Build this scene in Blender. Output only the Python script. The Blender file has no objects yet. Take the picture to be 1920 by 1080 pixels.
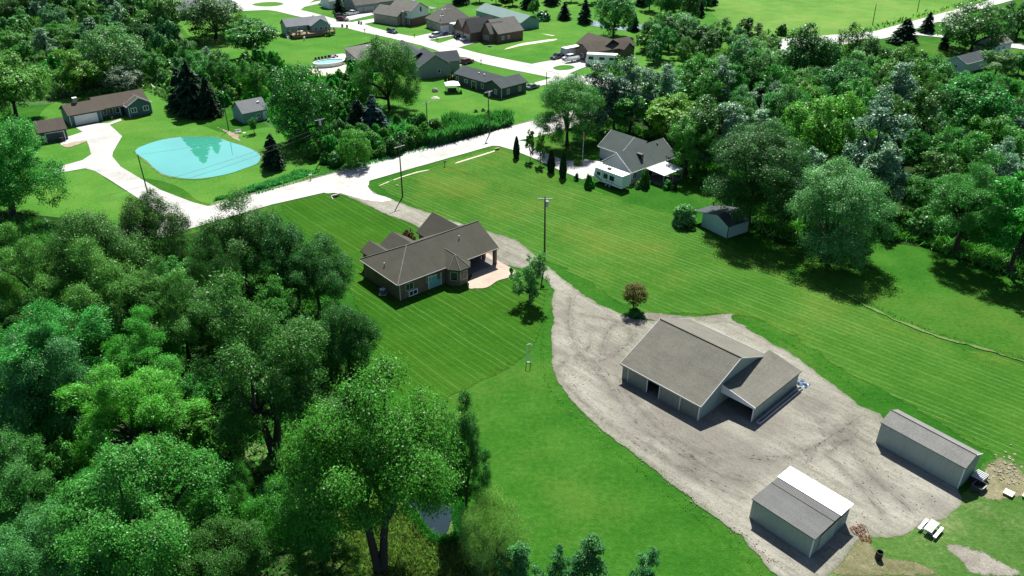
import bpy, bmesh, math, random
import numpy as np
from mathutils import Vector, Matrix
from mathutils.geometry import tessellate_polygon

random.seed(7)
rng = np.random.default_rng(11)
SC = bpy.context.scene
COL = SC.collection
R = math.radians

# ------------------------------------------------------------------ camera
FPX = 1493.0                      # focal length in pixels of a 1920 wide frame
CAMH = 62.0
PITCH, ROLL = R(29.56), R(0.76)
fwd = Vector((0, math.cos(PITCH), -math.sin(PITCH)))
_r = Vector((1, 0, 0)); _u = _r.cross(fwd)
right = math.cos(ROLL) * _r + math.sin(ROLL) * _u
up = -math.sin(ROLL) * _r + math.cos(ROLL) * _u
CP = Vector((0, 0, CAMH))
cam_d = bpy.data.cameras.new('camera')
cam_d.sensor_width = 36.0
cam_d.lens = FPX / 1920 * 36.0
cam_d.clip_start = 1.0
cam_d.clip_end = 20000
cam = bpy.data.objects.new('camera', cam_d)
COL.objects.link(cam)
M = Matrix.Identity(4)
for i in range(3):
    M[i][0] = right[i]; M[i][1] = up[i]; M[i][2] = -fwd[i]; M[i][3] = CP[i]
cam.matrix_world = M
SC.camera = cam

# ------------------------------------------------------------------ light
SUN_EL, SUN_AZ = R(55.0), R(4.0)          # azimuth from +Y towards +X: the sun stands ahead of the camera
sdir = Vector((math.sin(SUN_AZ) * math.cos(SUN_EL), math.cos(SUN_AZ) * math.cos(SUN_EL), math.sin(SUN_EL)))
W = bpy.data.worlds.new('World'); SC.world = W; W.use_nodes = True
nt = W.node_tree
bg = nt.nodes['Background']
sky = nt.nodes.new('ShaderNodeTexSky')
sky.sky_type = 'NISHITA'; sky.sun_disc = False
sky.sun_elevation = SUN_EL; sky.sun_rotation = SUN_AZ
sky.air_density = 0.75; sky.dust_density = 0.8; sky.ozone_density = 1.0
nt.links.new(sky.outputs[0], bg.inputs[0])
bg.inputs[1].default_value = 0.065
sl = bpy.data.lights.new('sun', 'SUN'); sl.energy = 5.0; sl.angle = R(0.5); sl.color = (1.0, 0.965, 0.89)
so = bpy.data.objects.new('sun', sl); COL.objects.link(so)
so.rotation_euler = sdir.to_track_quat('Z', 'Y').to_euler(); so.location = (0, 100, 200)
vs = SC.view_settings
vs.view_transform = 'Standard'; vs.look = 'None'; vs.gamma = 1.0; vs.use_curve_mapping = False
vs.exposure = 1.12
SC.cycles.max_bounces = 6; SC.cycles.diffuse_bounces = 2; SC.cycles.glossy_bounces = 3
SC.cycles.transmission_bounces = 3; SC.cycles.transparent_max_bounces = 24

# ------------------------------------------------------------------ photo pixel -> place
def G(px, py, z=0.0):
    d = right * ((px - 960) / FPX) - up * ((py - 540) / FPX) + fwd
    return CP + d * ((z - CAMH) / d.z)
def proj(P):
    q = Vector(P) - CP; k = q.dot(fwd)
    return 960 + FPX * q.dot(right) / k, 540 - FPX * q.dot(up) / k
def dist(P): return (Vector(P) - CP).length
def solve_z(x, y, py, lo=0.0, hi=45.0):
    for _ in range(40):
        m = (lo + hi) / 2
        if proj((x, y, m))[1] > py: lo = m
        else: hi = m
    return (lo + hi) / 2

# ------------------------------------------------------------------ objects
def tag(o, label=None, cat=None, group=None, kind=None):
    if label: o['label'] = label
    if cat: o['category'] = cat
    if group: o['group'] = group
    if kind: o['kind'] = kind
    return o
def thing(name, label, cat, loc=(0, 0, 0), rz=0.0, group=None):
    o = bpy.data.objects.new(name, None); COL.objects.link(o)
    o.location = loc; o.rotation_euler = (0, 0, rz); o.empty_display_size = 0.5
    return tag(o, label, cat, group)
def link(name, me, m, parent=None, label=None, kind=None):
    o = bpy.data.objects.new(name, me); COL.objects.link(o)
    if m is not None and not me.materials: me.materials.append(m)
    if parent is not None: o.parent = parent
    if label: o['label'] = label
    if kind: o['kind'] = kind
    return o
def copy_tree(o, parent=None):
    c = o.copy(); COL.objects.link(c)
    if parent is not None: c.parent = parent
    for ch in list(o.children): copy_tree(ch, c)
    return c

class MB:
    """collects faces, then becomes one mesh"""
    def __init__(s): s.v = []; s.f = []
    def face(s, pts):
        n = len(s.v); s.v += [tuple(p) for p in pts]; s.f.append(list(range(n, n + len(pts)))); return s
    def box(s, x0, y0, z0, x1, y1, z1):
        n = len(s.v)
        s.v += [(x0, y0, z0), (x1, y0, z0), (x1, y1, z0), (x0, y1, z0), (x0, y0, z1), (x1, y0, z1), (x1, y1, z1), (x0, y1, z1)]
        s.f += [[n + i for i in q] for q in ((3, 2, 1, 0), (4, 5, 6, 7), (0, 1, 5, 4), (1, 2, 6, 5), (2, 3, 7, 6), (3, 0, 4, 7))]
        return s
    def prism(s, ring_a, ring_b):
        n = len(s.v); k = len(ring_a)
        s.v += [tuple(p) for p in ring_a] + [tuple(p) for p in ring_b]
        s.f.append([n + i for i in range(k)][::-1]); s.f.append([n + k + i for i in range(k)])
        for i in range(k):
            j = (i + 1) % k; s.f.append([n + i, n + j, n + k + j, n + k + i])
        return s
    def tube(s, pts, radii, sides=8, cap=True):
        n = len(s.v); pts = [Vector(p) for p in pts]
        if not hasattr(radii, '__len__'): radii = [radii] * len(pts)
        for i, p in enumerate(pts):
            t = (pts[min(i + 1, len(pts) - 1)] - pts[max(i - 1, 0)]).normalized()
            a = t.orthogonal().normalized() if abs(t.z) > .99 else t.cross(Vector((0, 0, 1))).normalized()
            b = t.cross(a)
            for k in range(sides):
                an = 2 * math.pi * k / sides
                s.v.append(tuple(p + (a * math.cos(an) + b * math.sin(an)) * radii[i]))
        for i in range(len(pts) - 1):
            for k in range(sides):
                k2 = (k + 1) % sides
                s.f.append([n + i * sides + k, n + i * sides + k2, n + (i + 1) * sides + k2, n + (i + 1) * sides + k])
        if cap:
            s.f.append([n + k for k in range(sides)][::-1])
            s.f.append([n + (len(pts) - 1) * sides + k for k in range(sides)])
        return s
    def mesh(s, name, smooth=False):
        me = bpy.data.meshes.new(name); me.from_pydata(s.v, [], s.f)
        bm = bmesh.new(); bm.from_mesh(me); bmesh.ops.recalc_face_normals(bm, faces=bm.faces); bm.to_mesh(me); bm.free()
        if smooth:
            for p in me.polygons: p.use_smooth = True
        me.update(); return me
    def obj(s, name, m, parent=None, label=None, kind=None, smooth=False):
        return link(name, s.mesh(name, smooth), m, parent, label, kind)

# ------------------------------------------------------------------ materials
def new_mat(name):
    m = bpy.data.materials.new(name); m.use_nodes = True
    t = m.node_tree; p = t.nodes['Principled BSDF']
    return m, t, p
def N(t, kind, **kw):
    n = t.nodes.new(kind)
    for k, v in kw.items(): setattr(n, k, v)
    return n
def pos_node(t, scale=1.0, rot=0.0, stretch=(1, 1, 1), local=False):
    if local:
        g = N(t, 'ShaderNodeTexCoord'); src = g.outputs['Object']
    else:
        g = N(t, 'ShaderNodeNewGeometry'); src = g.outputs['Position']
    mp = N(t, 'ShaderNodeMapping', vector_type='POINT')
    mp.inputs['Rotation'].default_value = (0, 0, rot)
    mp.inputs['Scale'].default_value = tuple(scale * s for s in stretch)
    t.links.new(src, mp.inputs[0]); return mp.outputs[0]
def noise(t, vec, scale, detail=3, rough=.55, dist_=0.0):
    n = N(t, 'ShaderNodeTexNoise'); n.inputs['Scale'].default_value = scale
    n.inputs['Detail'].default_value = detail; n.inputs['Roughness'].default_value = rough
    n.inputs['Distortion'].default_value = dist_
    t.links.new(vec, n.inputs['Vector']); return n.outputs['Fac']
def ramp(t, fac, stops):
    r = N(t, 'ShaderNodeValToRGB'); e = r.color_ramp.elements
    while len(e) < len(stops): e.new(0.5)
    for k, (p, c) in enumerate(stops):
        e[k].position = p; e[k].color = (c[0], c[1], c[2], 1) if hasattr(c, '__len__') else (c, c, c, 1)
    t.links.new(fac, r.inputs[0]); return r.outputs['Color']
def mix(t, fac, a, b, mode='MIX'):
    n = N(t, 'ShaderNodeMix', data_type='RGBA', blend_type=mode)
    for s, i in ((fac, 0), (a, 6), (b, 7)):
        if hasattr(s, 'is_linked') or isinstance(s, bpy.types.NodeSocket): t.links.new(s, n.inputs[i])
        elif i == 0: n.inputs[0].default_value = s
        else: n.inputs[i].default_value = (s[0], s[1], s[2], 1)
    return n.outputs[2]
def math_(t, op, a, b=None, c=None, clamp=False):
    n = N(t, 'ShaderNodeMath', operation=op, use_clamp=clamp)
    for i, s in enumerate((a, b, c)):
        if s is None: continue
        if isinstance(s, bpy.types.NodeSocket): t.links.new(s, n.inputs[i])
        else: n.inputs[i].default_value = s
    return n.outputs[0]
def bump(t, p, h, strength=.4, d=.05):
    b = N(t, 'ShaderNodeBump'); b.inputs['Strength'].default_value = strength; b.inputs['Distance'].default_value = d
    t.links.new(h, b.inputs['Height']); t.links.new(b.outputs[0], p.inputs['Normal'])

def plain(name, c, rough=.6, var=.12, scale=3.0, metal=0.0, spec=.4, local=True):
    m, t, p = new_mat(name)
    v = pos_node(t, local=local)
    f = noise(t, v, scale, 5, .65)
    g = noise(t, v, scale * .15, 2)
    f2 = mix(t, .5, f, g)
    col = ramp(t, f2, [(.3, [x * (1 - var) for x in c]), (.7, [min(1, x * (1 + var)) for x in c])])
    t.links.new(col, p.inputs['Base Color'])
    p.inputs['Roughness'].default_value = rough; p.inputs['Metallic'].default_value = metal
    p.inputs['Specular IOR Level'].default_value = spec
    return m

def shingle(name, c, var=.35):
    m, t, p = new_mat(name)
    v = pos_node(t, local=True)
    a = noise(t, v, 7.0, 3, .75)
    b = noise(t, v, .35, 4, .6)
    st = noise(t, pos_node(t, 1.0, 0, (1.3, .25, .25), True), 1.2, 3, .6)
    k = math_(t, 'ADD', math_(t, 'MULTIPLY', a, .6), math_(t, 'ADD', math_(t, 'MULTIPLY', b, .25), math_(t, 'MULTIPLY', st, .15)))
    col = ramp(t, k, [(.28, [x * (1 - var) for x in c]), (.5, c), (.72, [x * (1 + var) for x in c])])
    sep = N(t, 'ShaderNodeSeparateXYZ'); t.links.new(v, sep.inputs[0])
    row = math_(t, 'FRACT', math_(t, 'MULTIPLY', sep.outputs[2], 7.0))
    edge = math_(t, 'LESS_THAN', row, .16)
    col2 = mix(t, math_(t, 'MULTIPLY', edge, .12), col, [x * .4 for x in c])
    t.links.new(col2, p.inputs['Base Color'])
    p.inputs['Roughness'].default_value = .92; p.inputs['Specular IOR Level'].default_value = .08
    bump(t, p, a, .5, .03)
    return m

def siding(name, c, pitch=.2, var=.08, metal=False):
    m, t, p = new_mat(name)
    v = pos_node(t, local=True)
    f = noise(t, v, 1.3, 5, .65)
    grime = noise(t, pos_node(t, 1, 0, (2.2, 2.2, .35), True), 1.0, 4, .6)
    k = math_(t, 'ADD', math_(t, 'MULTIPLY', f, .5), math_(t, 'MULTIPLY', grime, .5))
    col = ramp(t, k, [(.32, [x * (1 - 2 * var) for x in c]), (.5, c), (.7, [min(.9, x * (1 + var)) for x in c])])
    sep = N(t, 'ShaderNodeSeparateXYZ'); t.links.new(v, sep.inputs[0])
    row = math_(t, 'FRACT', math_(t, 'DIVIDE', sep.outputs[2], pitch))
    line = math_(t, 'LESS_THAN', row, .14)
    if not metal:
        col = mix(t, math_(t, 'MULTIPLY', line, .45), col, [x * .45 for x in c])
        bump(t, p, row, .5, .03)
    t.links.new(col, p.inputs['Base Color'])
    p.inputs['Roughness'].default_value = .45 if metal else .6
    return m

def brick_mat(name, c1, c2, mortar):
    m, t, p = new_mat(name)
    tc = N(t, 'ShaderNodeTexCoord'); sep = N(t, 'ShaderNodeSeparateXYZ'); t.links.new(tc.outputs['Object'], sep.inputs[0])
    cmb = N(t, 'ShaderNodeCombineXYZ')
    t.links.new(math_(t, 'ADD', sep.outputs[0], sep.outputs[1]), cmb.inputs[0]); t.links.new(sep.outputs[2], cmb.inputs[1])
    b = N(t, 'ShaderNodeTexBrick'); b.inputs['Scale'].default_value = 1.0
    b.inputs['Brick Width'].default_value = .3; b.inputs['Row Height'].default_value = .1
    b.inputs['Mortar Size'].default_value = .012
    b.inputs['Color1'].default_value = (*c1, 1); b.inputs['Color2'].default_value = (*c2, 1); b.inputs['Mortar'].default_value = (*mortar, 1)
    t.links.new(cmb.outputs[0], b.inputs['Vector'])
    f = noise(t, tc.outputs['Object'], 1.1, 4)
    col = mix(t, .5, b.outputs['Color'], ramp(t, f, [(.3, [x * .6 for x in c1]), (.7, [x * 1.3 for x in c2])]))
    t.links.new(col, p.inputs['Base Color']); p.inputs['Roughness'].default_value = .8
    bump(t, p, b.outputs['Fac'], .3, .01)
    return m

def leaf(name, c, trans=.35, hue=.03, val=.95, rough=.38, spec=.12):
    m, t, p = new_mat(name)
    g = N(t, 'ShaderNodeNewGeometry'); oi = N(t, 'ShaderNodeObjectInfo')
    hs = N(t, 'ShaderNodeHueSaturation'); hs.inputs['Color'].default_value = (*c, 1)
    wn = N(t, 'ShaderNodeTexWhiteNoise', noise_dimensions='1D'); t.links.new(oi.outputs['Random'], wn.inputs['W'])
    cl = noise(t, pos_node(t), .55, 2, .5)
    h = math_(t, 'ADD', math_(t, 'MULTIPLY', math_(t, 'SUBTRACT', wn.outputs['Value'], .5), hue * 1.3),
              math_(t, 'MULTIPLY', math_(t, 'SUBTRACT', g.outputs['Random Per Island'], .5), hue))
    t.links.new(math_(t, 'ADD', h, .5), hs.inputs['Hue'])
    v = math_(t, 'ADD', math_(t, 'MULTIPLY', g.outputs['Random Per Island'], val), 1 - val * .5)
    v = math_(t, 'MULTIPLY', v, math_(t, 'ADD', math_(t, 'MULTIPLY', oi.outputs['Random'], .5), .75))
    v = math_(t, 'MULTIPLY', v, math_(t, 'ADD', math_(t, 'MULTIPLY', cl, .8), .6))
    t.links.new(v, hs.inputs['Value'])
    t.links.new(hs.outputs[0], p.inputs['Base Color'])
    p.inputs['Roughness'].default_value = rough; p.inputs['Specular IOR Level'].default_value = spec
    tr = N(t, 'ShaderNodeBsdfTranslucent')
    gm = mix(t, 1.0, hs.outputs[0], (1.15, 1.4, .65), 'MULTIPLY')
    t.links.new(gm, tr.inputs[0])
    mx = N(t, 'ShaderNodeMixShader'); mx.inputs[0].default_value = trans
    t.links.new(p.outputs[0], mx.inputs[1]); t.links.new(tr.outputs[0], mx.inputs[2])
    t.links.new(mx.outputs[0], t.nodes['Material Output'].inputs[0])
    return m

def grass_mat(name, lo, mid, hi, stripes=None, straw=None, strawamt=.5):
    m, t, p = new_mat(name)
    v = pos_node(t)
    big = noise(t, v, .022, 4, .55); med = noise(t, v, .16, 4, .6); fine = noise(t, v, 1.6, 4, .75); tiny = noise(t, v, 7.0, 2, .7)
    k = math_(t, 'ADD', math_(t, 'ADD', math_(t, 'MULTIPLY', big, .34), math_(t, 'MULTIPLY', med, .24)),
              math_(t, 'ADD', math_(t, 'MULTIPLY', fine, .24), math_(t, 'MULTIPLY', tiny, .18)))
    col = ramp(t, k, [(.38, lo), (.5, mid), (.62, hi)])
    if straw:
        s = ramp(t, math_(t, 'ADD', math_(t, 'MULTIPLY', noise(t, v, .045, 5, .65), .75), math_(t, 'MULTIPLY', fine, .25)), [(.5, 0), (.68, 1)])
        col = mix(t, math_(t, 'MULTIPLY', s, strawamt), col, straw)
    if stripes:
        yaw, step, line_c, amt = stripes
        r = N(t, 'ShaderNodeVectorRotate', rotation_type='Z_AXIS'); r.inputs['Angle'].default_value = -yaw
        t.links.new(v, r.inputs['Vector'])
        sep = N(t, 'ShaderNodeSeparateXYZ'); t.links.new(r.outputs[0], sep.inputs[0])
        wob = math_(t, 'MULTIPLY', math_(t, 'SUBTRACT', noise(t, v, .05, 2), .5), 1.2)
        u = math_(t, 'DIVIDE', math_(t, 'ADD', sep.outputs[1], wob), step)
        fr = math_(t, 'FRACT', u); fl = math_(t, 'FLOOR', u)
        d = math_(t, 'ABSOLUTE', math_(t, 'SUBTRACT', fr, .5))
        alt = math_(t, 'GREATER_THAN', math_(t, 'FRACT', math_(t, 'MULTIPLY', u, .5)), .5)
        col = mix(t, math_(t, 'MULTIPLY', alt, .2), col, [x * .72 for x in mid])
        wn = N(t, 'ShaderNodeTexWhiteNoise', noise_dimensions='1D'); t.links.new(fl, wn.inputs['W'])
        mp = N(t, 'ShaderNodeMapping'); mp.inputs['Scale'].default_value = (.16, 2.2, 1); t.links.new(r.outputs[0], mp.inputs[0])
        brk = noise(t, mp.outputs[0], 2.0, 4, .75)
        ln = ramp(t, d, [(.0, 1), (.07, .7), (.13, 0)])
        b2 = ramp(t, math_(t, 'ADD', math_(t, 'MULTIPLY', brk, .75), math_(t, 'MULTIPLY', math_(t, 'SUBTRACT', wn.outputs['Value'], .5), .12)), [(.27, 0), (.47, 1)])
        fade = ramp(t, noise(t, v, .035, 3, .6), [(.3, .5), (.55, 1)])
        a = math_(t, 'MULTIPLY', math_(t, 'MULTIPLY', ln, b2), math_(t, 'MULTIPLY', fade, amt))
        col = mix(t, a, col, line_c)
    t.links.new(col, p.inputs['Base Color'])
    p.inputs['Roughness'].default_value = .9; p.inputs['Specular IOR Level'].default_value = .02
    bump(t, p, math_(t, 'ADD', fine, math_(t, 'MULTIPLY', tiny, .5)), .9, .18)
    return m

def gravel_mat(name, lo, mid, hi, track_yaw=None, weeds=None, attrs=False):
    m, t, p = new_mat(name)
    v = pos_node(t)
    big = noise(t, v, .07, 5, .65); med = noise(t, v, .6, 5, .7); fine = noise(t, v, 5.0, 3, .8)
    k = math_(t, 'ADD', math_(t, 'MULTIPLY', big, .45), math_(t, 'ADD', math_(t, 'MULTIPLY', med, .25), math_(t, 'MULTIPLY', fine, .3)))
    if track_yaw is not None:
        r = N(t, 'ShaderNodeVectorRotate', rotation_type='Z_AXIS'); r.inputs['Angle'].default_value = -track_yaw
        t.links.new(v, r.inputs['Vector'])
        mp = N(t, 'ShaderNodeMapping'); mp.inputs['Scale'].default_value = (.07, .9, 1); t.links.new(r.outputs[0], mp.inputs[0])
        st = noise(t, mp.outputs[0], 1.3, 4, .7, .6)
        mp2 = N(t, 'ShaderNodeMapping'); mp2.inputs['Scale'].default_value = (.35, 3.0, 1); t.links.new(r.outputs[0], mp2.inputs[0])
        st2 = noise(t, mp2.outputs[0], 1.5, 3, .7, 1.0)
        k = math_(t, 'ADD', math_(t, 'MULTIPLY', k, .62), math_(t, 'ADD', math_(t, 'MULTIPLY', st, .2), math_(t, 'MULTIPLY', st2, .18)))
    col = ramp(t, k, [(.39, lo), (.5, mid), (.61, hi)])
    dk = ramp(t, noise(t, v, 3.2, 2, .6), [(.60, 0), (.68, 1)])
    col = mix(t, math_(t, 'MULTIPLY', dk, .45), col, [x * .5 for x in lo])
    vo = N(t, 'ShaderNodeTexVoronoi'); vo.inputs['Scale'].default_value = 1.7; t.links.new(v, vo.inputs['Vector'])
    pb = math_(t, 'LESS_THAN', vo.outputs['Distance'], .075)
    col = mix(t, math_(t, 'MULTIPLY', pb, .6), col, [min(.8, x * 1.9) for x in hi])
    if attrs:
        A = lambda nm: N(t, 'ShaderNodeAttribute', attribute_name=nm).outputs['Fac']
        wn_ = ramp(t, math_(t, 'ADD', math_(t, 'MULTIPLY', A('worn'), .42), math_(t, 'MULTIPLY', noise(t, v, .3, 6, .75), 1.0)), [(.55, 0), (.85, 1)])
        col = mix(t, math_(t, 'MULTIPLY', wn_, .55), col, mix(t, fine, (.07, .065, .056), (.14, .13, .115)))
        tn = math_(t, 'MULTIPLY', A('track'), ramp(t, noise(t, v, .55, 4, .75), [(.33, 0), (.55, 1)]))
        col = mix(t, math_(t, 'MULTIPLY', tn, .7), col, (.085, .08, .068))
        en = ramp(t, math_(t, 'ADD', math_(t, 'MULTIPLY', A('edge'), .75), math_(t, 'MULTIPLY', noise(t, v, .7, 5, .75), .55)), [(.48, 0), (.9, 1)])
        col = mix(t, math_(t, 'MULTIPLY', en, .8), col, mix(t, ramp(t, noise(t, v, .5, 4, .7), [(.42, 0), (.6, 1)]), (.075, .066, .048), (.035, .085, .015)))
    if weeds:
        w = ramp(t, math_(t, 'ADD', math_(t, 'MULTIPLY', noise(t, v, .16, 5, .7), .7), math_(t, 'MULTIPLY', med, .3)), [(.56, 0), (.66, 1)])
        col = mix(t, math_(t, 'MULTIPLY', w, .7), col, weeds)
    t.links.new(col, p.inputs['Base Color']); p.inputs['Roughness'].default_value = .95
    p.inputs['Specular IOR Level'].default_value = .05
    bump(t, p, math_(t, 'ADD', fine, med), .8, .06)
    return m

def concrete_mat(name, c, joint=None, yaw=0.0):
    m, t, p = new_mat(name)
    v = pos_node(t)
    a = noise(t, v, .12, 5, .65); b = noise(t, v, 3.0, 4, .7)
    k = math_(t, 'ADD', math_(t, 'MULTIPLY', a, .65), math_(t, 'MULTIPLY', b, .35))
    col = ramp(t, k, [(.36, [x * .62 for x in c]), (.56, c), (.75, [min(.85, x * 1.1) for x in c])])
    t.links.new(col, p.inputs['Base Color']); p.inputs['Roughness'].default_value = .85
    bump(t, p, b, .2, .02)
    return m

def glass(name, c=(.02, .03, .035)):
    m, t, p = new_mat(name)
    p.inputs['Base Color'].default_value = (*c, 1); p.inputs['Roughness'].default_value = .08
    p.inputs['IOR'].default_value = 1.5; p.inputs['Specular IOR Level'].default_value = .5
    return m

def water_mat(name, c, ior=1.33, rough=.03, wave=.02, scale=.8):
    m, t, p = new_mat(name)
    v = pos_node(t)
    col = ramp(t, noise(t, v, .05, 3), [(.3, [x * .85 for x in c]), (.7, [x * 1.12 for x in c])])
    t.links.new(col, p.inputs['Base Color']); p.inputs['Roughness'].default_value = rough
    p.inputs['IOR'].default_value = ior
    bump(t, p, noise(t, v, scale, 3, .6), wave, .1)
    return m

def paint(name, c, metal=.0, rough=.25):
    m, t, p = new_mat(name)
    p.inputs['Base Color'].default_value = (*c, 1); p.inputs['Roughness'].default_value = rough
    p.inputs['Metallic'].default_value = metal; p.inputs['Coat Weight'].default_value = .5; p.inputs['Coat Roughness'].default_value = .06
    return m

def fading(src, name, nscale=.7, amt=.9):
    """a copy of a material that frays out to nothing towards a patch's rim (mesh attribute 'fade')"""
    m = src.copy(); m.name = name; t = m.node_tree
    out = t.nodes['Material Output']; s = out.inputs[0].links[0].from_socket
    a = N(t, 'ShaderNodeAttribute', attribute_name='fade').outputs['Fac']
    v = pos_node(t); n = math_(t, 'ADD', math_(t, 'MULTIPLY', noise(t, v, nscale, 5, .75), .7), math_(t, 'MULTIPLY', noise(t, v, nscale * 6, 3, .7), .3))
    k = math_(t, 'ADD', a, math_(t, 'MULTIPLY', math_(t, 'SUBTRACT', n, .5), amt * 2))
    f = ramp(t, k, [(.42, 0), (.58, 1)])
    tr = N(t, 'ShaderNodeBsdfTransparent'); mx = N(t, 'ShaderNodeMixShader')
    t.links.new(f, mx.inputs[0]); t.links.new(tr.outputs[0], mx.inputs[1]); t.links.new(s, mx.inputs[2])
    t.links.new(mx.outputs[0], out.inputs[0]); return m

# ------------------------------------------------------------------ colours of the place
GRASS_LO, GRASS_MID, GRASS_HI = (.008, .06, .005), (.023, .095, .009), (.052, .14, .019)
MT = {}
MT['grass'] = grass_mat('grass', GRASS_LO, GRASS_MID, GRASS_HI, straw=(.07, .125, .02), strawamt=.7)
MT['lawn_front'] = grass_mat('lawn_front', (.012, .058, .003), (.024, .088, .006), (.042, .115, .011), stripes=(R(-47), 1.02, (.11, .205, .07), .5), straw=(.03, .065, .003), strawamt=.5)
MT['lawn_side'] = grass_mat('lawn_side', (.017, .072, .006), (.036, .11, .012), (.075, .15, .026), stripes=(R(-41.5), 1.0, (.13, .235, .08), .62), straw=(.10, .125, .018), strawamt=.75)
MT['rough_grass'] = grass_mat('rough_grass', (.022, .075, .01), (.06, .125, .028), (.13, .19, .06), straw=(.2, .19, .11), strawamt=.8)
MT['field'] = grass_mat('field', (.045, .125, .02), (.085, .185, .033), (.13, .23, .05), straw=(.17, .2, .06), strawamt=.5)
MT['far_lawn'] = grass_mat('far_lawn', (.026, .11, .011), (.05, .15, .02), (.085, .2, .034), straw=(.10, .18, .03), strawamt=.55)
MT['marsh'] = grass_mat('marsh', (.012, .06, .014), (.04, .11, .028), (.09, .16, .05), straw=(.13, .15, .065), strawamt=.6)
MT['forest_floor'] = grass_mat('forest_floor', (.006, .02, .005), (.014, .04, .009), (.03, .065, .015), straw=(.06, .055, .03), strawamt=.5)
MT['straw'] = gravel_mat('straw', (.075, .08, .036), (.14, .135, .075), (.24, .22, .15), weeds=(.03, .1, .015))
MT['gravel'] = gravel_mat('gravel', (.125, .115, .098), (.225, .21, .185), (.315, .30, .27), track_yaw=R(-47))
MT['gravel_yard'] = gravel_mat('gravel_yard', (.102, .098, .08), (.192, .186, .156), (.29, .282, .244), track_yaw=R(-47), attrs=True)
MT['gravel_dark'] = gravel_mat('gravel_dark', (.075, .07, .062), (.125, .115, .102), (.19, .18, .16), track_yaw=R(-47))
MT['gravel_pale'] = gravel_mat('gravel_pale', (.30, .285, .26), (.42, .41, .38), (.5, .49, .46))
MT['gravel_weedy'] = gravel_mat('gravel_weedy', (.09, .085, .07), (.16, .15, .125), (.24, .23, .2), weeds=(.06, .12, .03))
MT['dirt'] = gravel_mat('dirt', (.16, .13, .09), (.26, .22, .16), (.38, .34, .27))
MT['sand'] = gravel_mat('sand', (.38, .34, .26), (.5, .46, .36), (.6, .56, .46))
MT['concrete'] = concrete_mat('concrete', (.37, .365, .345))
MT['patio'] = concrete_mat('patio', (.36, .275, .215))
MT['pond'] = water_mat('pond', (.06, .38, .27), ior=6.0, rough=.02, wave=.012, scale=.5)
MT['stream'] = water_mat('stream', (.012, .026, .036), ior=1.22, rough=.05, wave=.05, scale=1.5)
MT['farwater'] = water_mat('farwater', (.2, .25, .26), ior=1.8, rough=.05)

def smooth_closed(pts, step=1.0):
    out = []; n = len(pts)
    for i in range(n):
        p0, p1, p2, p3 = pts[i - 1], pts[i], pts[(i + 1) % n], pts[(i + 2) % n]
        k = max(2, int((p2 - p1).length / step))
        for j in range(k):
            t = j / k
            out.append(0.5 * ((2 * p1) + (p2 - p0) * t + (2 * p0 - 5 * p1 + 4 * p2 - p3) * t * t + (3 * p1 - p0 - 3 * p2 + p3) * t ** 3))
    return out
SHEETS = [0]
def sheet(name, px, z, m, jitter=0.0, step=1.2, smooth=True, kind='structure', world=False):
    SHEETS[0] += 1; z += SHEETS[0] * .0007
    pts = [Vector((p[0], p[1])) if world else G(p[0], p[1]).xy for p in px]
    if smooth: pts = smooth_closed(pts, step)
    if jitter:
        rr = random.Random(hash(len(px)) + len(pts)); w = [0.0] * len(pts); w2 = [0.0] * len(pts)
        a = b = 0
        for i in range(len(pts)):
            a = a * .55 + rr.gauss(0, 1) * .8; b = b * .9 + rr.gauss(0, 1) * .35; w[i] = a * .6 + b
        q = []
        for i, p in enumerate(pts):
            t = pts[(i + 1) % len(pts)] - pts[i - 1]
            nrm = Vector((t.y, -t.x)).normalized() if t.length > 1e-6 else Vector((0, 0))
            q.append(p + nrm * w[i] * jitter)
        pts = q
    tri = tessellate_polygon([[Vector((p.x, p.y, 0)) for p in pts]])
    me = bpy.data.meshes.new(name); me.from_pydata([(p.x, p.y, z) for p in pts], [], [list(t) for t in tri])
    bm = bmesh.new(); bm.from_mesh(me); bmesh.ops.recalc_face_normals(bm, faces=bm.faces)
    for f in bm.faces:
        if f.normal.z < 0: f.normal_flip()
    bm.to_mesh(me); bm.free()
    return link(name, me, m, kind=kind)

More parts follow.
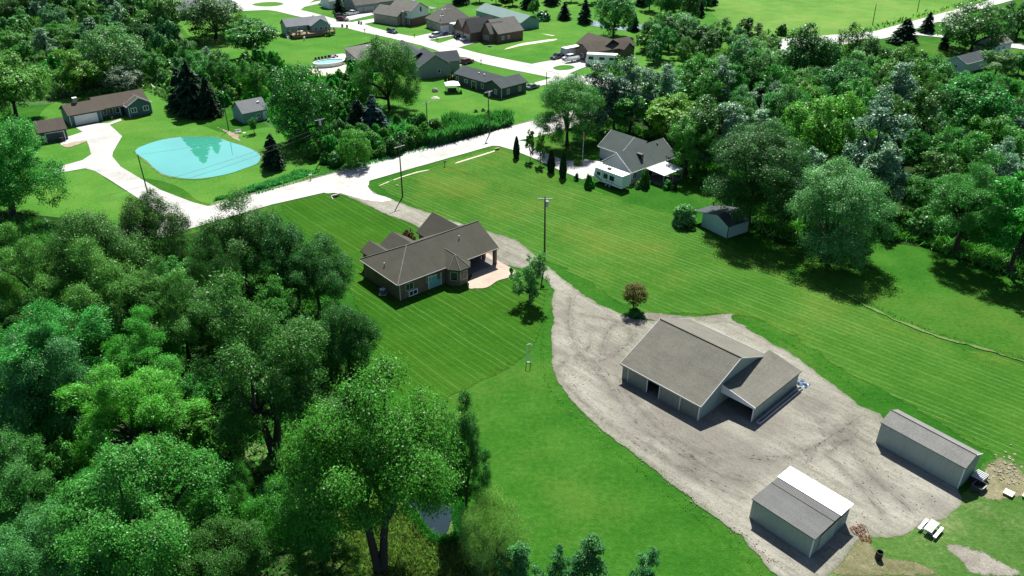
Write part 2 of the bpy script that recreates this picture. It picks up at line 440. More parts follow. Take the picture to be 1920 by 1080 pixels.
def patch(name, px, z, m, fade=1.2, grid=.5, peak=1.0):
    """a flat patch whose vertices know how far they are from its rim"""
    from mathutils.geometry import delaunay_2d_cdt
    SHEETS[0] += 1; z += SHEETS[0] * .0007
    B = np.array([(p.x, p.y) for p in smooth_closed([G(*p).xy for p in px], grid)]); n = len(B)
    x0, y0 = B.min(0); x1, y1 = B.max(0)
    gx, gy = np.meshgrid(np.arange(x0, x1, grid), np.arange(y0, y1, grid)); Q = np.stack([gx.ravel(), gy.ravel()], 1)
    Q += np.random.default_rng(3).uniform(-.3, .3, Q.shape) * grid
    ins = np.zeros(len(Q), bool); dm = np.full(len(Q), 99.0)
    for i in range(n):
        p, q = B[i], B[i - 1]
        ins ^= ((p[1] > Q[:, 1]) != (q[1] > Q[:, 1])) & (Q[:, 0] < (q[0] - p[0]) * (Q[:, 1] - p[1]) / (q[1] - p[1] + 1e-12) + p[0])
        d = q - p; t_ = np.clip(((Q - p) @ d) / max(d @ d, 1e-9), 0, 1); dm = np.minimum(dm, np.linalg.norm(Q - p - t_[:, None] * d, axis=1))
    k = ins & (dm > grid * .4); Q, dm = Q[k], dm[k]
    v, e, f, *_ = delaunay_2d_cdt([Vector(p) for p in B] + [Vector(p) for p in Q], [(i, (i + 1) % n) for i in range(n)], [list(range(n))], 1, 1e-4)
    me = bpy.data.meshes.new(name); me.from_pydata([(p.x, p.y, z) for p in v], [], [list(t_) for t_ in f])
    V = np.array([(p.x, p.y) for p in v]); fd = np.full(len(V), 99.0)
    for i in range(n):
        p, q = B[i], B[i - 1]; d = q - p; t_ = np.clip(((V - p) @ d) / max(d @ d, 1e-9), 0, 1); fd = np.minimum(fd, np.linalg.norm(V - p - t_[:, None] * d, axis=1))
    at = me.attributes.new('fade', 'FLOAT', 'POINT'); at.data.foreach_set('value', (np.clip(fd / fade, 0, 1) * (peak + .9) - .9).astype(np.float32))
    bm = bmesh.new(); bm.from_mesh(me)
    for fc in bm.faces:
        if fc.normal.z < 0: fc.normal_flip()
    bm.to_mesh(me); bm.free()
    return link(name, me, m, kind='structure')
for k_ in ('lawn_front', 'lawn_side', 'straw', 'gravel_weedy', 'sand', 'rough_grass', 'dirt', 'forest_floor'):
    MT['fade_' + k_] = fading(MT[k_], 'fade_' + k_, .22 if k_.startswith('lawn') else .8)
MT['track_soil'] = gravel_mat('track_soil', (.075, .071, .06), (.125, .12, .102), (.19, .182, .16))
MT['fade_track'] = fading(MT['track_soil'], 'fade_track', 1.3)
MT['fade_yard'] = fading(MT['gravel_yard'], 'fade_yard', 1.1, .55)
# the ground reaches the horizon
g = MB().face([(-4000, -1500, 0), (4000, -1500, 0), (4000, 6000, 0), (-4000, 6000, 0)]).obj('ground', MT['grass'], kind='structure')

Z = .012
sheet('far_lawn', [(330, 10), (440, 8), (700, -8), (1000, -6), (1330, -10), (1400, 60), (1300, 110), (1120, 190), (1000, 232), (840, 268), (700, 300), (690, 200), (640, 150), (560, 130), (470, 130), (350, 60)], Z, MT['far_lawn'], .3, 4)
sheet('field', [(1320, 10), (1335, -8), (1500, -30), (1900, -40), (1815, 12), (1650, 58), (1590, 72), (1440, 78), (1360, 45)], Z, MT['field'], .4, 4)
sheet('marsh', [(-80, 60), (100, -20), (300, -20), (335, 60), (345, 130), (420, 175), (330, 205), (280, 175), (120, 190), (60, 200), (-80, 180)], Z, MT['marsh'], .5, 4)
sheet('marsh', [(430, 150), (520, 120), (600, 145), (690, 150), (700, 240), (830, 235), (960, 235), (840, 268), (700, 308), (570, 300), (510, 250), (450, 180)], 2 * Z, MT['marsh'], .5, 3)
sheet('lawn', [(280, 168), (330, 210), (420, 250), (520, 240), (600, 315), (480, 366), (395, 385), (300, 340), (100, 325), (60, 280), (100, 190)], 2 * Z, MT['far_lawn'], .3, 3)
sheet('lawn', [(0, 325), (100, 322), (165, 318), (240, 362), (300, 400), (200, 430), (0, 420)], 2 * Z, MT['far_lawn'], .3, 3)
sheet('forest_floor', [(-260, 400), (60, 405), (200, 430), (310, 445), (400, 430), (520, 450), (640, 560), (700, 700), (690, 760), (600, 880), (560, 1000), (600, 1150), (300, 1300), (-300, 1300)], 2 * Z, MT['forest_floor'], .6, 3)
patch('rough_grass', [(700, 940), (830, 920), (935, 990), (980, 1060), (1010, 1200), (560, 1200), (560, 950)], 3 * Z, MT['fade_rough_grass'], 1.8, 1.0)
patch('rough_grass', [(430, 830), (560, 820), (560, 870), (480, 900)], 3 * Z, MT['fade_rough_grass'], 1.8, 1.0)
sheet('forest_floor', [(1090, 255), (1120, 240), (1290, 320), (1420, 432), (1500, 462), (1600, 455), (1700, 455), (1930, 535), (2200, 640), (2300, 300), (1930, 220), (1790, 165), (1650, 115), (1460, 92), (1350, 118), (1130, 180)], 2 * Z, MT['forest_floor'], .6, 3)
patch('front_lawn', [(508, 388), (560, 368), (615, 359), (690, 345), (760, 400), (900, 440), (1030, 520), (1034, 600), (1028, 640), (985, 690), (930, 720), (880, 742), (820, 775), (700, 720), (640, 560), (560, 450)], 2 * Z, MT['fade_lawn_front'], 2.2, 1.5)
patch('side_lawn', [(690, 345), (780, 315), (925, 273), (960, 282), (1050, 320), (1090, 338), (1180, 372), (1300, 405), (1370, 450), (1480, 505), (1540, 528), (1640, 575), (1760, 628), (1940, 675), (1990, 700), (1990, 940), (1860, 880), (1700, 775), (1560, 700), (1400, 605), (1200, 600), (1040, 510), (840, 430), (740, 380)], 2 * Z, MT['fade_lawn_side'], 2.5, 1.8)
patch('straw_patch', [(1160, 588), (1210, 582), (1300, 590), (1350, 585), (1398, 586), (1380, 598), (1420, 618), (1330, 612), (1230, 606)], 4 * Z, MT['fade_gravel_weedy'], 1.0, .4, 1.1)
# the yard and its drive
DRIVE_PX = [(612, 358), (660, 352), (690, 343), (692, 349), (709, 361), (755, 379), (809, 397), (860, 416), (909, 432), (968, 448), (1008, 477), (1042, 509), (1097, 547), (1155, 582), (1210, 597), (1290, 592), (1322, 601), (1382, 606), (1432, 631), (1500, 666), (1560, 712), (1618, 757), (1655, 772), (1672, 792), (1760, 860), (1815, 935), (1790, 968), (1745, 992), (1690, 1012), (1630, 1020), (1590, 1060), (1555, 1092), (1462, 1092), (1400, 1028), (1302, 948), (1202, 867), (1113, 797), (1044, 728), (1030, 685), (1028, 640), (1031, 596), (1029, 545), (1004, 515), (962, 503), (896, 486), (794, 434), (722, 405), (682, 386), (646, 370)]
TRACKS = [
    ([(1056, 664), (1090, 676), (1130, 676), (1165, 655), (1185, 632), (1178, 614), (1150, 610), (1132, 640), (1125, 672)], .3),
    ([(1070, 560), (1065, 600), (1075, 640), (1110, 690), (1150, 730)], .3), ([(1040, 700), (1120, 780), (1220, 850), (1330, 900)], .3),
    ([(1210, 830), (1290, 890), (1380, 930)], .25), ([(1240, 815), (1330, 880), (1400, 905)], .25),
    ([(1500, 800), (1540, 815), (1600, 850), (1640, 900), (1700, 950)], .3), ([(1530, 790), (1575, 800), (1625, 830)], .25),
    ([(1490, 840), (1540, 850), (1590, 890), (1650, 960)], .25), ([(1090, 590), (1140, 600), (1200, 612)], .25),
    ([(1510, 872), (1522, 846), (1546, 826), (1575, 812)], .35), ([(1600, 812), (1590, 826), (1570, 835), (1555, 850)], .4),
    ([(1540, 812), (1552, 828), (1568, 842)], .3), ([(1110, 640), (1100, 655), (1070, 668), (1045, 690)], .25), ([(1150, 700), (1230, 800), (1330, 860)], .3),
    ([(1120, 690), (1190, 790), (1290, 862)], .3), ([(1400, 860), (1470, 860), (1540, 830), (1600, 790)], .3)]
WORN = [(1240, 790, 7), (1330, 830, 8), (1450, 800, 6), (1520, 760, 4.5), (1180, 740, 6), (1140, 650, 2.6), (1107, 618, 2.2), (1150, 680, 4), (1400, 860, 7), (1380, 900, 4), (1050, 590, 2.2), (1045, 660, 2), (1580, 820, 3), (1640, 905, 4), (1750, 945, 3), (1300, 880, 4)]
from mathutils.geometry import delaunay_2d_cdt
def gravel_sheet(name, px, z, m):
    pts = smooth_closed([G(*p).xy for p in px], .4)
    rr = random.Random(4); w = []; a_ = b_ = 0
    for i in range(len(pts)):
        a_ = a_ * .5 + rr.gauss(0, 1) * .8; b_ = b_ * .92 + rr.gauss(0, 1) * .3; w.append(a_ * .55 + b_)
    pts = [p + Vector((( pts[(i + 1) % len(pts)] - pts[i - 1]).y, -(pts[(i + 1) % len(pts)] - pts[i - 1]).x)).normalized() * w[i] * .17 for i, p in enumerate(pts)]
    B = np.array([(p.x, p.y) for p in pts]); n = len(B)
    x0, y0 = B.min(0); x1, y1 = B.max(0)
    gx, gy = np.meshgrid(np.arange(x0, x1, .6), np.arange(y0, y1, .6)); Q = np.stack([gx.ravel(), gy.ravel()], 1)
    Q += np.random.default_rng(2).uniform(-.2, .2, Q.shape)
    ins = np.zeros(len(Q), bool)
    for i in range(n):
        p, q = B[i], B[i - 1]
        c_ = ((p[1] > Q[:, 1]) != (q[1] > Q[:, 1])) & (Q[:, 0] < (q[0] - p[0]) * (Q[:, 1] - p[1]) / (q[1] - p[1] + 1e-12) + p[0]); ins ^= c_
    Q = Q[ins]
    def dseg(V, A, C):
        d = C - A; t_ = np.clip(((V - A) @ d) / max(d @ d, 1e-9), 0, 1); return np.linalg.norm(V - A - t_[:, None] * d, axis=1)
    dm = np.full(len(Q), 9.0)
    for i in range(n): dm = np.minimum(dm, dseg(Q, B[i - 1], B[i]))
    Q = Q[dm > .3]
    co = [Vector(p) for p in B] + [Vector(p) for p in Q]
    v, e, f, *_ = delaunay_2d_cdt(co, [(i, (i + 1) % n) for i in range(n)], [list(range(n))], 1, 1e-4)
    me = bpy.data.meshes.new(name); me.from_pydata([(p.x, p.y, z) for p in v], [], [list(t_) for t_ in f]); me.update()
    V = np.array([(p.x, p.y) for p in v])
    ed = np.full(len(V), 9.0)
    for i in range(n): ed = np.minimum(ed, dseg(V, B[i - 1], B[i]))
    tr = np.zeros(len(V))
    for pl, wd in TRACKS:
        P = smooth_closed([G(*q).xy for q in pl] + [G(*q).xy for q in pl[::-1]], 1.0)
        P = np.array([(q.x, q.y) for q in P]); d = np.full(len(V), 99.0)
        for i in range(1, len(P) // 2 + 1): d = np.minimum(d, dseg(V, P[i - 1], P[i]))
        tr = np.maximum(tr, np.exp(-(d / (wd + .25)) ** 2))
    wo = np.zeros(len(V))
    for x, y, r_ in WORN:
        c_ = G(x, y); wo = np.maximum(wo, np.exp(-(((V[:, 0] - c_.x) ** 2 + (V[:, 1] - c_.y) ** 2) / (r_ * .62) ** 2)))
    for nm, val in (('fade', np.clip(ed / .8, 0, 1) * 2.1 - .75), ('edge', np.exp(-ed / .9)), ('track', tr), ('worn', wo)):
        at = me.attributes.new(nm, 'FLOAT', 'POINT'); at.data.foreach_set('value', val.astype(np.float32))
    bm = bmesh.new(); bm.from_mesh(me)
    for fc in bm.faces:
        if fc.normal.z < 0: fc.normal_flip()
    bm.to_mesh(me); bm.free()
    return link(name, me, m, kind='structure')
gravel_sheet('gravel_drive', DRIVE_PX, 5.8 * Z, MT['fade_yard'])
patch('gravel_path', [(1750, 1000), (1830, 1012), (1890, 1040), (1960, 1095), (1820, 1100), (1780, 1060), (1745, 1030)], 4 * Z, MT['fade_gravel_weedy'], 1.8, .5, .75)
patch('straw_patch', [(1530, 1092), (1560, 1040), (1600, 990), (1640, 1000), (1660, 1030), (1720, 1040), (1790, 1092)], 6 * Z, MT['fade_straw'], 1.6, .5, 1.0)
patch('rough_grass', [(1500, 1120), (1580, 1010), (1690, 965), (1790, 915), (1850, 850), (2000, 900), (2000, 1120)], 3.5 * Z, MT['fade_rough_grass'], 1.5, .8, 1.2)
patch('straw_patch', [(1810, 905), (1850, 850), (1885, 850), (1930, 880), (1960, 920), (1930, 945), (1850, 950)], 4.6 * Z, MT['fade_straw'], 1.6, .5, 1.0)
# worn verges of the yard
# tyre tracks: shallow darker ribbons in the gravel
def ribbon(name, px, width, z, m, jit=.05):
    P = [G(*p).xy for p in px]
    # catmull-rom, open
    Q = []
    for i in range(len(P) - 1):
        p0, p1, p2, p3 = P[max(i - 1, 0)], P[i], P[i + 1], P[min(i + 2, len(P) - 1)]
        k = max(2, int((p2 - p1).length / .5))
        for j in range(k):
            t = j / k
            Q.append(.5 * ((2 * p1) + (p2 - p0) * t + (2 * p0 - 5 * p1 + 4 * p2 - p3) * t * t + (3 * p1 - p0 - 3 * p2 + p3) * t ** 3))
    Q.append(P[-1])
    a, b = [], []
    rr = random.Random(len(Q) * 7 + int(px[0][0]))
    for i, p in enumerate(Q):
        t = (Q[min(i + 1, len(Q) - 1)] - Q[max(i - 1, 0)]).normalized(); n = Vector((-t.y, t.x))
        w = width * .5 * min(1, .2 + 3 * min(i, len(Q) - 1 - i) / len(Q))
        a.append(p + n * (w + rr.gauss(0, jit))); b.append(p - n * (w + rr.gauss(0, jit)))
    mb = MB()
    for i in range(len(Q) - 1):
        mb.face([(a[i].x, a[i].y, z), (b[i].x, b[i].y, z), (b[i + 1].x, b[i + 1].y, z), (a[i + 1].x, a[i + 1].y, z)])
    return mb.obj(name, m, kind='structure')
def track(px, width, z):
    P = [G(*p).xy for p in px]; Q = smooth_closed(P + P[::-1], .4); Q = Q[:len(Q) // 2]
    mb = MB(); rows = []
    for i, p in enumerate(Q):
        t = (Q[min(i + 1, len(Q) - 1)] - Q[max(i - 1, 0)])
        t = t.normalized() if t.length > 1e-6 else Vector((1, 0)); n = Vector((-t.y, t.x)) * width
        rows.append([(p - n), p, (p + n)])
    vs_, fs, fa = [], [], []
    for r_ in rows:
        for c_, q in enumerate(r_): vs_.append((q.x, q.y, z)); fa.append(-.5 if c_ != 1 else .46)
    for i in range(len(rows) - 1):
        for c_ in (0, 1): a = i * 3 + c_; fs.append([a, a + 1, a + 4, a + 3])
    me = bpy.data.meshes.new('tyre_track'); me.from_pydata(vs_, [], fs)
    at = me.attributes.new('fade', 'FLOAT', 'POINT'); at.data.foreach_set('value', np.array(fa, np.float32))
    return link('tyre_track', me, MT['fade_track'], kind='structure')
rt_ = random.Random(5); kz = 0
for pl, wd in TRACKS:
    for off in (0, 1):
        kz += 1
        track([(x + off * 9, y - off * 6) for x, y in pl], rt_.uniform(.28, .45), 6.1 * Z + .0008 * kz + .05)
# pale apron where the drive meets the road
sheet('gravel_apron', [(608, 360), (640, 345), (690, 335), (690, 352), (704, 364), (735, 376), (700, 378), (660, 368), (640, 362)], 6 * Z, MT['gravel_pale'], .2, .6)
# concrete
RD = 8 * Z
sheet('road', [(200, 440), (395, 386), (480, 363), (640, 321), (760, 286), (850, 268), (960, 237), (1000, 227), (1250, 160), (1460, 74), (1640, 59), (1815, 12), (1990, -38), (2010, -30), (1825, 21), (1660, 72), (1470, 100), (1260, 190), (1010, 256), (925, 273), (780, 314), (687, 341), (610, 361), (510, 384), (335, 436), (230, 470)], RD, MT['concrete'], .06, 2, smooth=False)
sheet('road_shoulder', [(395, 384), (480, 361), (640, 319), (760, 284), (850, 266), (960, 235), (1002, 224), (1002, 228), (960, 238.5), (850, 270), (760, 288), (640, 323.5), (480, 366), (395, 389)], RD + .014, MT['gravel_weedy'], .25, 1, smooth=False)
sheet('driveway', [(322, 437), (300, 400), (241, 360), (205, 337), (178, 321), (160, 316), (102, 326), (100, 316), (155, 301), (171, 290), (166, 272), (163, 265), (115, 273), (112, 262), (155, 248), (143, 240), (183, 232), (202, 231), (229, 256), (212, 286), (211, 294), (226, 313), (266, 337), (302, 357), (362, 380), (394, 388), (410, 395), (375, 422)], RD - Z, MT['concrete'], .05, 1, smooth=False)
sheet('walkway', [(200, 232), (226, 223), (228, 227), (204, 236)], RD, MT['concrete'], smooth=False)
sheet('gravel_bed', [(117, 272), (163, 262), (164, 266), (130, 278), (118, 276)], RD + Z, MT['dirt'], .15, .6)
sheet('driveway', [(918, 274), (960, 262), (985, 266), (1012, 282), (1060, 303), (1100, 300), (1130, 304), (1128, 326), (1092, 337), (1050, 320), (1000, 297), (962, 282), (935, 274)], RD - Z, MT['concrete'], .05, 1, smooth=False)
sheet('street', [(440, 16), (455, 21), (500, 19), (516, 21), (554, 30), (590, 37.5), (649, 52.5), (680, 61), (711, 67), (788, 85), (816, 94), (839, 104), (874, 108), (902, 119), (957, 131), (997, 138.5), (1037, 147), (1130, 165), (1250, 178), (1250, 168), (1140, 152), (1065, 138), (1048, 132), (1000, 121), (943, 110), (896, 100), (857, 89), (800, 75), (775, 69), (729, 60), (700, 51.5), (680, 44.5), (650, 41), (621, 34), (590, 25), (564, 19), (580, 6), (600, -6), (440, -6), (420, 6)], RD - Z, MT['concrete'], .05, 2, smooth=False)
sheet('island', [(472, 9), (490, 5), (515, 4), (532, 7), (520, 11.5), (490, 12.5)], RD, MT['far_lawn'], 0, 2)
DR = [
    [(616, 51), (590, 38), (655, 53)],
    [(554, 17), (620, 3), (632, 9), (640, 6), (655, -2), (625, -3), (560, 10)],
    [(645, 39), (652, 30), (720, 20), (722, 23), (652, 40)],
    [(680, 46), (660, 42), (722, 32), (724, 37)],
    [(775, 70), (820, 60), (850, 62), (875, 50), (845, 46), (860, 66), (800, 76)],
    [(820, 83), (860, 70), (895, 74), (898, 79), (860, 90)],
    [(836, 104), (852, 114), (846, 121), (876, 109), (895, 113), (880, 119), (846, 128)],
    [(985, 123), (1048, 111), (1080, 108), (1110, 117), (1102, 125), (1088, 130), (1060, 142), (1020, 132)],
    [(1002, 156), (1060, 140), (1080, 146), (1035, 158), (1004, 163)],
    [(1735, 38), (1760, 30), (1800, 33), (1800, 40), (1755, 42)],
    [(1705, 58), (1730, 62), (1770, 67), (1768, 71), (1705, 65)],
    [(1880, 82), (1930, 84), (1930, 95), (1895, 90)],
]
for k, d in enumerate(DR):
    sheet('driveway', d, RD + (2 + k) * .004, MT['concrete'], 0, 1, smooth=False)
sheet('island', [(1037, 128), (1052, 123.5), (1072, 124), (1077, 128), (1062, 132), (1044, 132)], RD + .1, MT['far_lawn'], 0, 1)
sheet('patio', [(880, 542), (876, 532), (884, 520), (900, 470), (934, 490), (968, 510), (961, 519), (934, 527), (917, 538), (904, 541.5), (890, 541.5)], 7 * Z, MT['patio'], 0, .4)
sheet('pool_surround', [(582, 128), (600, 124), (650, 122), (664, 122), (664, 140), (640, 142), (604, 146), (592, 140)], 4 * Z, MT['sand'], .3, 1)
sheet('pool_patio', [(614, 107), (645, 101), (650, 112), (642, 114)], 4 * Z, MT['concrete'], .1, 1)
# ponds
pond_px = [(254, 282), (273, 272), (307, 262), (348, 257), (380, 257), (405, 258), (433, 267), (463, 277), (483, 287), (489, 296), (482, 307), (455, 318), (422, 328), (380, 335), (355, 336), (330, 333), (305, 327), (287, 314), (278, 304), (262, 293)]
bank = []
c = sum((G(*p).xy for p in pond_px), Vector((0, 0))) / len(pond_px)
bank = [c + (G(*p).xy - c) * 1.035 for p in pond_px]
sheet('pond_bank', [(b.x, b.y) for b in bank], 4 * Z, MT['rough_grass'], .25, .7, world=True)
sheet('pond_water', pond_px, 5 * Z, MT['pond'], .05, .8)
patch('bare_earth', [(392, 237), (410, 236), (440, 246), (458, 252), (455, 258), (470, 270), (450, 268), (430, 262), (412, 248)], 4.5 * Z, MT['fade_dirt'], 1.4, .7)
sheet('stream_water', [(758, 936), (775, 936), (810, 942), (850, 946), (848, 972), (840, 1000), (832, 1018), (812, 1014), (792, 986), (770, 962)], 5 * Z, MT['stream'], .15, .5)
sheet('far_water', [(1096, 40), (1110, 38), (1150, 48), (1180, 50), (1215, 44), (1216, 53), (1175, 57), (1130, 52), (1098, 45)], 4 * Z, MT['farwater'], 0, 2)
# pale scars in the lawns
for k, s in enumerate([
    [(708, 348), (740, 335), (780, 322), (811, 317), (811, 319), (780, 326), (740, 339), (712, 350)],
    [(852, 305), (890, 293), (930, 281), (931, 284), (895, 296), (855, 308)],
    [(945, 92), (975, 82), (1000, 78), (1040, 73), (1042, 76), (1000, 83), (975, 87), (950, 93)],
    [(980, 52), (1000, 49), (1001, 51), (982, 55)],
    [(1003, 60), (1040, 66), (1045, 57), (1048, 62), (1036, 68), (1010, 62)]]):
    patch('sand_strip', s, 3.4 * Z, MT['fade_sand'], .45, .3, 1.3)

# ------------------------------------------------------------------ building materials
MT['roof_brown'] = shingle('roof_brown', (.062, .061, .049))
MT['roof_pale'] = shingle('roof_pale', (.165, .165, .158), .45)
MT['roof_tan'] = shingle('roof_tan', (.125, .122, .103), .5)
MT['roof_grey'] = shingle('roof_grey', (.105, .108, .105), .45)
MT['roof_charcoal'] = shingle('roof_charcoal', (.07, .088, .084))
MT['roof_slate'] = shingle('roof_slate', (.058, .068, .075))
MT['roof_warm'] = shingle('roof_warm', (.08, .07, .058))
MT['roof_far'] = shingle('roof_far', (.13, .126, .115))
MT['roof_light'] = shingle('roof_light', (.17, .18, .19), .2)
MT['roof_green'] = plain('roof_green', (.12, .19, .17), .4, .1)
MT['white_metal'] = plain('white_metal', (.72, .72, .72), .35, .05, spec=.5)
MT['white'] = plain('white', (.72, .73, .73), .5, .05)
MT['trim_grey'] = plain('trim_grey', (.42, .43, .42), .5, .06)
MT['metal_side'] = siding('metal_side', (.27, .34, .31), metal=True)
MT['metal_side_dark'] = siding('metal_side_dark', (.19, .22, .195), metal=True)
MT['side_pale'] = siding('side_pale', (.42, .46, .47))
MT['side_teal'] = siding('side_teal', (.17, .29, .29))
MT['side_navy'] = siding('side_navy', (.035, .05, .065))
MT['side_blue'] = siding('side_blue', (.06, .125, .15))
MT['side_sage'] = siding('side_sage', (.2, .235, .215))
MT['side_white'] = siding('side_white', (.6, .62, .64))
MT['side_green'] = siding('side_green', (.29, .42, .38), metal=True)
MT['brick_brown'] = brick_mat('brick_brown', (.11, .075, .05), (.16, .105, .07), (.19, .16, .13))
MT['brick_red'] = brick_mat('brick_red', (.10, .05, .04), (.14, .07, .055), (.2, .17, .15))
MT['brick_tan'] = brick_mat('brick_tan', (.25, .22, .18), (.32, .28, .23), (.35, .32, .28))
MT['glass'] = glass('glass')
MT['glass_teal'] = plain('glass_teal', (.16, .36, .34), .2, .08)
MT['door_grey'] = plain('door_grey', (.3, .31, .3), .5, .06)
MT['door_tan'] = plain('door_tan', (.38, .33, .26), .5, .06)
MT['door_white'] = plain('door_white', (.66, .67, .66), .5, .05)
MT['wood'] = plain('wood', (.20, .14, .085), .8, .3, 6)
MT['wood_pale'] = plain('wood_pale', (.55, .47, .38), .8, .15, 6)
MT['wood_grey'] = plain('wood_grey', (.36, .38, .36), .8, .2, 6)
MT['pole_wood'] = plain('pole_wood', (.065, .058, .05), .85, .3, 4)
MT['black'] = plain('black', (.012, .012, .012), .6, .2)
MT['dark_metal'] = plain('dark_metal', (.05, .055, .06), .5, .2)
MT['grey_metal'] = plain('grey_metal', (.42, .44, .45), .4, .1)
MT['rust'] = plain('rust', (.17, .075, .035), .9, .4, 8)
MT['rubber'] = plain('rubber', (.018, .018, .018), .8, .1)
MT['gutter'] = plain('gutter', (.2, .19, .17), .6, .1)
MT['floor_dark'] = concrete_mat('floor_dark', (.16, .15, .14))
MT['stone'] = plain('stone', (.4, .38, .34), .9, .25, 2)
MT['rubble'] = plain('rubble', (.2, .18, .135), .95, .4, 4)

BLDS = []
class Bld:
    def loc2(s, p):
        d = p - s.o; c, n = math.cos(s.yaw), math.sin(s.yaw); return d.x * c + d.y * n, -d.x * n + d.y * c
    def __init__(s, name, label, F, R_, L=None, X=None, Y=None, h=3.0, cat='house', group=None):
        PF, PR = G(*F, h), G(*R_, h)
        a = (PR - PF).xy; yaw = math.atan2(a.y, a.x); s.X = X or a.length
        s.Y = Y or 8.0
        if L is not None:
            b = (G(*L, h) - PF).xy; yb = math.atan2(b.y, b.x) - math.pi / 2
            yb = yaw + (yb - yaw + math.pi) % (2 * math.pi) - math.pi
            wa, wb = s.X, b.length; yaw = (yaw * wa + yb * wb) / (wa + wb)
            if not Y: s.Y = b.length
        s.yaw = yaw; s.o = PF.xy; s.h = h
        s.t = thing(name, label, cat, (s.o.x, s.o.y, 0), yaw, group); BLDS.append(s)
    def loc(s, px, py, z=0.0):
        d = G(px, py, z).xy - s.o; c, n = math.cos(s.yaw), math.sin(s.yaw)
        return Vector((d.x * c + d.y * n, -d.x * n + d.y * c, z))
    def world(s, x, y, z=0):
        c, n = math.cos(s.yaw), math.sin(s.yaw)
        return Vector((s.o.x + x * c - y * n, s.o.y + x * n + y * c, z))
    def zat(s, x, y, py):
        w = s.world(x, y); return solve_z(w.x, w.y, py)
    def walls(s, x0, y0, x1, y1, z1, m, ridge=None, rise=0.0, z0=0.0, name='wall', label=None):
        mb = MB()
        if ridge == 'y':
            xm = (x0 + x1) / 2
            mb.prism([(x0, y0, z0), (x1, y0, z0), (x1, y0, z1), (xm, y0, z1 + rise), (x0, y0, z1)],
                     [(x0, y1, z0), (x1, y1, z0), (x1, y1, z1), (xm, y1, z1 + rise), (x0, y1, z1)])
        elif ridge == 'x':
            ym = (y0 + y1) / 2
            mb.prism([(x0, y0, z0), (x0, y1, z0), (x0, y1, z1), (x0, ym, z1 + rise), (x0, y0, z1)],
                     [(x1, y0, z0), (x1, y1, z0), (x1, y1, z1), (x1, ym, z1 + rise), (x1, y0, z1)])
        else:
            mb.box(x0, y0, z0, x1, y1, z1)
        return mb.obj(name, m, s.t, label)
    def gable(s, x0, y0, x1, y1, h, rise, axis, m, t=.16, name='roof', cap=True, label=None):
        if axis == 'y':
            xm = (x0 + x1) / 2
            pr = [(x0, h), (xm, h + rise), (x1, h), (x1, h - t), (xm, h + rise - t), (x0, h - t)]
            a = [(p, y0, z) for p, z in pr]; b = [(p, y1, z) for p, z in pr]
        else:
            ym = (y0 + y1) / 2
            pr = [(y0, h), (ym, h + rise), (y1, h), (y1, h - t), (ym, h + rise - t), (y0, h - t)]
            a = [(x0, p, z) for p, z in pr]; b = [(x1, p, z) for p, z in pr]
        o = MB().prism(a, b).obj(name, m, s.t, label)
        return o
    def fascia(s, x0, y0, x1, y1, h, rise, axis, m, t=.2, d=.05, sides='lr', name='fascia'):
        """pale trim along the eaves and rakes, 3 mm proud of the roof edge"""
        mb = MB(); e = .003
        if axis == 'y':
            xm = (x0 + x1) / 2
            mb.box(x0 - d, y0, h - t, x0 - e, y1, h + .01); mb.box(x1 + e, y0, h - t, x1 + d, y1, h + .01)
            for ya, yb in ((y0 - d, y0 - e), (y1 + e, y1 + d)):
                for xa, za, xb, zb in ((x0 - d, h, xm, h + rise), (xm, h + rise, x1 + d, h)):
                    mb.prism([(xa, ya, za - t), (xb, ya, zb - t), (xb, ya, zb + .02), (xa, ya, za + .02)],
                             [(xa, yb, za - t), (xb, yb, zb - t), (xb, yb, zb + .02), (xa, yb, za + .02)])
        else:
            ym = (y0 + y1) / 2
            mb.box(x0, y0 - d, h - t, x1, y0 - e, h + .01); mb.box(x0, y1 + e, h - t, x1, y1 + d, h + .01)
            for xa, xb in ((x0 - d, x0 - e), (x1 + e, x1 + d)):
                for ya, za, yb, zb in ((y0 - d, h, ym, h + rise), (ym, h + rise, y1 + d, h)):
                    mb.prism([(xa, ya, za - t), (xa, yb, zb - t), (xa, yb, zb + .02), (xa, ya, za + .02)],
                             [(xb, ya, za - t), (xb, yb, zb - t), (xb, yb, zb + .02), (xb, ya, za + .02)])
        return mb.obj(name, m, s.t)
    def hip(s, x0, y0, x1, y1, h, rise, axis, m, ends=(True, True), t=.16, name='roof', ridge_cap=None):
        mb = MB()
        if axis == 'x':
            ym = (y0 + y1) / 2; k = (y1 - y0) / 2
            a, b = (x0 + (k if ends[0] else 0), ym), (x1 - (k if ends[1] else 0), ym)
        else:
            xm = (x0 + x1) / 2; k = (x1 - x0) / 2
            a, b = (xm, y0 + (k if ends[0] else 0)), (xm, y1 - (k if ends[1] else 0))
        A, B = (a[0], a[1], h + rise), (b[0], b[1], h + rise)
        c = [(x0, y0, h), (x1, y0, h), (x1, y1, h), (x0, y1, h)]
        lo = [(p[0], p[1], h - t) for p in c]
        if axis == 'x':
            fs = [[c[0], c[1], B, A], [c[2], c[3], A, B], [c[3], c[0], A], [c[1], c[2], B]]
        else:
            fs = [[c[1], c[2], B, A], [c[3], c[0], A, B], [c[0], c[1], A], [c[2], c[3], B]]
        for f in fs: mb.face(f)
        for i in range(4):
            j = (i + 1) % 4; mb.face([c[j], c[i], lo[i], lo[j]])
        mb.face(lo[::-1])
        bmo = mb.mesh(name); bm = bmesh.new(); bm.from_mesh(bmo)
        bmesh.ops.remove_doubles(bm, verts=bm.verts, dist=1e-4); bmesh.ops.recalc_face_normals(bm, faces=bm.faces); bm.to_mesh(bmo); bm.free()
        o = link(name, bmo, m, s.t)
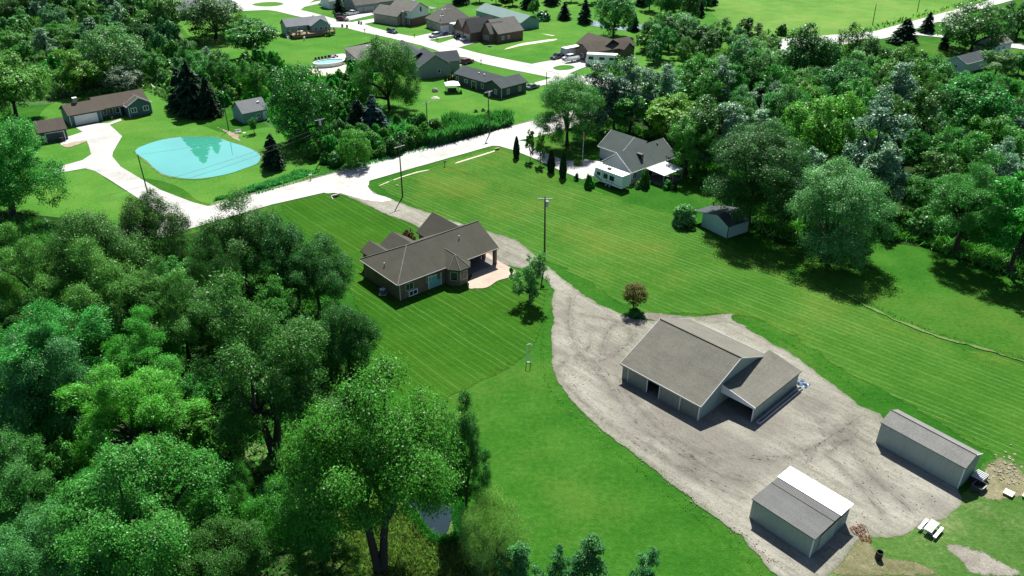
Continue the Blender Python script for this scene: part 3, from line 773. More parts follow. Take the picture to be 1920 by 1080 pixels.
        if ridge_cap:
            cb = MB()
            segs = [(A, B)]
            if axis == 'x':
                if ends[0]: segs += [(A, c[0]), (A, c[3])]
                if ends[1]: segs += [(B, c[1]), (B, c[2])]
            else:
                if ends[0]: segs += [(A, c[0]), (A, c[1])]
                if ends[1]: segs += [(B, c[2]), (B, c[3])]
            for p, q in segs: cb.tube([Vector(p) + Vector((0, 0, .0)), Vector(q)], .11, 6)
            cb.obj('ridge_cap', ridge_cap, o)
        return o
    def _f(s, face, c, u0, u1, z0, z1, d0, d1):
        """box on a wall: face 'y' looks towards -y, 'x' towards -x, 'Y'/'X' the opposite walls"""
        if face == 'y': return (u0, c - d1, z0, u1, c - d0, z1)
        if face == 'x': return (c - d1, u0, z0, c - d0, u1, z1)
        if face == 'Y': return (u0, c + d0, z0, u1, c + d1, z1)
        return (c + d0, u0, z0, c + d1, u1, z1)
    def window(s, face, c, u, z, w, h, mf=None, cols=2, rows=1, gl=None, fw=.09, name='window'):
        mf = mf or MT['white']; mb = MB()
        u0, u1, z0, z1 = u - w / 2, u + w / 2, z, z + h
        B = lambda a, b, lo, hi: mb.box(*s._f(face, c, a, b, lo, hi, .003, .08))
        B(u0, u1, z0, z0 + fw); B(u0, u1, z1 - fw, z1); B(u0, u0 + fw, z0 + fw, z1 - fw); B(u1 - fw, u1, z0 + fw, z1 - fw)
        for k in range(1, cols):
            x = u0 + (u1 - u0) * k / cols; B(x - fw * .35, x + fw * .35, z0 + fw, z1 - fw)
        o = mb.obj(name, mf, s.t)
        for k in range(cols):
            a = u0 + fw + (w - 2 * fw) * k / cols; b = u0 + fw + (w - 2 * fw) * (k + 1) / cols
            MB().box(*s._f(face, c, a + .02, b - .02, z0 + fw, z1 - fw, .003, .04)).obj('pane', gl or MT['glass'], o)
        return o
    def door(s, face, c, u, w, h, m, z0=0.05, name='door', handle=True, label=None):
        o = MB().box(*s._f(face, c, u - w / 2, u + w / 2, z0, z0 + h, .003, .06)).obj(name, m, s.t, label)
        fr = MB()
        for a, b, lo, hi in ((u - w / 2 - .12, u - w / 2 - .003, z0, z0 + h + .12), (u + w / 2 + .003, u + w / 2 + .12, z0, z0 + h + .12), (u - w / 2, u + w / 2, z0 + h + .003, z0 + h + .12)):
            fr.box(*s._f(face, c, a, b, lo, hi, .003, .09))
        fr.obj('door_frame', MT['white'], o)
        return o
    def garage_door(s, face, c, u, w, h, m, rows=4, cols=0, label=None, trim=None):
        o = MB().box(*s._f(face, c, u - w / 2, u + w / 2, .03, h, .003, .03)).obj('garage_door', m, s.t, label)
        for r in range(rows):
            z0 = .04 + (h - .05) * r / rows; z1 = .04 + (h - .05) * (r + 1) / rows
            MB().box(*s._f(face, c, u - w / 2 + .02, u + w / 2 - .02, z0 + .02, z1 - .02, .033, .06)).obj('door_panel', m, o)
        fr = MB()
        for a, b, lo, hi in ((u - w / 2 - .15, u - w / 2 - .003, 0, h + .15), (u + w / 2 + .003, u + w / 2 + .15, 0, h + .15), (u - w / 2, u + w / 2, h + .003, h + .15)):
            fr.box(*s._f(face, c, a, b, lo, hi, .003, .1))
        fr.obj('door_frame', trim or MT['white'], o)
        return o
    def ribs(s, face, c, u0, u1, ztop, m, step=.3, z0=0.02, w=.05):
        mb = MB(); u = u0 + step / 2
        while u < u1:
            zt = ztop(u) if callable(ztop) else ztop
            mb.box(*s._f(face, c, u - w / 2, u + w / 2, z0, zt, .002, .03)); u += step
        return mb.obj('wall_rib', m, s.t, kind='stuff')
    def part(s, name, m, mb, label=None, smooth=False): return mb.obj(name, m, s.t, label, smooth=smooth)
    def vent(s, x, y, z, h=.5, r=.07, m=None):
        return MB().tube([(x, y, z - .1), (x, y, z + h)], r, 8).obj('vent_pipe', m or MT['grey_metal'], s.t)
    def box_vent(s, x, y, z, m=None, w=.22):
        return MB().box(x - w, y - w, z - .05, x + w, y + w, z + .18).obj('roof_vent', m or MT['white'], s.t)

# ================================================================== 1 the brown brick house
b = Bld('brick_house', 'brown brick house with a hipped brown roof and octagonal bay beside the gravel drive', (745.7, 535.4), (935.9, 464.4), (673.3, 486.3), h=3.05)
X, Y, o = b.X, b.Y, .45
rise = b.zat(Y / 2, Y / 2, 460) - 3.05
ym = Y / 2
bx = b.loc(866, 531.5).x            # centre of the bay along the long wall
px0 = bx + 2.1                      # porch begins past the bay
main = b.walls(o, o, px0, Y - o, 2.88, MT['brick_brown'])
b.walls(px0 + .003, 4.0, X - o - .05, Y - o, 2.88, MT['brick_brown'])
# roof: hip at the left end, gable at the right
b.hip(0, 0, X, Y, 3.05, rise, 'x', MT['roof_brown'], (True, False), ridge_cap=MT['roof_far'])
b.walls(X - .5, .6, X - .3, Y - .6, 2.9, MT['side_sage'], 'x', rise * .84, z0=2.89, name='gable_wall')
sl_ = rise / (Y / 2)
# garage wing and two small gables on the road side
gw = 7.2
pk_ = b.loc(808, 400.5, 3.05 + rise * .97); ge = max(Y + 2.5, min(Y + 7.0, pk_.y))
b.walls(X - gw + .3, Y - o + .003, X - .35, ge - .4, 2.88, MT['brick_brown'])
b.gable(X - gw, Y / 2 - .2, X, ge, 3.05, rise * .97, 'y', MT['roof_brown'])
g1 = b.loc(744.5, 440.5, 3.05 + rise * .62)
b.gable(g1.x - 2.9, Y / 2 + .3, g1.x + 2.9, Y + 2.0, 3.05, rise * .66, 'y', MT['roof_brown'])
b.walls(g1.x - 2.5, Y - o + .003, g1.x + 2.5, Y + 1.6, 2.88, MT['brick_brown'], 'y', rise * .55)
b.gable(g1.x - 6.0, Y / 2 + .6, g1.x - 2.2, Y + 2.5, 3.05, rise * .45, 'y', MT['roof_brown'])
b.walls(g1.x - 5.7, Y - o + .003, g1.x - 2.6, Y + 2.1, 2.88, MT['brick_brown'], 'y', rise * .35)
# bay
def octa(cx, cy, r, z):
    return [(cx + r * math.cos(R(a)), cy + r * math.sin(R(a)), z) for a in (180, 225 - 8, 270 - 12, 270 + 12 + 24, 315 + 22, 360)]
ring = [(bx - 2.0, o, 0), (bx - 1.9, -.5, 0), (bx - .85, -1.75, 0), (bx + .85, -1.75, 0), (bx + 1.9, -.5, 0), (bx + 2.0, o, 0)]
bay = MB().prism(ring, [(x, y, 2.85) for x, y, _ in ring]).obj('bay', MT['brick_brown'], b.t)
rr_ = [(bx + (x - bx) * 1.14, (y - .4) * 1.18 + .3 if y < 0 else y + .6, 3.0) for x, y, _ in ring]
mbr = MB(); apex = (bx, .4, 4.5); back = (bx, 3.2, 4.55)
rt = [(rr_[0][0], 1.2, 3.0)] + rr_[1:5] + [(rr_[5][0], 1.2, 3.0)]
for i in range(5): mbr.face([rt[i], rt[i + 1], apex])
mbr.face([rt[5], back, apex]); mbr.face([back, rt[0], apex])
for i in range(5): mbr.face([rt[i + 1], rt[i], (rt[i][0], rt[i][1], 2.86), (rt[i + 1][0], rt[i + 1][1], 2.86)])
mbr.face([(p[0], p[1], 2.86) for p in rt][::-1])
ro = mbr.obj('bay_roof', MT['roof_brown'], b.t)
cb = MB()
for i in range(1, 5): cb.tube([rt[i], apex], .08, 6)
cb.tube([apex, back], .08, 6)
cb.obj('ridge_cap', MT['roof_far'], ro)
b.window('y', -1.75, bx, .95, 1.35, 1.5, MT['trim_grey'], 2)
for sgn in (-1, 1):                   # windows on the bay's slanting sides
    p, q = Vector((bx + sgn * .98, -1.6, 0)), Vector((bx + sgn * 1.77, -.65, 0))
    d = (q - p).normalized(); n = Vector((d.y, -d.x, 0)) * sgn
    if n.y > 0: n = -n
    for z0, z1, nm, mt, of in ((.9, 2.45, 'window', MT['trim_grey'], .02), (1.0, 2.35, 'pane', MT['glass'], .05)):
        e = .0 if nm == 'window' else .1
        P = [p + d * e + n * .003 + Vector((0, 0, z0)), q - d * e + n * .003 + Vector((0, 0, z0)), q - d * e + n * .003 + Vector((0, 0, z1)), p + d * e + n * .003 + Vector((0, 0, z1))]
        ob = MB().prism(P, [v + n * of for v in P]).obj(nm, mt, b.t if nm == 'window' else ob)
# wall details on the yard side
wl = b.loc(771, 541, 1.7).x
b.window('y', o, wl, 1.25, 1.5, 1.25, MT['trim_grey'], 2)
b.window('y', o, b.loc(801, 523, 1.7).x, 1.3, .95, 1.1, MT['trim_grey'], 1)
b.window('y', o, b.loc(776, 551, .4).x, .1, 1.7, .95, MT['white'], 2, fw=.14, name='egress_window')
dx = b.loc(821, 530, 1.2).x
b.door('y', o, dx, 2.3, 2.05, MT['glass_teal'], .1, 'patio_door', label='pale teal double patio door')
MB().box(b.loc(830, 523, 1.7).x - .25, o - .2, 1.3, b.loc(830, 523, 1.7).x + .25, o - .003, 2.5).obj('chimney_box', MT['brick_brown'], b.t)
for x in (b.loc(842, 520, 0).x - .3, .55):
    MB().tube([(x, o - .08, .05), (x, o - .08, 2.85)], .05, 6).obj('downspout', MT['white'], b.t)
MB().box(-.09, -.09, 2.93, X, -.003, 3.06).obj('gutter', MT['gutter'], b.t)
MB().box(-.09, -.003, 2.93, -.003, Y, 3.06).obj('gutter', MT['gutter'], b.t)
# porch: slab, corner columns, back wall openings
MB().box(px0, .15, 0, X - .1, 3.99, .12).obj('porch_floor', MT['floor_dark'], b.t)
for x, y in ((X - .75, .3), (X - .75, 3.2)):
    MB().box(x, y, .12, x + .5, y + .5, 2.88).obj('porch_column', MT['brick_brown'], b.t)
b.door('y', 4.0, (px0 + X) / 2, 1.8, 2.1, MT['glass'], .13, 'porch_door')
for x, y, dz in ((b.loc(720, 490, 5).x, 0, 0), (b.loc(860, 445, 5).x, 0, 0)): pass
for px, py in ((720.7, 494), (860.5, 448)):
    best = min(((abs(proj(b.world(x, y, 3.05 + (sl_ * min(y, x)))) [0] - px) + abs(proj(b.world(x, y, 3.05 + sl_ * min(y, x)))[1] - py), x, y) for x in np.arange(.5, X, .25) for y in np.arange(.3, Y / 2, .2)))
    b.vent(best[1], best[2], 3.05 + sl_ * min(best[1], best[2]), .55, .09)
house1 = b
# ================================================================== 2 the barn
b = Bld('barn', 'large tan barn with a broad shingled roof, sliding doors and lean-to in the gravel yard', (1314.4, 762.7), (1438.9, 665.1), (1166.7, 678.9), h=2.45, cat='barn')
X, Y, h = b.X, b.Y, b.h; o = .25
rise = b.zat(X / 2, 0, 671.1) - h
b.gable(0, 0, X, Y, h, rise, 'y', MT['roof_tan'])
MB().tube([(X / 2, 0, h + rise + .01), (X / 2, Y, h + rise + .01)], .09, 6).obj('ridge_cap', MT['roof_brown'], b.t)
b.fascia(0, 0, X, Y, h, rise, 'y', MT['trim_grey'], .18)
sl = rise / (X / 2); wt = h - .17 + o * sl
def ytop(u): return h - .19 + sl * min(u, X - u)
# gable wall towards the lean-to, back walls
gw_ = MB()
gw_.prism([(o, o, 0), (X - o, o, 0), (X - o, o, wt), (X / 2, o, h + rise - .19), (o, o, wt)], [(o, o + .12, 0), (X - o, o + .12, 0), (X - o, o + .12, wt), (X / 2, o + .12, h + rise - .19), (o, o + .12, wt)])
gw_.prism([(o, Y - o, 0), (X - o, Y - o, 0), (X - o, Y - o, wt), (X / 2, Y - o, h + rise - .19), (o, Y - o, wt)], [(o, Y - o - .12, 0), (X - o, Y - o - .12, 0), (X - o, Y - o - .12, wt), (X / 2, Y - o - .12, h + rise - .19), (o, Y - o - .12, wt)])
gw_.box(X - o - .12, o + .13, 0, X - o, Y - o - .13, wt - .02)
gw_.obj('wall', MT['metal_side'], b.t)
b.ribs('y', o, o + .2, X - o, ytop, MT['metal_side'], .3)
# door wall
u1 = b.loc(1181, 700, 1.2).y; u2 = b.loc(1215.5, 720, 1.2).y; u3 = b.loc(1238, 733, 1.2).y; u4 = b.loc(1274.5, 755, 1.2).y
for k, (a, c_) in enumerate(((u1 + .05, Y - o - .13), (u2 + .05, u1 - .05), (u4 + .05, u3 - .05), (o + .13, u4 - .05))):
    if k in (1, 2):
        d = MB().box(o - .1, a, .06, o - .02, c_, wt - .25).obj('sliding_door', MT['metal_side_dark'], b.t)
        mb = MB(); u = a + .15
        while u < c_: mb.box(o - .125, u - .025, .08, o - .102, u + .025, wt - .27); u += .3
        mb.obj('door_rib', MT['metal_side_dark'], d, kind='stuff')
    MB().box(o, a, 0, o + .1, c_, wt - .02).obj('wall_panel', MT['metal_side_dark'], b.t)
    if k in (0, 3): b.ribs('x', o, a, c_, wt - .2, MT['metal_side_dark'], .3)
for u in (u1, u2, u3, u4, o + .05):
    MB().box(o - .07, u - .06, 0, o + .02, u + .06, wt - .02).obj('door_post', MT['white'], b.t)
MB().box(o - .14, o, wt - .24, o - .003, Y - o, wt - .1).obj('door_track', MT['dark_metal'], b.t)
MB().box(o + .2, o + .2, 0, X - o - .2, Y - o - .2, .08).obj('barn_floor', MT['floor_dark'], b.t)
# lean-to on the gable side, falling away from the barn
A = b.loc(1365.5, 722.2, 3.6); E_ = b.loc(1417.8, 764.4, 2.35)
lx0, lx1 = A.x, X + .05; ly = -abs(E_.y)
lh1 = 2.35; lh0 = h + .65
lh0 = max(lh0, b.zat(lx0, 0, 722.2))
t = .16
MB().prism([(lx0, o - .004, lh0), (lx0, ly, lh1), (lx0, ly, lh1 - t), (lx0, o - .004, lh0 - t)], [(lx1, o - .004, lh0), (lx1, ly, lh1), (lx1, ly, lh1 - t), (lx1, o - .004, lh0 - t)]).obj('lean_to_roof', MT['roof_tan'], b.t)
MB().box(lx0 + .15, ly + .2, 0, lx1 - .15, ly + .3, lh1 - .1).obj('lean_to_wall', MT['metal_side'], b.t)
b.ribs('y', ly + .2, lx0 + .2, lx1 - .2, lh1 - .16, MT['metal_side'], .3)
MB().box(lx1 - .25, ly + .3, 0, lx1 - .15, o - .005, lh1 - .1).obj('lean_to_wall', MT['metal_side'], b.t)
MB().prism([(lx0 + .02, o - .01, lh0 - t), (lx0 + .02, ly + .1, lh1 - t), (lx0 + .02, ly + .1, lh1 - t - .15), (lx0 + .02, o - .01, lh1 - t - .15)], [(lx0 + .1, o - .01, lh0 - t), (lx0 + .1, ly + .1, lh1 - t), (lx0 + .1, ly + .1, lh1 - t - .15), (lx0 + .1, o - .01, lh1 - t - .15)]).obj('gable_header', MT['white_metal'], b.t)
MB().box(lx0 + .1, ly + .2, 0, lx0 + .22, ly + .32, lh1 - .2).obj('lean_to_post', MT['white'], b.t)
fb = MB().prism([(lx0 - .05, o - .01, lh0 + .02), (lx0 - .05, ly - .03, lh1 + .02), (lx0 - .05, ly - .03, lh1 - t), (lx0 - .05, o - .01, lh0 - t)], [(lx0 - .003, o - .01, lh0 + .02), (lx0 - .003, ly - .03, lh1 + .02), (lx0 - .003, ly - .03, lh1 - t), (lx0 - .003, o - .01, lh0 - t)])
fb.obj('fascia', MT['white'], b.t)
barn = b
# long metal trough / gutter stock lying along the lean-to wall
tr = thing('steel_trough', 'long blue-grey metal trough lying along the lean-to wall of the barn', 'trough', b.world((lx0 + lx1) / 2, ly - .55), b.yaw)
Lh = (lx1 - lx0) / 2 - .4
MB().box(-Lh, -.2, .01, Lh, .2, .05).box(-Lh, -.24, .01, Lh, -.2, .32).box(-Lh, .2, .01, Lh, .24, .32).obj('channel', MT['grey_metal'], tr)
MB().box(-Lh - .04, -.24, .01, -Lh - .002, .24, .32).obj('end_cap', MT['grey_metal'], tr); MB().box(Lh + .002, -.24, .01, Lh + .04, .24, .32).obj('end_cap', MT['grey_metal'], tr)
tp = thing('blue_tarp', 'crumpled blue tarp at the far corner of the barn lean-to', 'tarp', b.world(lx1 + .5, ly - .3), b.yaw)
mb = MB(); rr = random.Random(3)
n = 7; gridz = [[(i / n * 1.5 - .5 + rr.uniform(-.05, .05), j / n * 1.6 - .8 + rr.uniform(-.05, .05), max(.02, .25 * math.sin(i * 1.3) * math.cos(j * 1.1) + .2 + rr.uniform(-.08, .08)) if 0 < i < n and 0 < j < n else .02) for j in range(n + 1)] for i in range(n + 1)]
for i in range(n):
    for j in range(n): mb.face([gridz[i][j], gridz[i + 1][j], gridz[i + 1][j + 1], gridz[i][j + 1]])
MT['tarp'] = plain('tarp', (.10, .16, .24), .4, .15)
mb.obj('sheet', MT['tarp'], tp)
# ================================================================== 3 small shed with a white roof panel
b = Bld('small_shed', 'squat grey-green metal shed with one white roof panel at the bottom of the yard', (1528.2, 1011.9), (1602.3, 947.3), (1407.3, 936.3), h=2.7, cat='shed')
X, Y, h = b.X, b.Y, b.h; o = .12
rise = b.zat(X / 2, 0, 977.8) - h
b.gable(0, 0, X, Y, h, rise, 'y', MT['roof_grey'], .12)
b.walls(o, o, X - o, Y - o, h - .12 + 0, MT['metal_side'], 'y', rise - .03)
sl = rise / (X / 2)
b.ribs('x', o, o, Y - o, h - .15, MT['metal_side'], .28); b.ribs('y', o, o, X - o, lambda u: h - .15 + sl * min(u, X - u), MT['metal_side'], .28)
k0, k1 = X * .66, X + .06
pz = lambda x: h + sl * (X - x) + .03
MB().prism([(k0, -.06, pz(k0)), (k1, -.06, pz(k1)), (k1, -.06, pz(k1) + .05), (k0, -.06, pz(k0) + .05)], [(k0, Y + .06, pz(k0)), (k1, Y + .06, pz(k1)), (k1, Y + .06, pz(k1) + .05), (k0, Y + .06, pz(k0) + .05)]).obj('roof_panel', MT['white_metal'], b.t, 'bright white metal roof panel')
dd = MB().box(X * .2, o - .1, .06, X * .62, o - .04, 2.3).obj('sliding_door', MT['metal_side'], b.t)
MB().box(X * .18, o - .14, 2.32, X * .9, o - .03, 2.42).obj('door_track', MT['dark_metal'], b.t)
MB().box(o - .05, o - .05, 0, o + .06, o + .06, h - .1).obj('corner_trim', MT['white'], b.t)
MB().tube([(X / 2, 0, h + rise + .01), (X / 2, Y, h + rise + .01)], .07, 6).obj('ridge_cap', MT['roof_far'], b.t)
shed3 = b
# ================================================================== 4 long shed
b = Bld('long_shed', 'long narrow grey-green metal shed along the right edge of the yard', (1811.2, 878.6), (1843.8, 851.3), (1650.3, 792), h=3.1, cat='shed')
X, Y, h = b.X, b.Y, b.h; o = .1
X = max(X, 3.4)
rise = .85
b.gable(0, 0, X, Y, h, rise, 'y', MT['roof_pale'], .12)
b.walls(o, o, X - o, Y - o, h - .12, MT['metal_side'], 'y', rise - .03)
sl = rise / (X / 2)
b.ribs('x', o, o, Y - o, h - .15, MT['metal_side'], .28); b.ribs('y', o, o, X - o, lambda u: h - .15 + sl * min(u, X - u), MT['metal_side'], .28)
MB().tube([(X / 2, 0, h + rise + .01), (X / 2, Y, h + rise + .01)], .06, 6).obj('ridge_cap', MT['roof_far'], b.t)
MB().prism([(X / 2, -.04, h + rise - .08), (X + .02, -.04, h - .08), (X + .02, -.04, h + .04), (X / 2, -.04, h + rise + .04)], [(X / 2, -.003, h + rise - .08), (X + .02, -.003, h - .08), (X + .02, -.003, h + .04), (X / 2, -.003, h + rise + .04)]).obj('rake_trim', MT['white'], b.t)
MB().box(o - .04, o - .04, 0, o + .05, o + .05, h - .1).obj('corner_trim', MT['white'], b.t)
# ================================================================== 5 the neighbour's white house
b = Bld('white_house', 'pale sided house with a dark green-grey gable roof and white porch roof beside the woods', (1184.4, 324.4), (1270.6, 293.9), (1125.4, 302.9), h=2.7)
X, Y, h = b.X, b.Y, b.h; o = .35
rise = b.zat(0, Y / 2, 286.9) - h
b.gable(0, 0, X, Y, h, rise, 'x', MT['roof_charcoal'])
b.fascia(0, 0, X, Y, h, rise, 'x', MT['white'], .22)
sl = rise / (Y / 2)
b.walls(o, o, X - o, Y - o, h - .17, MT['side_pale'], 'x', rise - .02 - 0)
w1 = b.loc(1158, 285.6, h); w2 = b.loc(1120.6, 273.8, h)
gx0 = max(.8, min(w1.x, w2.x)); gd = 8.5
b.gable(gx0, Y / 2 + 1, gx0 + gd, w2.y, h, rise * .95, 'y', MT['roof_charcoal'])
b.fascia(gx0, Y + .3, gx0 + gd, w2.y, h, rise * .95, 'y', MT['white'], .2)
b.walls(gx0 + .4, Y - o + .003, gx0 + gd - .4, w2.y - .4, h - .17, MT['side_pale'], 'y', rise * .88)
b.window('y', o, b.loc(1193, 331, 1.6).x, 1.0, 1.3, 1.35, MT['white'], 2)
b.window('y', o, X * .55, 1.0, 1.6, 1.3, MT['white'], 2)
b.door('y', o, X * .42, 1.8, 2.05, MT['glass'], .1, 'patio_door')
q = [b.loc(*p, 2.6) for p in ((1212.9, 316.1), (1250.4, 302.2), (1280.3, 314), (1242.1, 329.3))]
xa, xb, yb_ = q[0].x, q[2].x, min(q[3].y, q[2].y)
MB().prism([(xa, -.06, 2.5), (xb, -.06, 2.5), (xb, -.06, 2.62), (xa, -.06, 2.62)], [(xa, yb_, 2.3), (xb, yb_, 2.3), (xb, yb_, 2.42), (xa, yb_, 2.42)]).obj('porch_roof', MT['white_metal'], b.t, 'flat white porch roof')
for x in (xa + .15, (xa + xb) / 2, xb - .15):
    MB().box(x - .06, yb_ + .1, 0, x + .06, yb_ + .22, 2.3).obj('porch_post', MT['wood_grey'], b.t)
MB().box(xa, yb_ + .05, 0, xb, o - .003, .1).obj('porch_floor', MT['floor_dark'], b.t)
vx = b.loc(1203, 293, h + rise * .6)
MB().box(vx.x - .35, 1.7, h + sl * 1.7, vx.x + .35, 3.1, h + sl * 3.1 + .12).obj('skylight', MT['black'], b.t)
MB().box(X * .8, 3.4, h + sl * 3.4 - .1, X * .8 + .3, 3.7, h + sl * 3.6 + .2).obj('roof_vent', MT['dark_metal'], b.t)
white_house = b
# ================================================================== 6 pale green shed below the big tree
b = Bld('garden_shed', 'pale green gabled shed with a dark metal roof under the big dark tree', (1366.5, 425.8), (1402, 414), None, h=2.35, cat='shed', Y=7.4)
X, Y, h = 5.6, 6.4, b.h; o = .15
pk = 2.9
rise = max(.9, b.zat(0, pk, 402.5) - h)
ye = Y
MB().prism([(0, 0, h), (0, pk, h + rise), (0, ye + 2.2, h - .1), (0, ye + 2.2, h - .2), (0, pk, h + rise - .1), (0, 0, h - .1)],
           [(X, 0, h), (X, pk, h + rise), (X, ye + 2.2, h - .1), (X, ye + 2.2, h - .2), (X, pk, h + rise - .1), (X, 0, h - .1)]).obj('roof', MT['roof_slate'], b.t)
s2 = (rise + .1) / (ye + 2.2 - pk)
MB().prism([(o, o, 0), (o, ye, 0), (o, ye, h + rise - .12 - s2 * (ye - pk)), (o, pk, h + rise - .12), (o, o, h - .1)],
           [(X - o, o, 0), (X - o, ye, 0), (X - o, ye, h + rise - .12 - s2 * (ye - pk)), (X - o, pk, h + rise - .12), (X - o, o, h - .1)]).obj('wall', MT['side_green'], b.t)
MB().box(o - .05, o - .05, 0, o + .06, o + .06, h - .12).obj('corner_trim', MT['dark_metal'], b.t)
for x in (.2, X - .3): MB().box(x, ye + 2.0, 0, x + .1, ye + 2.1, h - .22).obj('carport_post', MT['wood'], b.t)
# ================================================================== 7 blue ranch house at the left
b = Bld('ranch_house', 'low blue-grey ranch house with a brown roof and white garage door near the turquoise pond', (130, 220), (283, 192), None, h=2.75, Y=9.0)
X, h = b.X, b.h; o = .35
Y = 8.6; rise = 2.2
gx1 = b.loc(191.5, 209, h).x; fx0 = b.loc(233, 199, h).x
b.gable(0, 1.2, gx1 + 1.0, Y, h, rise * .85, 'x', MT['roof_warm'])
b.gable(gx1 - .6, 1.8, X + .2, Y + 1.2, h + .02, rise, 'x', MT['roof_warm'])
b.walls(o, 1.2 + o, gx1, Y - o, h - .17, MT['side_blue'], 'x', rise * .76)
b.walls(gx1 + .003, 3.2, X - o, Y + .8, h - .17, MT['side_blue'], 'x', rise * .7)
fw_ = X - fx0
b.gable(fx0, -.4, X + .25, Y * .6, h + .03, rise * .85, 'y', MT['roof_warm'])
b.fascia(fx0, -.4, X + .25, 2.0, h + .03, rise * .85, 'y', MT['white'], .2)
b.walls(fx0 + .4, 0, X - .1, 3.19, h - .16, MT['side_blue'], 'y', rise * .74, label='gabled front bay in darker blue siding')
b.garage_door('x', -99, 0, 1, 1, MT['door_white']) if False else None
gd_ = b.garage_door('y', 1.2 + o, gx1 * .53, 4.9, 2.2, MT['door_white'], 4)
MB().box(.3, 1.2 + o - .08, 0, .42, 1.2 + o - .004, h - .2).obj('corner_trim', MT['white'], b.t)
MB().box(gx1 + .05, 1.9, 0, gx1 + .2, 2.05, h - .2).obj('porch_post', MT['white'], b.t)
for k in range(3):
    b.window('y', 3.2, gx1 + 1.4 + k * 1.5, .8, .95, 1.5, MT['white'], 1)
b.door('y', 3.2, gx1 + 5.6, 1.0, 2.05, MT['black'])
for u in (fx0 + fw_ * .28, fx0 + fw_ * .76): b.window('y', 0, u, .95, 1.45, 1.3, MT['white'], 2, fw=.16)
for x in (fx0 + .45, X - .2): MB().box(x, -.08, 0, x + .14, -.004, h - .2).obj('corner_trim', MT['white'], b.t)
cx = b.loc(146, 198, h + 1.9)
MB().box(2.8, Y * .55, h + 1.2, 3.7, Y * .55 + .8, h + rise + .7).obj('chimney', MT['brick_tan'], b.t)
MB().box(2.75, Y * .55 - .05, h + rise + .703, 3.75, Y * .55 + .85, h + rise + .82).obj('chimney_cap', MT['white'], b.t)
# planter urn by the walk
# ================================================================== 8 dark garage at the left edge
b = Bld('dark_garage', 'small dark garage with a brown roof half behind the tree at the left edge', (79, 249), (111.7, 243.6), None, h=2.6, cat='garage', Y=6.8)
X, Y, h = max(b.X, 5.2), 6.6, b.h
b.gable(-1.0, 0, X, Y, h, 1.9, 'x', MT['roof_warm'])
b.walls(-.7, .3, X - .3, Y - .3, h - .17, MT['side_navy'], 'x', 1.8)
b.garage_door('y', .3, X * .46, X * .72, 2.1, MT['side_navy'], 4, trim=MT['white'])
# ================================================================== 9 small teal shed by the pond
b = Bld('teal_shed', 'small teal shed with a weathered grey roof between pond and dark tree', (454, 214), (502.5, 203.3), (433, 201), h=2.6, cat='shed', Y=6.5)
X, Y, h = b.X, min(b.Y, 7.5), b.h
rise = max(1.4, b.zat(0, Y / 2, 190.8) - h)
b.gable(0, 0, X, Y, h, rise, 'x', MT['roof_light'], .12)
b.walls(.25, .3, X - .25, Y - .3, h - .15, MT['side_teal'], 'x', rise - .05)
b.door('y', .3, X * .86, .95, 2.0, MT['door_white']); b.window('y', .3, X * .6, 1.0, .9, .9, MT['white'], 2)
MB().box(X * .72, Y * .3, h + rise * .6 + .02, X * .82, Y * .36, h + rise * .72 + .03).obj('roof_patch', MT['white_metal'], b.t)
# ================================================================== far houses of the subdivision
def win(b, face, c, us, z=1.0, w=1.0, h=1.3, cols=2):
    for u in us: b.window(face, c, u, z, w, h, MT['white'], cols)
# A teal house with a deck
b = Bld('teal_house', 'teal sided house with a pale grey roof and raised brown deck beyond the left lawn', (536, 51), (617.5, 43.8), (523, 46), h=3.4, Y=8.0)
X, Y, h = b.X, 7.5, b.h
b.gable(0, 0, X, Y, h, 2.1, 'x', MT['roof_light'])
b.walls(.3, .3, X * .5, Y - .3, h - .17, MT['side_teal'], 'x', 1.95)
b.walls(X * .5 + .003, 2.2, X - .3, Y - .3, h - .17, MT['side_teal'], 'x', 1.6)
b.gable(X * .52, -2.6, X, Y * .7, h, 2.2, 'y', MT['roof_light'])
b.walls(X * .54, -2.3, X - .25, 2.19, h - .17, MT['side_teal'], 'y', 2.0)
win(b, 'y', -2.3, (X * .64, X * .76, X * .88), 1.5, 1.1, 1.4); win(b, 'y', .3, (X * .12, X * .3), 1.5, 1.2, 1.4)
MB().box(.6, -4.6, 1.25, X * .54, .28, 1.4).box(X * .54, -4.6, 1.25, X + .6, -2.32, 1.4).obj('deck', MT['wood'], b.t)
mb = MB()
for x0, y0, x1, y1 in ((.6, -4.6, X + .6, -4.54), (.6, -4.53, .66, .2), (X + .54, -4.53, X + .6, -2.4)):
    mb.box(x0, y0, 2.25, x1, y1, 2.34)
    n = int(max(abs(x1 - x0), abs(y1 - y0)) / .35)
    for k in range(n + 1):
        x, y = x0 + (x1 - x0) * k / n, y0 + (y1 - y0) * k / n
        mb.box(x - .03, y - .03, 1.401, x + .03, y + .03, 2.249)
mb.obj('deck_railing', MT['wood'], b.t)
mb = MB()
for k in range(14): mb.box(.62 + k * (X / 14), -4.55, 0, .74 + k * (X / 14), -4.5, 1.249)
mb.box(.62, -4.49, .3, X + .58, -4.45, 1.2)
mb.obj('deck_skirt', MT['wood'], b.t)
mb = MB()
for k in range(7): mb.box(-.6 - k * 0 - .0, -.9 - k * .28, 1.2 - k * .18 - .05, .59, -.64 - k * .28, 1.2 - k * .18)
mb.obj('deck_stair', MT['white'], b.t)
deckhouse = b
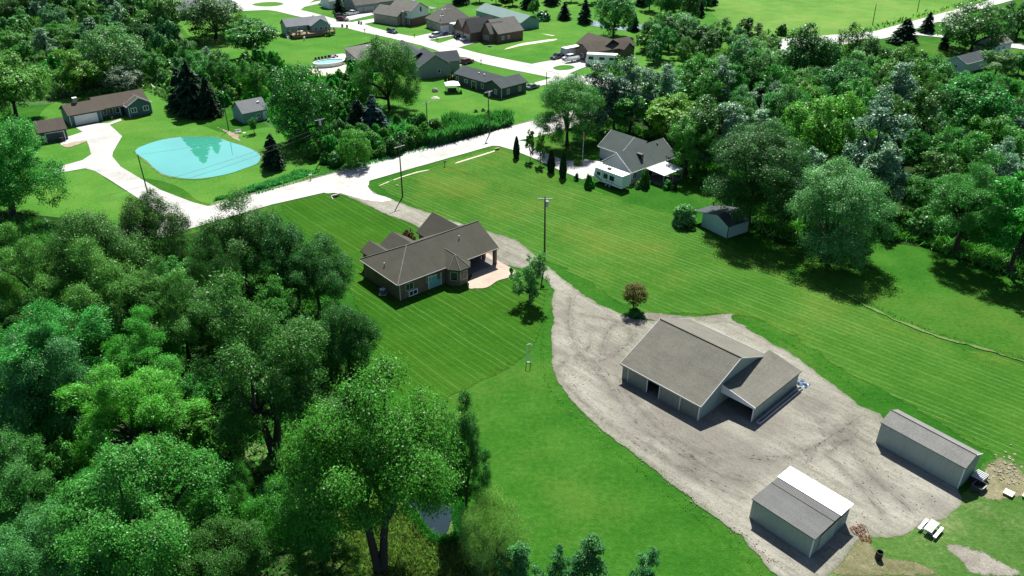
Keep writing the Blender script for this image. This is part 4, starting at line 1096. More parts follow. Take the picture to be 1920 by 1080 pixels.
# B tan house with grey garage doors, top
b = Bld('garage_house', 'tan house with two grey garage doors at the top of the street', (667, 10.6), (711, 5.5), None, h=3.2, Y=11)
X, Y, h = b.X, 11.0, b.h
b.gable(-.3, 0, X, Y, h, 4.4, 'x', MT['roof_far'])
b.walls(0, .35, X - .3, Y - .35, h - .17, MT['side_sage'], 'x', 4.2)
b.garage_door('y', .35, X * .2, 2.8, 2.3, MT['door_grey'], 4, trim=MT['side_sage']); b.garage_door('y', .35, X * .55, 5.0, 2.3, MT['door_grey'], 4, trim=MT['side_sage'])
b.gable(X - .5, 1.2, X + 11, Y + 3, h, 4.6, 'x', MT['roof_far'])
b.walls(X - .29, 1.6, X + 10.6, Y + 2.6, h - .17, MT['side_sage'], 'x', 4.3)
win(b, 'y', 1.6, (X + 3.6, X + 6.2), .9, 1.2, 1.6); b.door('y', 1.6, X + 1.5, 1.1, 2.1, MT['black'])
win(b, 'x', 0, (Y * .3, Y * .6), .9, 1.0, 1.4)
# C two storey house
b = Bld('two_storey_house', 'two storey house with white upper gable over dark brick', (771, 22), (803, 14.5), None, h=5.2)
X, Y, h = b.X, 11.5, b.h
rise = max(2.4, b.zat(X * .5, 0, 4.5) - h)
b.gable(-.2, -.25, X + .2, Y, h, rise, 'y', MT['roof_far'])
b.walls(0, 0, X, Y - .3, 2.7, MT['brick_red'], name='lower_wall'); b.walls(.003, .003, X - .003, Y - .3, h - .17, MT['side_white'], 'y', rise - .05, z0=2.703, name='upper_wall')
b.window('y', .003, X * .55, 4.4, 1.0, 1.9, MT['trim_grey'], 1)
win(b, 'x', 0, (1.6, 4.2), .6, 1.2, 1.9); win(b, 'x', .003, (2.4, 5.8), 3.2, 1.0, 1.4)
b.gable(-3.4, Y * .35, X * .6, Y + 5, 3.4, 2.6, 'y', MT['roof_far']); b.walls(-3.0, Y * .4, 0 - .003, Y + 4.6, 3.2, MT['brick_tan'], 'y', .8)
MB().box(-.9, 3.0, 0, -.004, 4.2, h - .1).obj('entry_column', MT['brick_tan'], b.t)
MB().box(X + .25, Y * .6, 0, X + 1.0, Y * .6 + 1.4, h + rise - .6).obj('chimney', MT['white'], b.t)
# D tan hipped house
b = Bld('hip_house', 'tan hipped-roof house with a row of white roof vents behind the parked camper', (828, 44), (886, 36.5), (810, 36.5), h=3.3)
X, Y, h = b.X, max(b.Y, 12.0), b.h
b.hip(-.4, -.4, X, Y, h, 5.4, 'x', MT['roof_far'])
b.walls(0, 0, X - .4, Y - .4, h - .17, MT['brick_tan'])
b.garage_door('y', 0, X * .13, 4.2, 2.3, MT['door_white'], 4); win(b, 'x', 0, (2.5, 6, 9.5), .8, 1.2, 1.5); win(b, 'y', 0, (X * .5, X * .75), .9, 1.3, 1.4)
for k in range(5): b.box_vent(X * .22 + k * 1.15, Y * .36, h + 5.4 * .72 * .98)
for k in range(2): b.box_vent(X * .08 + k * .9, Y * .2, h + 5.4 * .38)
# E brown brick house
b = Bld('brick_garage_house', 'dark brown brick house with pointed gables and two garage doors', (933, 64), (982, 56), None, h=3.2)
X, Y, h = b.X, 11.0, b.h
b.gable(0, -.3, X, Y, h, 3.9, 'x', MT['roof_far'])
b.walls(.3, 0, X - .3, Y - .3, h - .17, MT['brick_red'], 'x', 3.7)
b.gable(-2.2, 1.2, X * .45, 7.0, h, 3.2, 'x', MT['roof_far']); b.walls(-1.8, 1.6, .297, 6.6, h - .17, MT['brick_red'], 'x', 3.0)
b.gable(-6.5, 6.6, X * .4, 12.2, h, 4.2, 'x', MT['roof_far']); b.walls(-6.1, 7.0, .297, 11.8, h - .17, MT['brick_red'], 'x', 3.9)
b.gable(-5.8, 12.0, X * .3, 18.0, h, 3.4, 'x', MT['roof_far']); b.walls(-5.4, 12.4, .2, 17.6, h - .17, MT['brick_red'], 'x', 3.1)
b.garage_door('x', -6.1, 9.4, 3.2, 2.4, MT['door_tan'], 4, trim=MT['brick_tan']); b.garage_door('x', -5.4, 14.9, 4.2, 2.4, MT['door_tan'], 4, trim=MT['brick_tan'])
win(b, 'y', 0, (X * .2, X * .42), 1.0, 1.0, 1.2); win(b, 'x', -1.8, (3.3, 4.9), .9, 1.0, 1.4)
# green roofed low building behind it
b = Bld('pole_building', 'low pale green metal roofed outbuilding behind the brown brick house', (977, 43.5), (991.5, 41.5), None, h=2.6, cat='outbuilding', Y=10)
b.gable(-.2, 0, max(b.X, 5) + 4, 30, 2.6, 2.2, 'y', MT['roof_green'], .1); b.walls(.1, .3, max(b.X, 5) + 3.6, 29.6, 2.45, MT['side_teal'], 'y', 2.1)
# F sage garage gable (facing us) with the grey house running behind the big tree
b = Bld('sage_house', 'sage green house with a tall gable end and grey roofs behind the bright tree', (786, 126.5), (845.5, 120.5), None, h=3.4)
X, h = b.X, b.h; Y = 10.0
rise = max(3.0, b.zat(X / 2, 0, 102) - h)
b.gable(-.2, -.3, X + .2, Y, h, rise, 'y', MT['roof_slate'])
b.fascia(-.2, -.3, X + .2, Y, h, rise, 'y', MT['side_sage'], .2)
b.walls(.1, 0, X - .1, Y, h - .17, MT['side_sage'], 'y', rise - .04)
b.window('y', 0, X * .62, 1.2, .9, 1.1, MT['white'], 1)
b.gable(X * .4, 3.0, X + 4.5, 10.0, h, rise * .72, 'x', MT['roof_slate']); b.walls(X + .2, 3.4, X + 4.1, 9.6, h - .17, MT['side_sage'], 'x', rise * .62)
b.gable(-2.5, 6.0, X * .8, 24.0, h, rise * .86, 'y', MT['roof_slate']); b.walls(-2.1, 10.2, X * .75, 23.6, h - .17, MT['side_sage'], 'y', rise * .8)
b.hip(-14, 14, X * .3, 32, h, rise * 1.05, 'x', MT['roof_far']); b.walls(-13.6, 14.4, X * .25, 31.6, h - .2, MT['side_sage'])
win(b, 'x', -13.6, (17, 20, 24, 28), .6, 1.6, 1.9); win(b, 'y', 14.4, (-11, -8, -5), .6, 1.6, 1.9)
for k in range(6): b.box_vent(-9.5 + k * .9, 20.5, h + rise * .78)
sage = b
# G navy house
b = Bld('navy_house', 'long dark navy house with a charcoal roof beside the subdivision street', (940, 166), (991, 153.5), (905, 156.5), h=2.9)
X, Y, h = b.X, b.Y, b.h
rise = max(1.6, b.zat(0, Y / 2, 151) - h)
b.gable(0, 0, X, Y, h, rise, 'x', MT['roof_slate']); b.fascia(0, 0, X, Y, h, rise, 'x', MT['side_navy'], .2)
b.walls(.3, .3, X - .3, Y - .3, h - .17, MT['side_navy'], 'x', rise - .04)
far = b.loc(849.5, 137.7, h)
x0_, x1_, yend = .8, 8.8, far.y
b.gable(x0_, Y / 2, x1_, yend, h, rise * 1.05, 'y', MT['roof_slate']); b.walls(x0_ + .35, Y - .3 + .003, x1_ - .35, yend - .3, h - .17, MT['side_navy'], 'y', rise * .95)
win(b, 'y', .3, (X * .28, X * .72), .8, .95, 1.4); win(b, 'x', .3, (Y * .35,), .8, .95, 1.4)
for f_ in (.12, .95): b.window('x', x0_ + .35, Y + (yend - Y) * f_ if f_ < .9 else yend - 1.4, .9, 1.0, 1.3, MT['white'], 1)
b.window('x', x0_ + .35, Y + (yend - Y) * .62, 1.2, 1.4, .9, MT['white'], 2)
b.door('x', x0_ + .35, Y + (yend - Y) * .38, 1.8, 2.05, MT['glass'], .15, 'patio_door')
for k in (0, 1): b.box_vent(x0_ + 2.6, Y + 3.2 + k * 2.2, h + rise * .72, MT['white'], .18)
MB().box(.25, .22, 0, .36, .297, h - .2).obj('corner_trim', MT['white'], b.t)
navy = b
# I brown house at the end of its own drive
b = Bld('brown_house', 'brown house with a low gable roof and vehicles parked in front by the grove', (1105, 100), (1160, 90), (1079, 91), h=3.0)
X, Y, h = max(b.X, 20), b.Y, b.h
rise = max(2.2, b.zat(0, Y / 2, 85) - h)
MT['side_brown'] = siding('side_brown', (.10, .08, .06))
b.gable(0, 0, X, Y, h, rise, 'x', MT['roof_warm']); b.walls(.3, .4, X - .3, Y - .3, h - .17, MT['side_brown'], 'x', rise - .04)
b.gable(X * .3, 1.5, X * .8, Y + 6.5, h, rise * 1.25, 'y', MT['roof_warm']); b.walls(X * .33, Y - .3 + .003, X * .77, Y + 6.1, h - .17, MT['side_brown'], 'y', rise * 1.1)
b.gable(X * .62, -2.5, X * .86, Y * .6, h, 2.0, 'y', MT['roof_warm']); b.walls(X * .64, -2.2, X * .84, .39, h - .17, MT['side_brown'], 'y', 1.85)
win(b, 'x', .3, (Y * .5,), 1.0, 1.2, 1.2); win(b, 'y', .4, (X * .3, X * .5), .8, 1.1, 1.3)
brownh = b
# L grey house at the right
b = Bld('grey_house', 'small grey gabled house half hidden by trees at the upper right', (1813.5, 120.5), (1850, 108), (1791, 114.5), h=3.0)
X, Y, h = max(b.X, 14), max(b.Y, 7), b.h
rise = max(1.8, b.zat(0, Y / 2, 110.5) - h)
b.gable(0, 0, X, Y, h, rise, 'x', MT['roof_slate']); b.fascia(0, 0, X, Y, h, rise, 'x', MT['white'], .18)
b.walls(.3, .3, X - .3, Y - .3, h - .17, MT['side_pale'], 'x', rise - .05); win(b, 'x', .3, (Y * .5,), 1.0, 1.3, 1.2)
# another roof far right, and top left corner house
b = Bld('cottage', 'pale cottage with a warm roof behind the far right trees', (1868, 86), (1896, 80), None, h=2.9, Y=7)
b.gable(0, 0, 11, 7.5, 2.9, 2.0, 'x', MT['roof_far']); b.walls(.3, .3, 10.7, 7.2, 2.75, MT['side_white'], 'x', 1.9); win(b, 'y', .3, (3, 6), .9, 1.1, 1.2)
b = Bld('corner_house', 'dark sided house with a pale hipped roof behind the trees at the top left', (352, 21), (410, 12), None, h=3.0, Y=12)
b.hip(-2, 0, 22, 12, 3.0, 4.2, 'x', MT['roof_light']); b.walls(-1.6, .4, 21.6, 11.6, 2.84, MT['side_navy']); win(b, 'y', .4, (2, 5, 9), .8, 1.2, 1.4)
b = Bld('long_house', 'long dark house showing its low side at the very top left', (326, 3.5), (362, 2.5), None, h=3.2, Y=9)
b.gable(-1, 0, 13, 10, 3.2, 2.8, 'x', MT['roof_slate']); b.walls(-.7, .3, 12.7, 9.7, 3.0, MT['side_navy'], 'x', 2.7); win(b, 'y', .3, (2, 6, 10), .9, 1.2, 1.3)
b = Bld('white_cottage', 'white house behind the roadside conifer at the top of the street', (617, 3.5), (634, 1.5), None, h=3.0, Y=8)
b.gable(0, 0, 8, 8, 3.0, 2.4, 'x', MT['roof_light']); b.walls(.3, .3, 7.7, 7.7, 2.84, MT['side_white'], 'x', 2.3); win(b, 'y', .3, (2.2, 5.4), .9, 1.0, 1.3)

# ================================================================== vegetation
MT['bark'] = plain('bark', (.075, .062, .048), .9, .35, 5)
MT['bark_dark'] = plain('bark_dark', (.035, .03, .025), .9, .3, 5)
TINT = {
    'dark': leaf('leaf_dark', (.032, .125, .019), .24, .025),
    'mid': leaf('leaf_mid', (.052, .205, .027), .26, .03),
    'bright': leaf('leaf_bright', (.045, .23, .024), .28, .03),
    'yellow': leaf('leaf_yellow', (.085, .25, .024), .3, .03),
    'pale': leaf('leaf_pale', (.105, .265, .07), .28, .025),
    'silver': leaf('leaf_silver', (.115, .245, .145), .25, .025, .9, .36, .2),
    'willow': leaf('leaf_willow', (.19, .32, .10), .35, .025),
    'teal': leaf('leaf_teal', (.052, .205, .052), .26, .025),
    'spruce': leaf('leaf_spruce', (.02, .062, .03), .12, .02, .6, .6, .1),
    'bluespruce': leaf('leaf_bluespruce', (.04, .095, .075), .1, .02, .6, .6, .1),
    'column': leaf('leaf_column', (.010, .036, .014), .06, .02, .5, .6, .1),
    'red': leaf('leaf_red', (.095, .088, .02), .3, .04),
    'plum': leaf('leaf_plum', (.085, .035, .03), .2, .04),
    'white': leaf('leaf_white', (.15, .23, .15), .25, .03, 1.1),
    'hay': leaf('leaf_hay', (.17, .27, .075), .5, .03),
    'reed': leaf('leaf_reed', (.05, .21, .075), .5, .03),
}

def quads_mesh(name, C, A, B, bend=.18):
    """leaf quads: centre C, half axes A (long) and B (short); each is folded a little along A"""
    n = len(C)
    nrm = np.cross(A, B); ln = np.linalg.norm(nrm, axis=1, keepdims=True); nrm = nrm / np.maximum(ln, 1e-9)
    L = np.linalg.norm(B, axis=1, keepdims=True)
    v = np.empty((n, 4, 3), np.float32)
    v[:, 0] = C - A; v[:, 1] = C + B + nrm * L * bend; v[:, 2] = C + A; v[:, 3] = C - B + nrm * L * bend
    me = bpy.data.meshes.new(name)
    me.vertices.add(n * 4); me.vertices.foreach_set('co', v.reshape(-1))
    me.loops.add(n * 4); me.loops.foreach_set('vertex_index', np.arange(n * 4, dtype=np.int32))
    me.polygons.add(n); me.polygons.foreach_set('loop_start', np.arange(0, n * 4, 4, dtype=np.int32))
    me.polygons.foreach_set('loop_total', np.full(n, 4, np.int32))
    me.update(calc_edges=True)
    return me
def unit(a): return a / np.maximum(np.linalg.norm(a, axis=-1, keepdims=True), 1e-9)
def leaf_axes(nrm, size, r, long=1.0):
    n = len(nrm)
    t = unit(np.cross(nrm, unit(r.normal(size=(n, 3)))))
    b = np.cross(nrm, t)
    s = size * r.uniform(.65, 1.35, (n, 1))
    return t * s * long, b * s * .62

def crown(name, kind, n, size, seed):
    """normalised crown: x,y in [-1,1], z in [0,1]; asp = height / diameter it is meant for"""
    r = np.random.default_rng(seed)
    asp = {'round': .85, 'oak': .7, 'ash': 1.15, 'poplar': 1.5, 'willow': .85, 'vase': .9}.get(kind, .9)
    if kind in ('round', 'oak', 'ash', 'poplar', 'willow', 'vase', 'dome'):
        nl = {'round': 40, 'oak': 32, 'ash': 46, 'poplar': 38, 'willow': 24, 'vase': 34, 'dome': 60}[kind]
        lr = {'round': (.13, .29), 'oak': (.16, .34), 'ash': (.1, .24), 'poplar': (.13, .28), 'willow': (.2, .36), 'vase': (.14, .28), 'dome': (.16, .24)}[kind]
        d = unit(r.normal(size=(nl * 3, 3))); d = d[(d[:, 2] > -.75)][:nl]; nl = len(d)
        rad = r.uniform(.5, .98, nl) if kind != 'dome' else r.uniform(.7, .82, nl)
        rad *= 1 + .16 * np.sin(2 * np.arctan2(d[:, 1], d[:, 0]) + seed) * (kind != 'dome'); rad[: nl // 6] *= .45
        lc = d * rad[:, None]; lc[:, 2] *= asp
        if kind == 'poplar': lc[:, :2] *= (1 - .42 * np.clip(lc[:, 2:] / asp, -.4, 1))
        if kind == 'vase': lc[:, :2] *= (.75 + .35 * np.clip(lc[:, 2:] / asp, -1, .6))
        if kind == 'ash': lc[:, 2] = lc[:, 2] * .9 + .12 * r.normal(size=nl)
        lrad = r.uniform(lr[0], lr[1], nl)
        # clumps on the lobes
        nc = 22; w = lrad ** 2; w /= w.sum()
        ncl = int(nl * nc); li = r.choice(nl, ncl, p=w)
        cd = unit(r.normal(size=(ncl, 3))); cd[:, 2] = np.abs(cd[:, 2]) * np.where(r.random(ncl) < .72, 1, -1); 
        cc = lc[li] + cd * lrad[li][:, None] * r.uniform(.75, 1.05, (ncl, 1)) * np.array([1, 1, .85])
        # drop clumps buried inside other lobes
        dm = np.linalg.norm(cc[:, None] - lc[None], axis=2) / lrad[None]
        dm[np.arange(ncl), li] = 9
        keep = dm.min(1) > .8
        keep |= r.random(ncl) < .1
        cc, cd = cc[keep], cd[keep]; ncl = len(cc)
        ci = r.integers(0, ncl, n)
        sg = np.mean(lrad) * (.27 if kind != 'ash' else .33)
        off = r.normal(size=(n, 3)) * sg; off[:, 2] *= .6
        P = cc[ci] + off
        nr = unit(unit(P) * .35 + cd[ci] * .45 + np.array([0, 0, .95]) + r.normal(size=(n, 3)) * .5)
        lg = 1.0
        if kind == 'willow':
            h = np.linalg.norm(P[:, :2], axis=1)
            P[:, 2] -= r.random(n) ** 1.5 * .55 * np.clip(h, .2, 1) * asp
            lg = 1.7
        if kind == 'ash': lg = 1.45
        A, B = leaf_axes(nr, size, r, lg)
        if kind == 'willow':
            A = A * .4 + np.array([0, 0, -1]) * np.linalg.norm(A, axis=1, keepdims=True) * .75
        if kind == 'ash':
            A = A * .75 + unit(P * np.array([1, 1, .6])) * np.linalg.norm(A, axis=1, keepdims=True) * .5
        zmin, zmax = np.percentile(P[:, 2], [.3, 99.9]); rx = np.percentile(np.linalg.norm(P[:, :2], axis=1), 99.5)
        limbs = lc[r.permutation(nl)[:9]].copy()
        sc = np.array([1 / rx, 1 / rx, 1 / (zmax - zmin)])
        P[:, 2] -= zmin; limbs[:, 2] -= zmin
        return quads_mesh(name, P * sc, A * sc, B * sc), limbs * sc
    if kind in ('conifer', 'column'):
        if kind == 'conifer':
            nb = 190
            zb = np.sort(r.random(nb) ** 1.25); az = r.uniform(0, 2 * np.pi, nb)
            ln = (1 - zb) ** .8 * r.uniform(.72, 1.05, nb) + .03
            bi = r.choice(nb, n, p=(ln + .12) / (ln + .12).sum())
            u = r.random(n) ** .6
            rr_ = ln[bi] * u
            spread = r.normal(size=n) * .16 * ln[bi] * (1.15 - u)
            a = az[bi]
            x = np.cos(a) * rr_ - np.sin(a) * spread; y = np.sin(a) * rr_ + np.cos(a) * spread
            z = zb[bi] * .97 + .05 - u * u * .075 * (1 - zb[bi]) + r.normal(size=n) * .008
            P = np.stack([x, y, np.clip(z, 0, 1.02)], 1)
            nr = unit(np.stack([np.cos(a) * .5, np.sin(a) * .5, np.ones(n)], 1) + r.normal(size=(n, 3)) * .4)
            A, B = leaf_axes(nr, size, r, 1.3)
            out = np.stack([np.cos(a), np.sin(a), -.3 * np.ones(n)], 1)
            A = A * .4 + out * np.linalg.norm(A, axis=1, keepdims=True) * .7
        else:
            z = r.random(n); prof = np.minimum(1, (1 - z) ** .5 * 1.3) * np.minimum(1, .72 + z * 1.2)
            a = r.uniform(0, 2 * np.pi, n)
            rad = prof * (1 - .3 * r.random(n) ** 2) * (1 + .12 * np.sin(a * 5 + z * 20))
            P = np.stack([np.cos(a) * rad, np.sin(a) * rad, z], 1)
            nr = unit(np.stack([np.cos(a), np.sin(a), .3 * np.ones(n)], 1) + r.normal(size=(n, 3)) * .5)
            A, B = leaf_axes(nr, size, r, 1.2)
        return quads_mesh(name, P, A * np.array([1, 1, .45]), B * np.array([1, 1, .45])), None
    # bush: a lumpy dome
    nl = 16
    d = unit(r.normal(size=(nl, 3))); d[:, 2] = np.abs(d[:, 2])
    lc = d * r.uniform(.35, .72, (nl, 1)); lrad = r.uniform(.26, .42, nl)
    li = r.integers(0, nl, n); cd = unit(r.normal(size=(n, 3))); cd[:, 2] = np.where(cd[:, 2] < -.3, -cd[:, 2], cd[:, 2])
    P = lc[li] + cd * lrad[li][:, None] * r.uniform(.7, 1.08, (n, 1)); P[:, 2] = np.maximum(P[:, 2], 0)
    nr = unit(cd * .7 + np.array([0, 0, .9]) + r.normal(size=(n, 3)) * .5)
    A, B = leaf_axes(nr, size, r, 1.1)
    rx = np.percentile(np.linalg.norm(P[:, :2], axis=1), 99); sc = np.array([1 / rx, 1 / rx, 1 / np.percentile(P[:, 2], 99.7)])
    return quads_mesh(name, P * sc, A * sc, B * sc), None

def trunk_mesh(name, limbs, cb, seed, tr=.055, double=False):
    """trunk and limbs in the tree's unit box: x,y in [-1,1], z in [0,1], the crown starting at cb"""
    rr = random.Random(seed); mb = MB()
    fork = cb + (1 - cb) * .12
    lean = (rr.uniform(-.05, .05), rr.uniform(-.05, .05))
    mid = (lean[0] * .6, lean[1] * .6, fork * .5)
    top = (lean[0], lean[1], fork)
    stems = [((0, 0), mid, top)]
    if double: stems = [((-.02, 0), (-.06, .02, fork * .5), (-.14, .03, fork * .95)), ((.03, 0), (.08, -.02, fork * .5), (.12, -.03, fork * .95))]
    for s0, m_, t_ in stems:
        mb.tube([(s0[0], s0[1], -.01), (s0[0], s0[1], .02), m_, t_], [tr * 1.5, tr * 1.1, tr * .85, tr * .7], 8)
        if limbs is not None:
            for k, l in enumerate(limbs):
                if double and (k % 2) == (s0[0] > 0): continue
                e = (l[0] * .92, l[1] * .92, cb + (1 - cb) * l[2])
                q = (t_[0] + (e[0] - t_[0]) * .45, t_[1] + (e[1] - t_[1]) * .45, t_[2] + (e[2] - t_[2]) * .62)
                st = (t_[0], t_[1], t_[2] - rr.uniform(.0, .25) * fork)
                mb.tube([st, q, e], [tr * .5, tr * .3, tr * .1], 5, cap=False)
        else:
            mb.tube([t_, (0, 0, .9)], [tr * .7, tr * .15], 6)
    me = mb.mesh(name, True); me.materials.append(None); return me

SPEC = {  # kind: lod -> (count, leaf size), seeds
    'round': {'hi': (75600, 0.0129), 'mid': (15000, .031), 'lo': (4000, .065)},
    'oak': {'hi': (75600, 0.0137), 'mid': (15000, .031), 'lo': (4000, .066)},
    'ash': {'hi': (70200, 0.0116), 'mid': (15000, .027)},
    'poplar': {'hi': (54000, 0.0166), 'mid': (13000, .036), 'lo': (3600, .075)},
    'willow': {'hi': (59400, 0.0116)},
    'dome': {'hi': (81000, 0.0120), 'mid': (16000, .026)},
    'vase': {'hi': (67500, 0.0120), 'mid': (11000, .034)},
    'conifer': {'mid': (9000, .085), 'lo': (3000, .14)},
    'column': {'lo': (2200, .17)},
    'bush': {'mid': (3600, .07), 'lo': (1100, .13)},
}
VARS = {('round', 'hi'): 3, ('round', 'mid'): 3, ('round', 'lo'): 2, ('oak', 'hi'): 2, ('oak', 'mid'): 2, ('ash', 'hi'): 2, ('ash', 'mid'): 2, ('poplar', 'hi'): 1, ('poplar', 'mid'): 2, ('conifer', 'mid'): 2, ('conifer', 'lo'): 1, ('bush', 'mid'): 2}
_cr, _tk, _cnt = {}, {}, {}
def get_crown(kind, lod):
    sp = SPEC[kind]
    if lod not in sp: lod = 'mid' if 'mid' in sp else list(sp)[0]
    k = _cnt.get((kind, lod), 0); _cnt[(kind, lod)] = k + 1
    v = k % VARS.get((kind, lod), 1)
    if (kind, lod, v) not in _cr:
        _cr[(kind, lod, v)] = crown(f'{kind}_crown', kind, *sp[lod], seed=sum(map(ord, kind)) % 7 + {'hi': 100, 'mid': 200, 'lo': 300}[lod] + v * 17 + len(kind))
    return _cr[(kind, lod, v)], (kind, lod, v)
CB = {'round': .2, 'oak': .22, 'ash': .24, 'poplar': .18, 'willow': .16, 'vase': .25, 'dome': .06, 'conifer': .05, 'column': .02, 'bush': 0.0}
NAMES = {'conifer': ('spruce_tree', 'spruce'), 'column': ('arborvitae', 'arborvitae'), 'bush': ('shrub', 'shrub'), 'willow': ('willow_tree', 'tree'), 'poplar': ('poplar_tree', 'tree'), 'ash': ('ash_tree', 'tree'), 'oak': ('oak_tree', 'tree'), 'round': ('maple_tree', 'tree'), 'vase': ('elm_tree', 'tree'), 'dome': ('dome_tree', 'tree')}
NAMES = {k: (('broadleaf_tree', 'tree') if v[1] == 'tree' and k not in ('willow', 'poplar') else v) for k, v in NAMES.items()}
TREES = []
MARKS = []
def mark(px, py, name): MARKS.append((px, py, name))
USED = {}
def where(P, h, adj, zone):
    """words that tell a tree from its neighbours: what it stands next to"""
    x, y = proj((P.x, P.y, h * .6))
    best = sorted(MARKS, key=lambda m: (m[0] - x) ** 2 + (1.6 * (m[1] - y)) ** 2)
    cand = []
    for mx, my, nm in best[:6]:
        dx, dy = x - mx, (y - my) * 1.6
        if abs(dx) > abs(dy): rel = 'to the right of' if dx > 0 else 'to the left of'
        else: rel = 'in front of' if dy > 0 else 'behind'
        cand.append(f'{adj} {rel} {nm}')
    size = 'tall ' if h > 12.5 else ('low ' if h < 7.5 else '')
    for c in [size + c for c in cand]:
        if c not in USED: USED[c] = 1; return c
    return size + cand[0]
def put_tree(kind, tint, P, wm, h, label, group=None, cb=None, double=False, bark='bark_dark', lod=None, name=None):
    D = dist(P); wpx = wm * FPX / D
    if lod is None: lod = 'hi' if wpx > 115 and D < 150 else ('mid' if wpx > 42 else 'lo')
    (me, limbs), key = get_crown(kind, lod)
    cb = CB[kind] if cb is None else cb
    nm, cat = NAMES[kind]
    t = thing(name or nm, label, cat, (P.x, P.y, 0), random.uniform(0, 6.28), group)
    if not me.materials: me.materials.append(None)
    c = link('crown' if kind != 'bush' else 'foliage', me, None, t)
    c.scale = (wm / 2, wm / 2, h * (1 - cb)); c.location = (0, 0, h * cb)
    c.material_slots[0].link = 'OBJECT'; c.material_slots[0].material = TINT[tint]
    if kind != 'bush':
        tk = key + (round(cb, 2), double)
        if tk not in _tk: _tk[tk] = trunk_mesh('trunk', limbs, cb, len(_tk), {'column': .1, 'conifer': .06}.get(kind, .05), double)
        tr_ = link('trunk', _tk[tk], None, t); tr_.scale = (wm / 2, wm / 2, h)
        tr_.material_slots[0].link = 'OBJECT'; tr_.material_slots[0].material = MT[bark]
    TREES.append((P.x, P.y, wm))
    return t
def tree(kind, tint, x, ytop, w, label, base=None, hr=1.15, group=None, **kw):
    """place a tree by where its top (and, if seen, its base) stands in the photograph"""
    if base:
        P = G(*base); D = dist(P); wm = w * D / FPX; h = solve_z(P.x, P.y, ytop)
    else:
        h = 10.0
        for _ in range(12):
            P = G(x, ytop, h); D = dist(P); wm = w * D / FPX; h = min(hr * wm, 30)
        # the outline's top is the far shoulder of the crown: bring the stem forward a little
        P = Vector((P.x, P.y - wm * .14, 0))
    return put_tree(kind, tint, Vector((P.x, P.y, 0)), wm, h, label, group, **kw)

LW = 'trees of the thick wood on the left'
RW = 'trees of the wood on the right'
# ---- the wood at the left, trees one can name
tree('oak', 'dark', 185, 366, 210, 'dark round oak at the wood edge just below the left gravel drive', hr=1.0, group=LW)
tree('dome', 'dark', 278, 353, 130, 'tall dark tree whose top stands in front of the pale left drive', hr=1.25, group=LW)
tree('oak', 'dark', 445, 362, 185, 'large dark leafy tree at the wood edge beside the road junction', hr=1.05, group=LW)
tree('oak', 'dark', 545, 398, 175, 'dark leafy tree at the wood edge above the front lawn', hr=1.05, group=LW)
tree('oak', 'dark', 590, 445, 140, 'dark tree leaning over the striped front lawn left of the brown house', hr=1.1, group=LW)
tree('oak', 'dark', 648, 545, 168, 'big dark broad tree reaching farthest over the striped lawn', hr=1.1, group=LW)
tree('ash', 'dark', 470, 520, 280, 'big dark ash with tall bare trunks in the middle of the left wood', base=(515, 850), group=LW, cb=.19, double=True)
tree('ash', 'mid', 45, 405, 175, 'mid green feathery tree at the left edge below the grey-trunked lawn tree', hr=1.2, group=LW)
tree('ash', 'mid', 190, 438, 210, 'mid green feathery tree before the round dark oak', hr=1.2, group=LW)
tree('ash', 'mid', 320, 470, 190, 'green feathery tree in the middle of the left wood', hr=1.25, group=LW)
tree('round', 'dark', 400, 445, 130, 'slim dark tree between the two big oaks of the left wood', hr=1.5, group=LW)
tree('poplar', 'yellow', 398, 470, 60, 'narrow yellow-green vine covered tree at the left wood edge', hr=2.2, group=LW)
tree('ash', 'mid', 90, 535, 240, 'broad mid green tree in the left wood near the left edge', hr=1.1, group=LW)
tree('ash', 'bright', 260, 560, 180, 'bright green tree in a shaded gap of the left wood', hr=1.1, group=LW)
tree('round', 'teal', 40, 622, 200, 'teal green rounded tree at the left edge of the picture', hr=1.15, group=LW)
tree('ash', 'yellow', 240, 655, 235, 'bright yellow-green tree in the lower middle of the left wood', hr=1.05, group=LW)
tree('round', 'mid', 225, 822, 345, 'broad green tree in the bottom left corner with sunlit top leaves', hr=1.05, group=LW)
tree('round', 'mid', 425, 868, 125, 'small rounded tree between corner tree and big bright tree', hr=1.3, group=LW)
tree('oak', 'bright', 678, 714, 300, 'large bright green tree with two bare trunks in front of the lawn', base=(716, 1078), group=LW, cb=.36, double=True)
tree('poplar', 'dark', 885, 738, 118, 'slender dark ivy clad tree beside the dark stream', base=(875, 975), group=LW, cb=.12)
tree('round', 'bright', 545, 895, 200, 'lower bright green tree tucked under the big two-trunked tree', hr=1.1, group=LW)
tree('willow', 'willow', 925, 925, 165, 'pale drooping willow by the dark stream at the bottom', hr=.9, group=LW, cb=.2, double=True, lod='hi')
tree('poplar', 'teal', 975, 1008, 95, 'blue-green sapling at the bottom edge next to the willow', hr=1.5, group=LW)
tree('poplar', 'teal', 1050, 1018, 70, 'low blue-green sapling at the bottom edge between two taller ones', hr=1.6, group=LW)
tree('poplar', 'teal', 1108, 996, 110, 'tallest blue-green sapling at the bottom edge in front of the green lawn', hr=1.6, group=LW)
tree('poplar', 'teal', 1216, 1020, 92, 'rightmost blue-green sapling at the bottom edge', hr=1.6, group=LW)
tree('round', 'dark', -10, 790, 190, 'dark tree half out of the picture at the lower left edge', hr=1.2, group=LW)
tree('round', 'teal', 60, 935, 200, 'shaded bluish tree in the lower left corner', hr=1.0, group=LW)
tree('round', 'dark', 395, 985, 210, 'dark tree at the bottom edge below the small rounded tree', hr=1.1, group=LW)
tree('round', 'mid', 600, 1015, 150, 'half seen green tree at the bottom edge left of the two bare trunks', hr=1.0, group=LW)
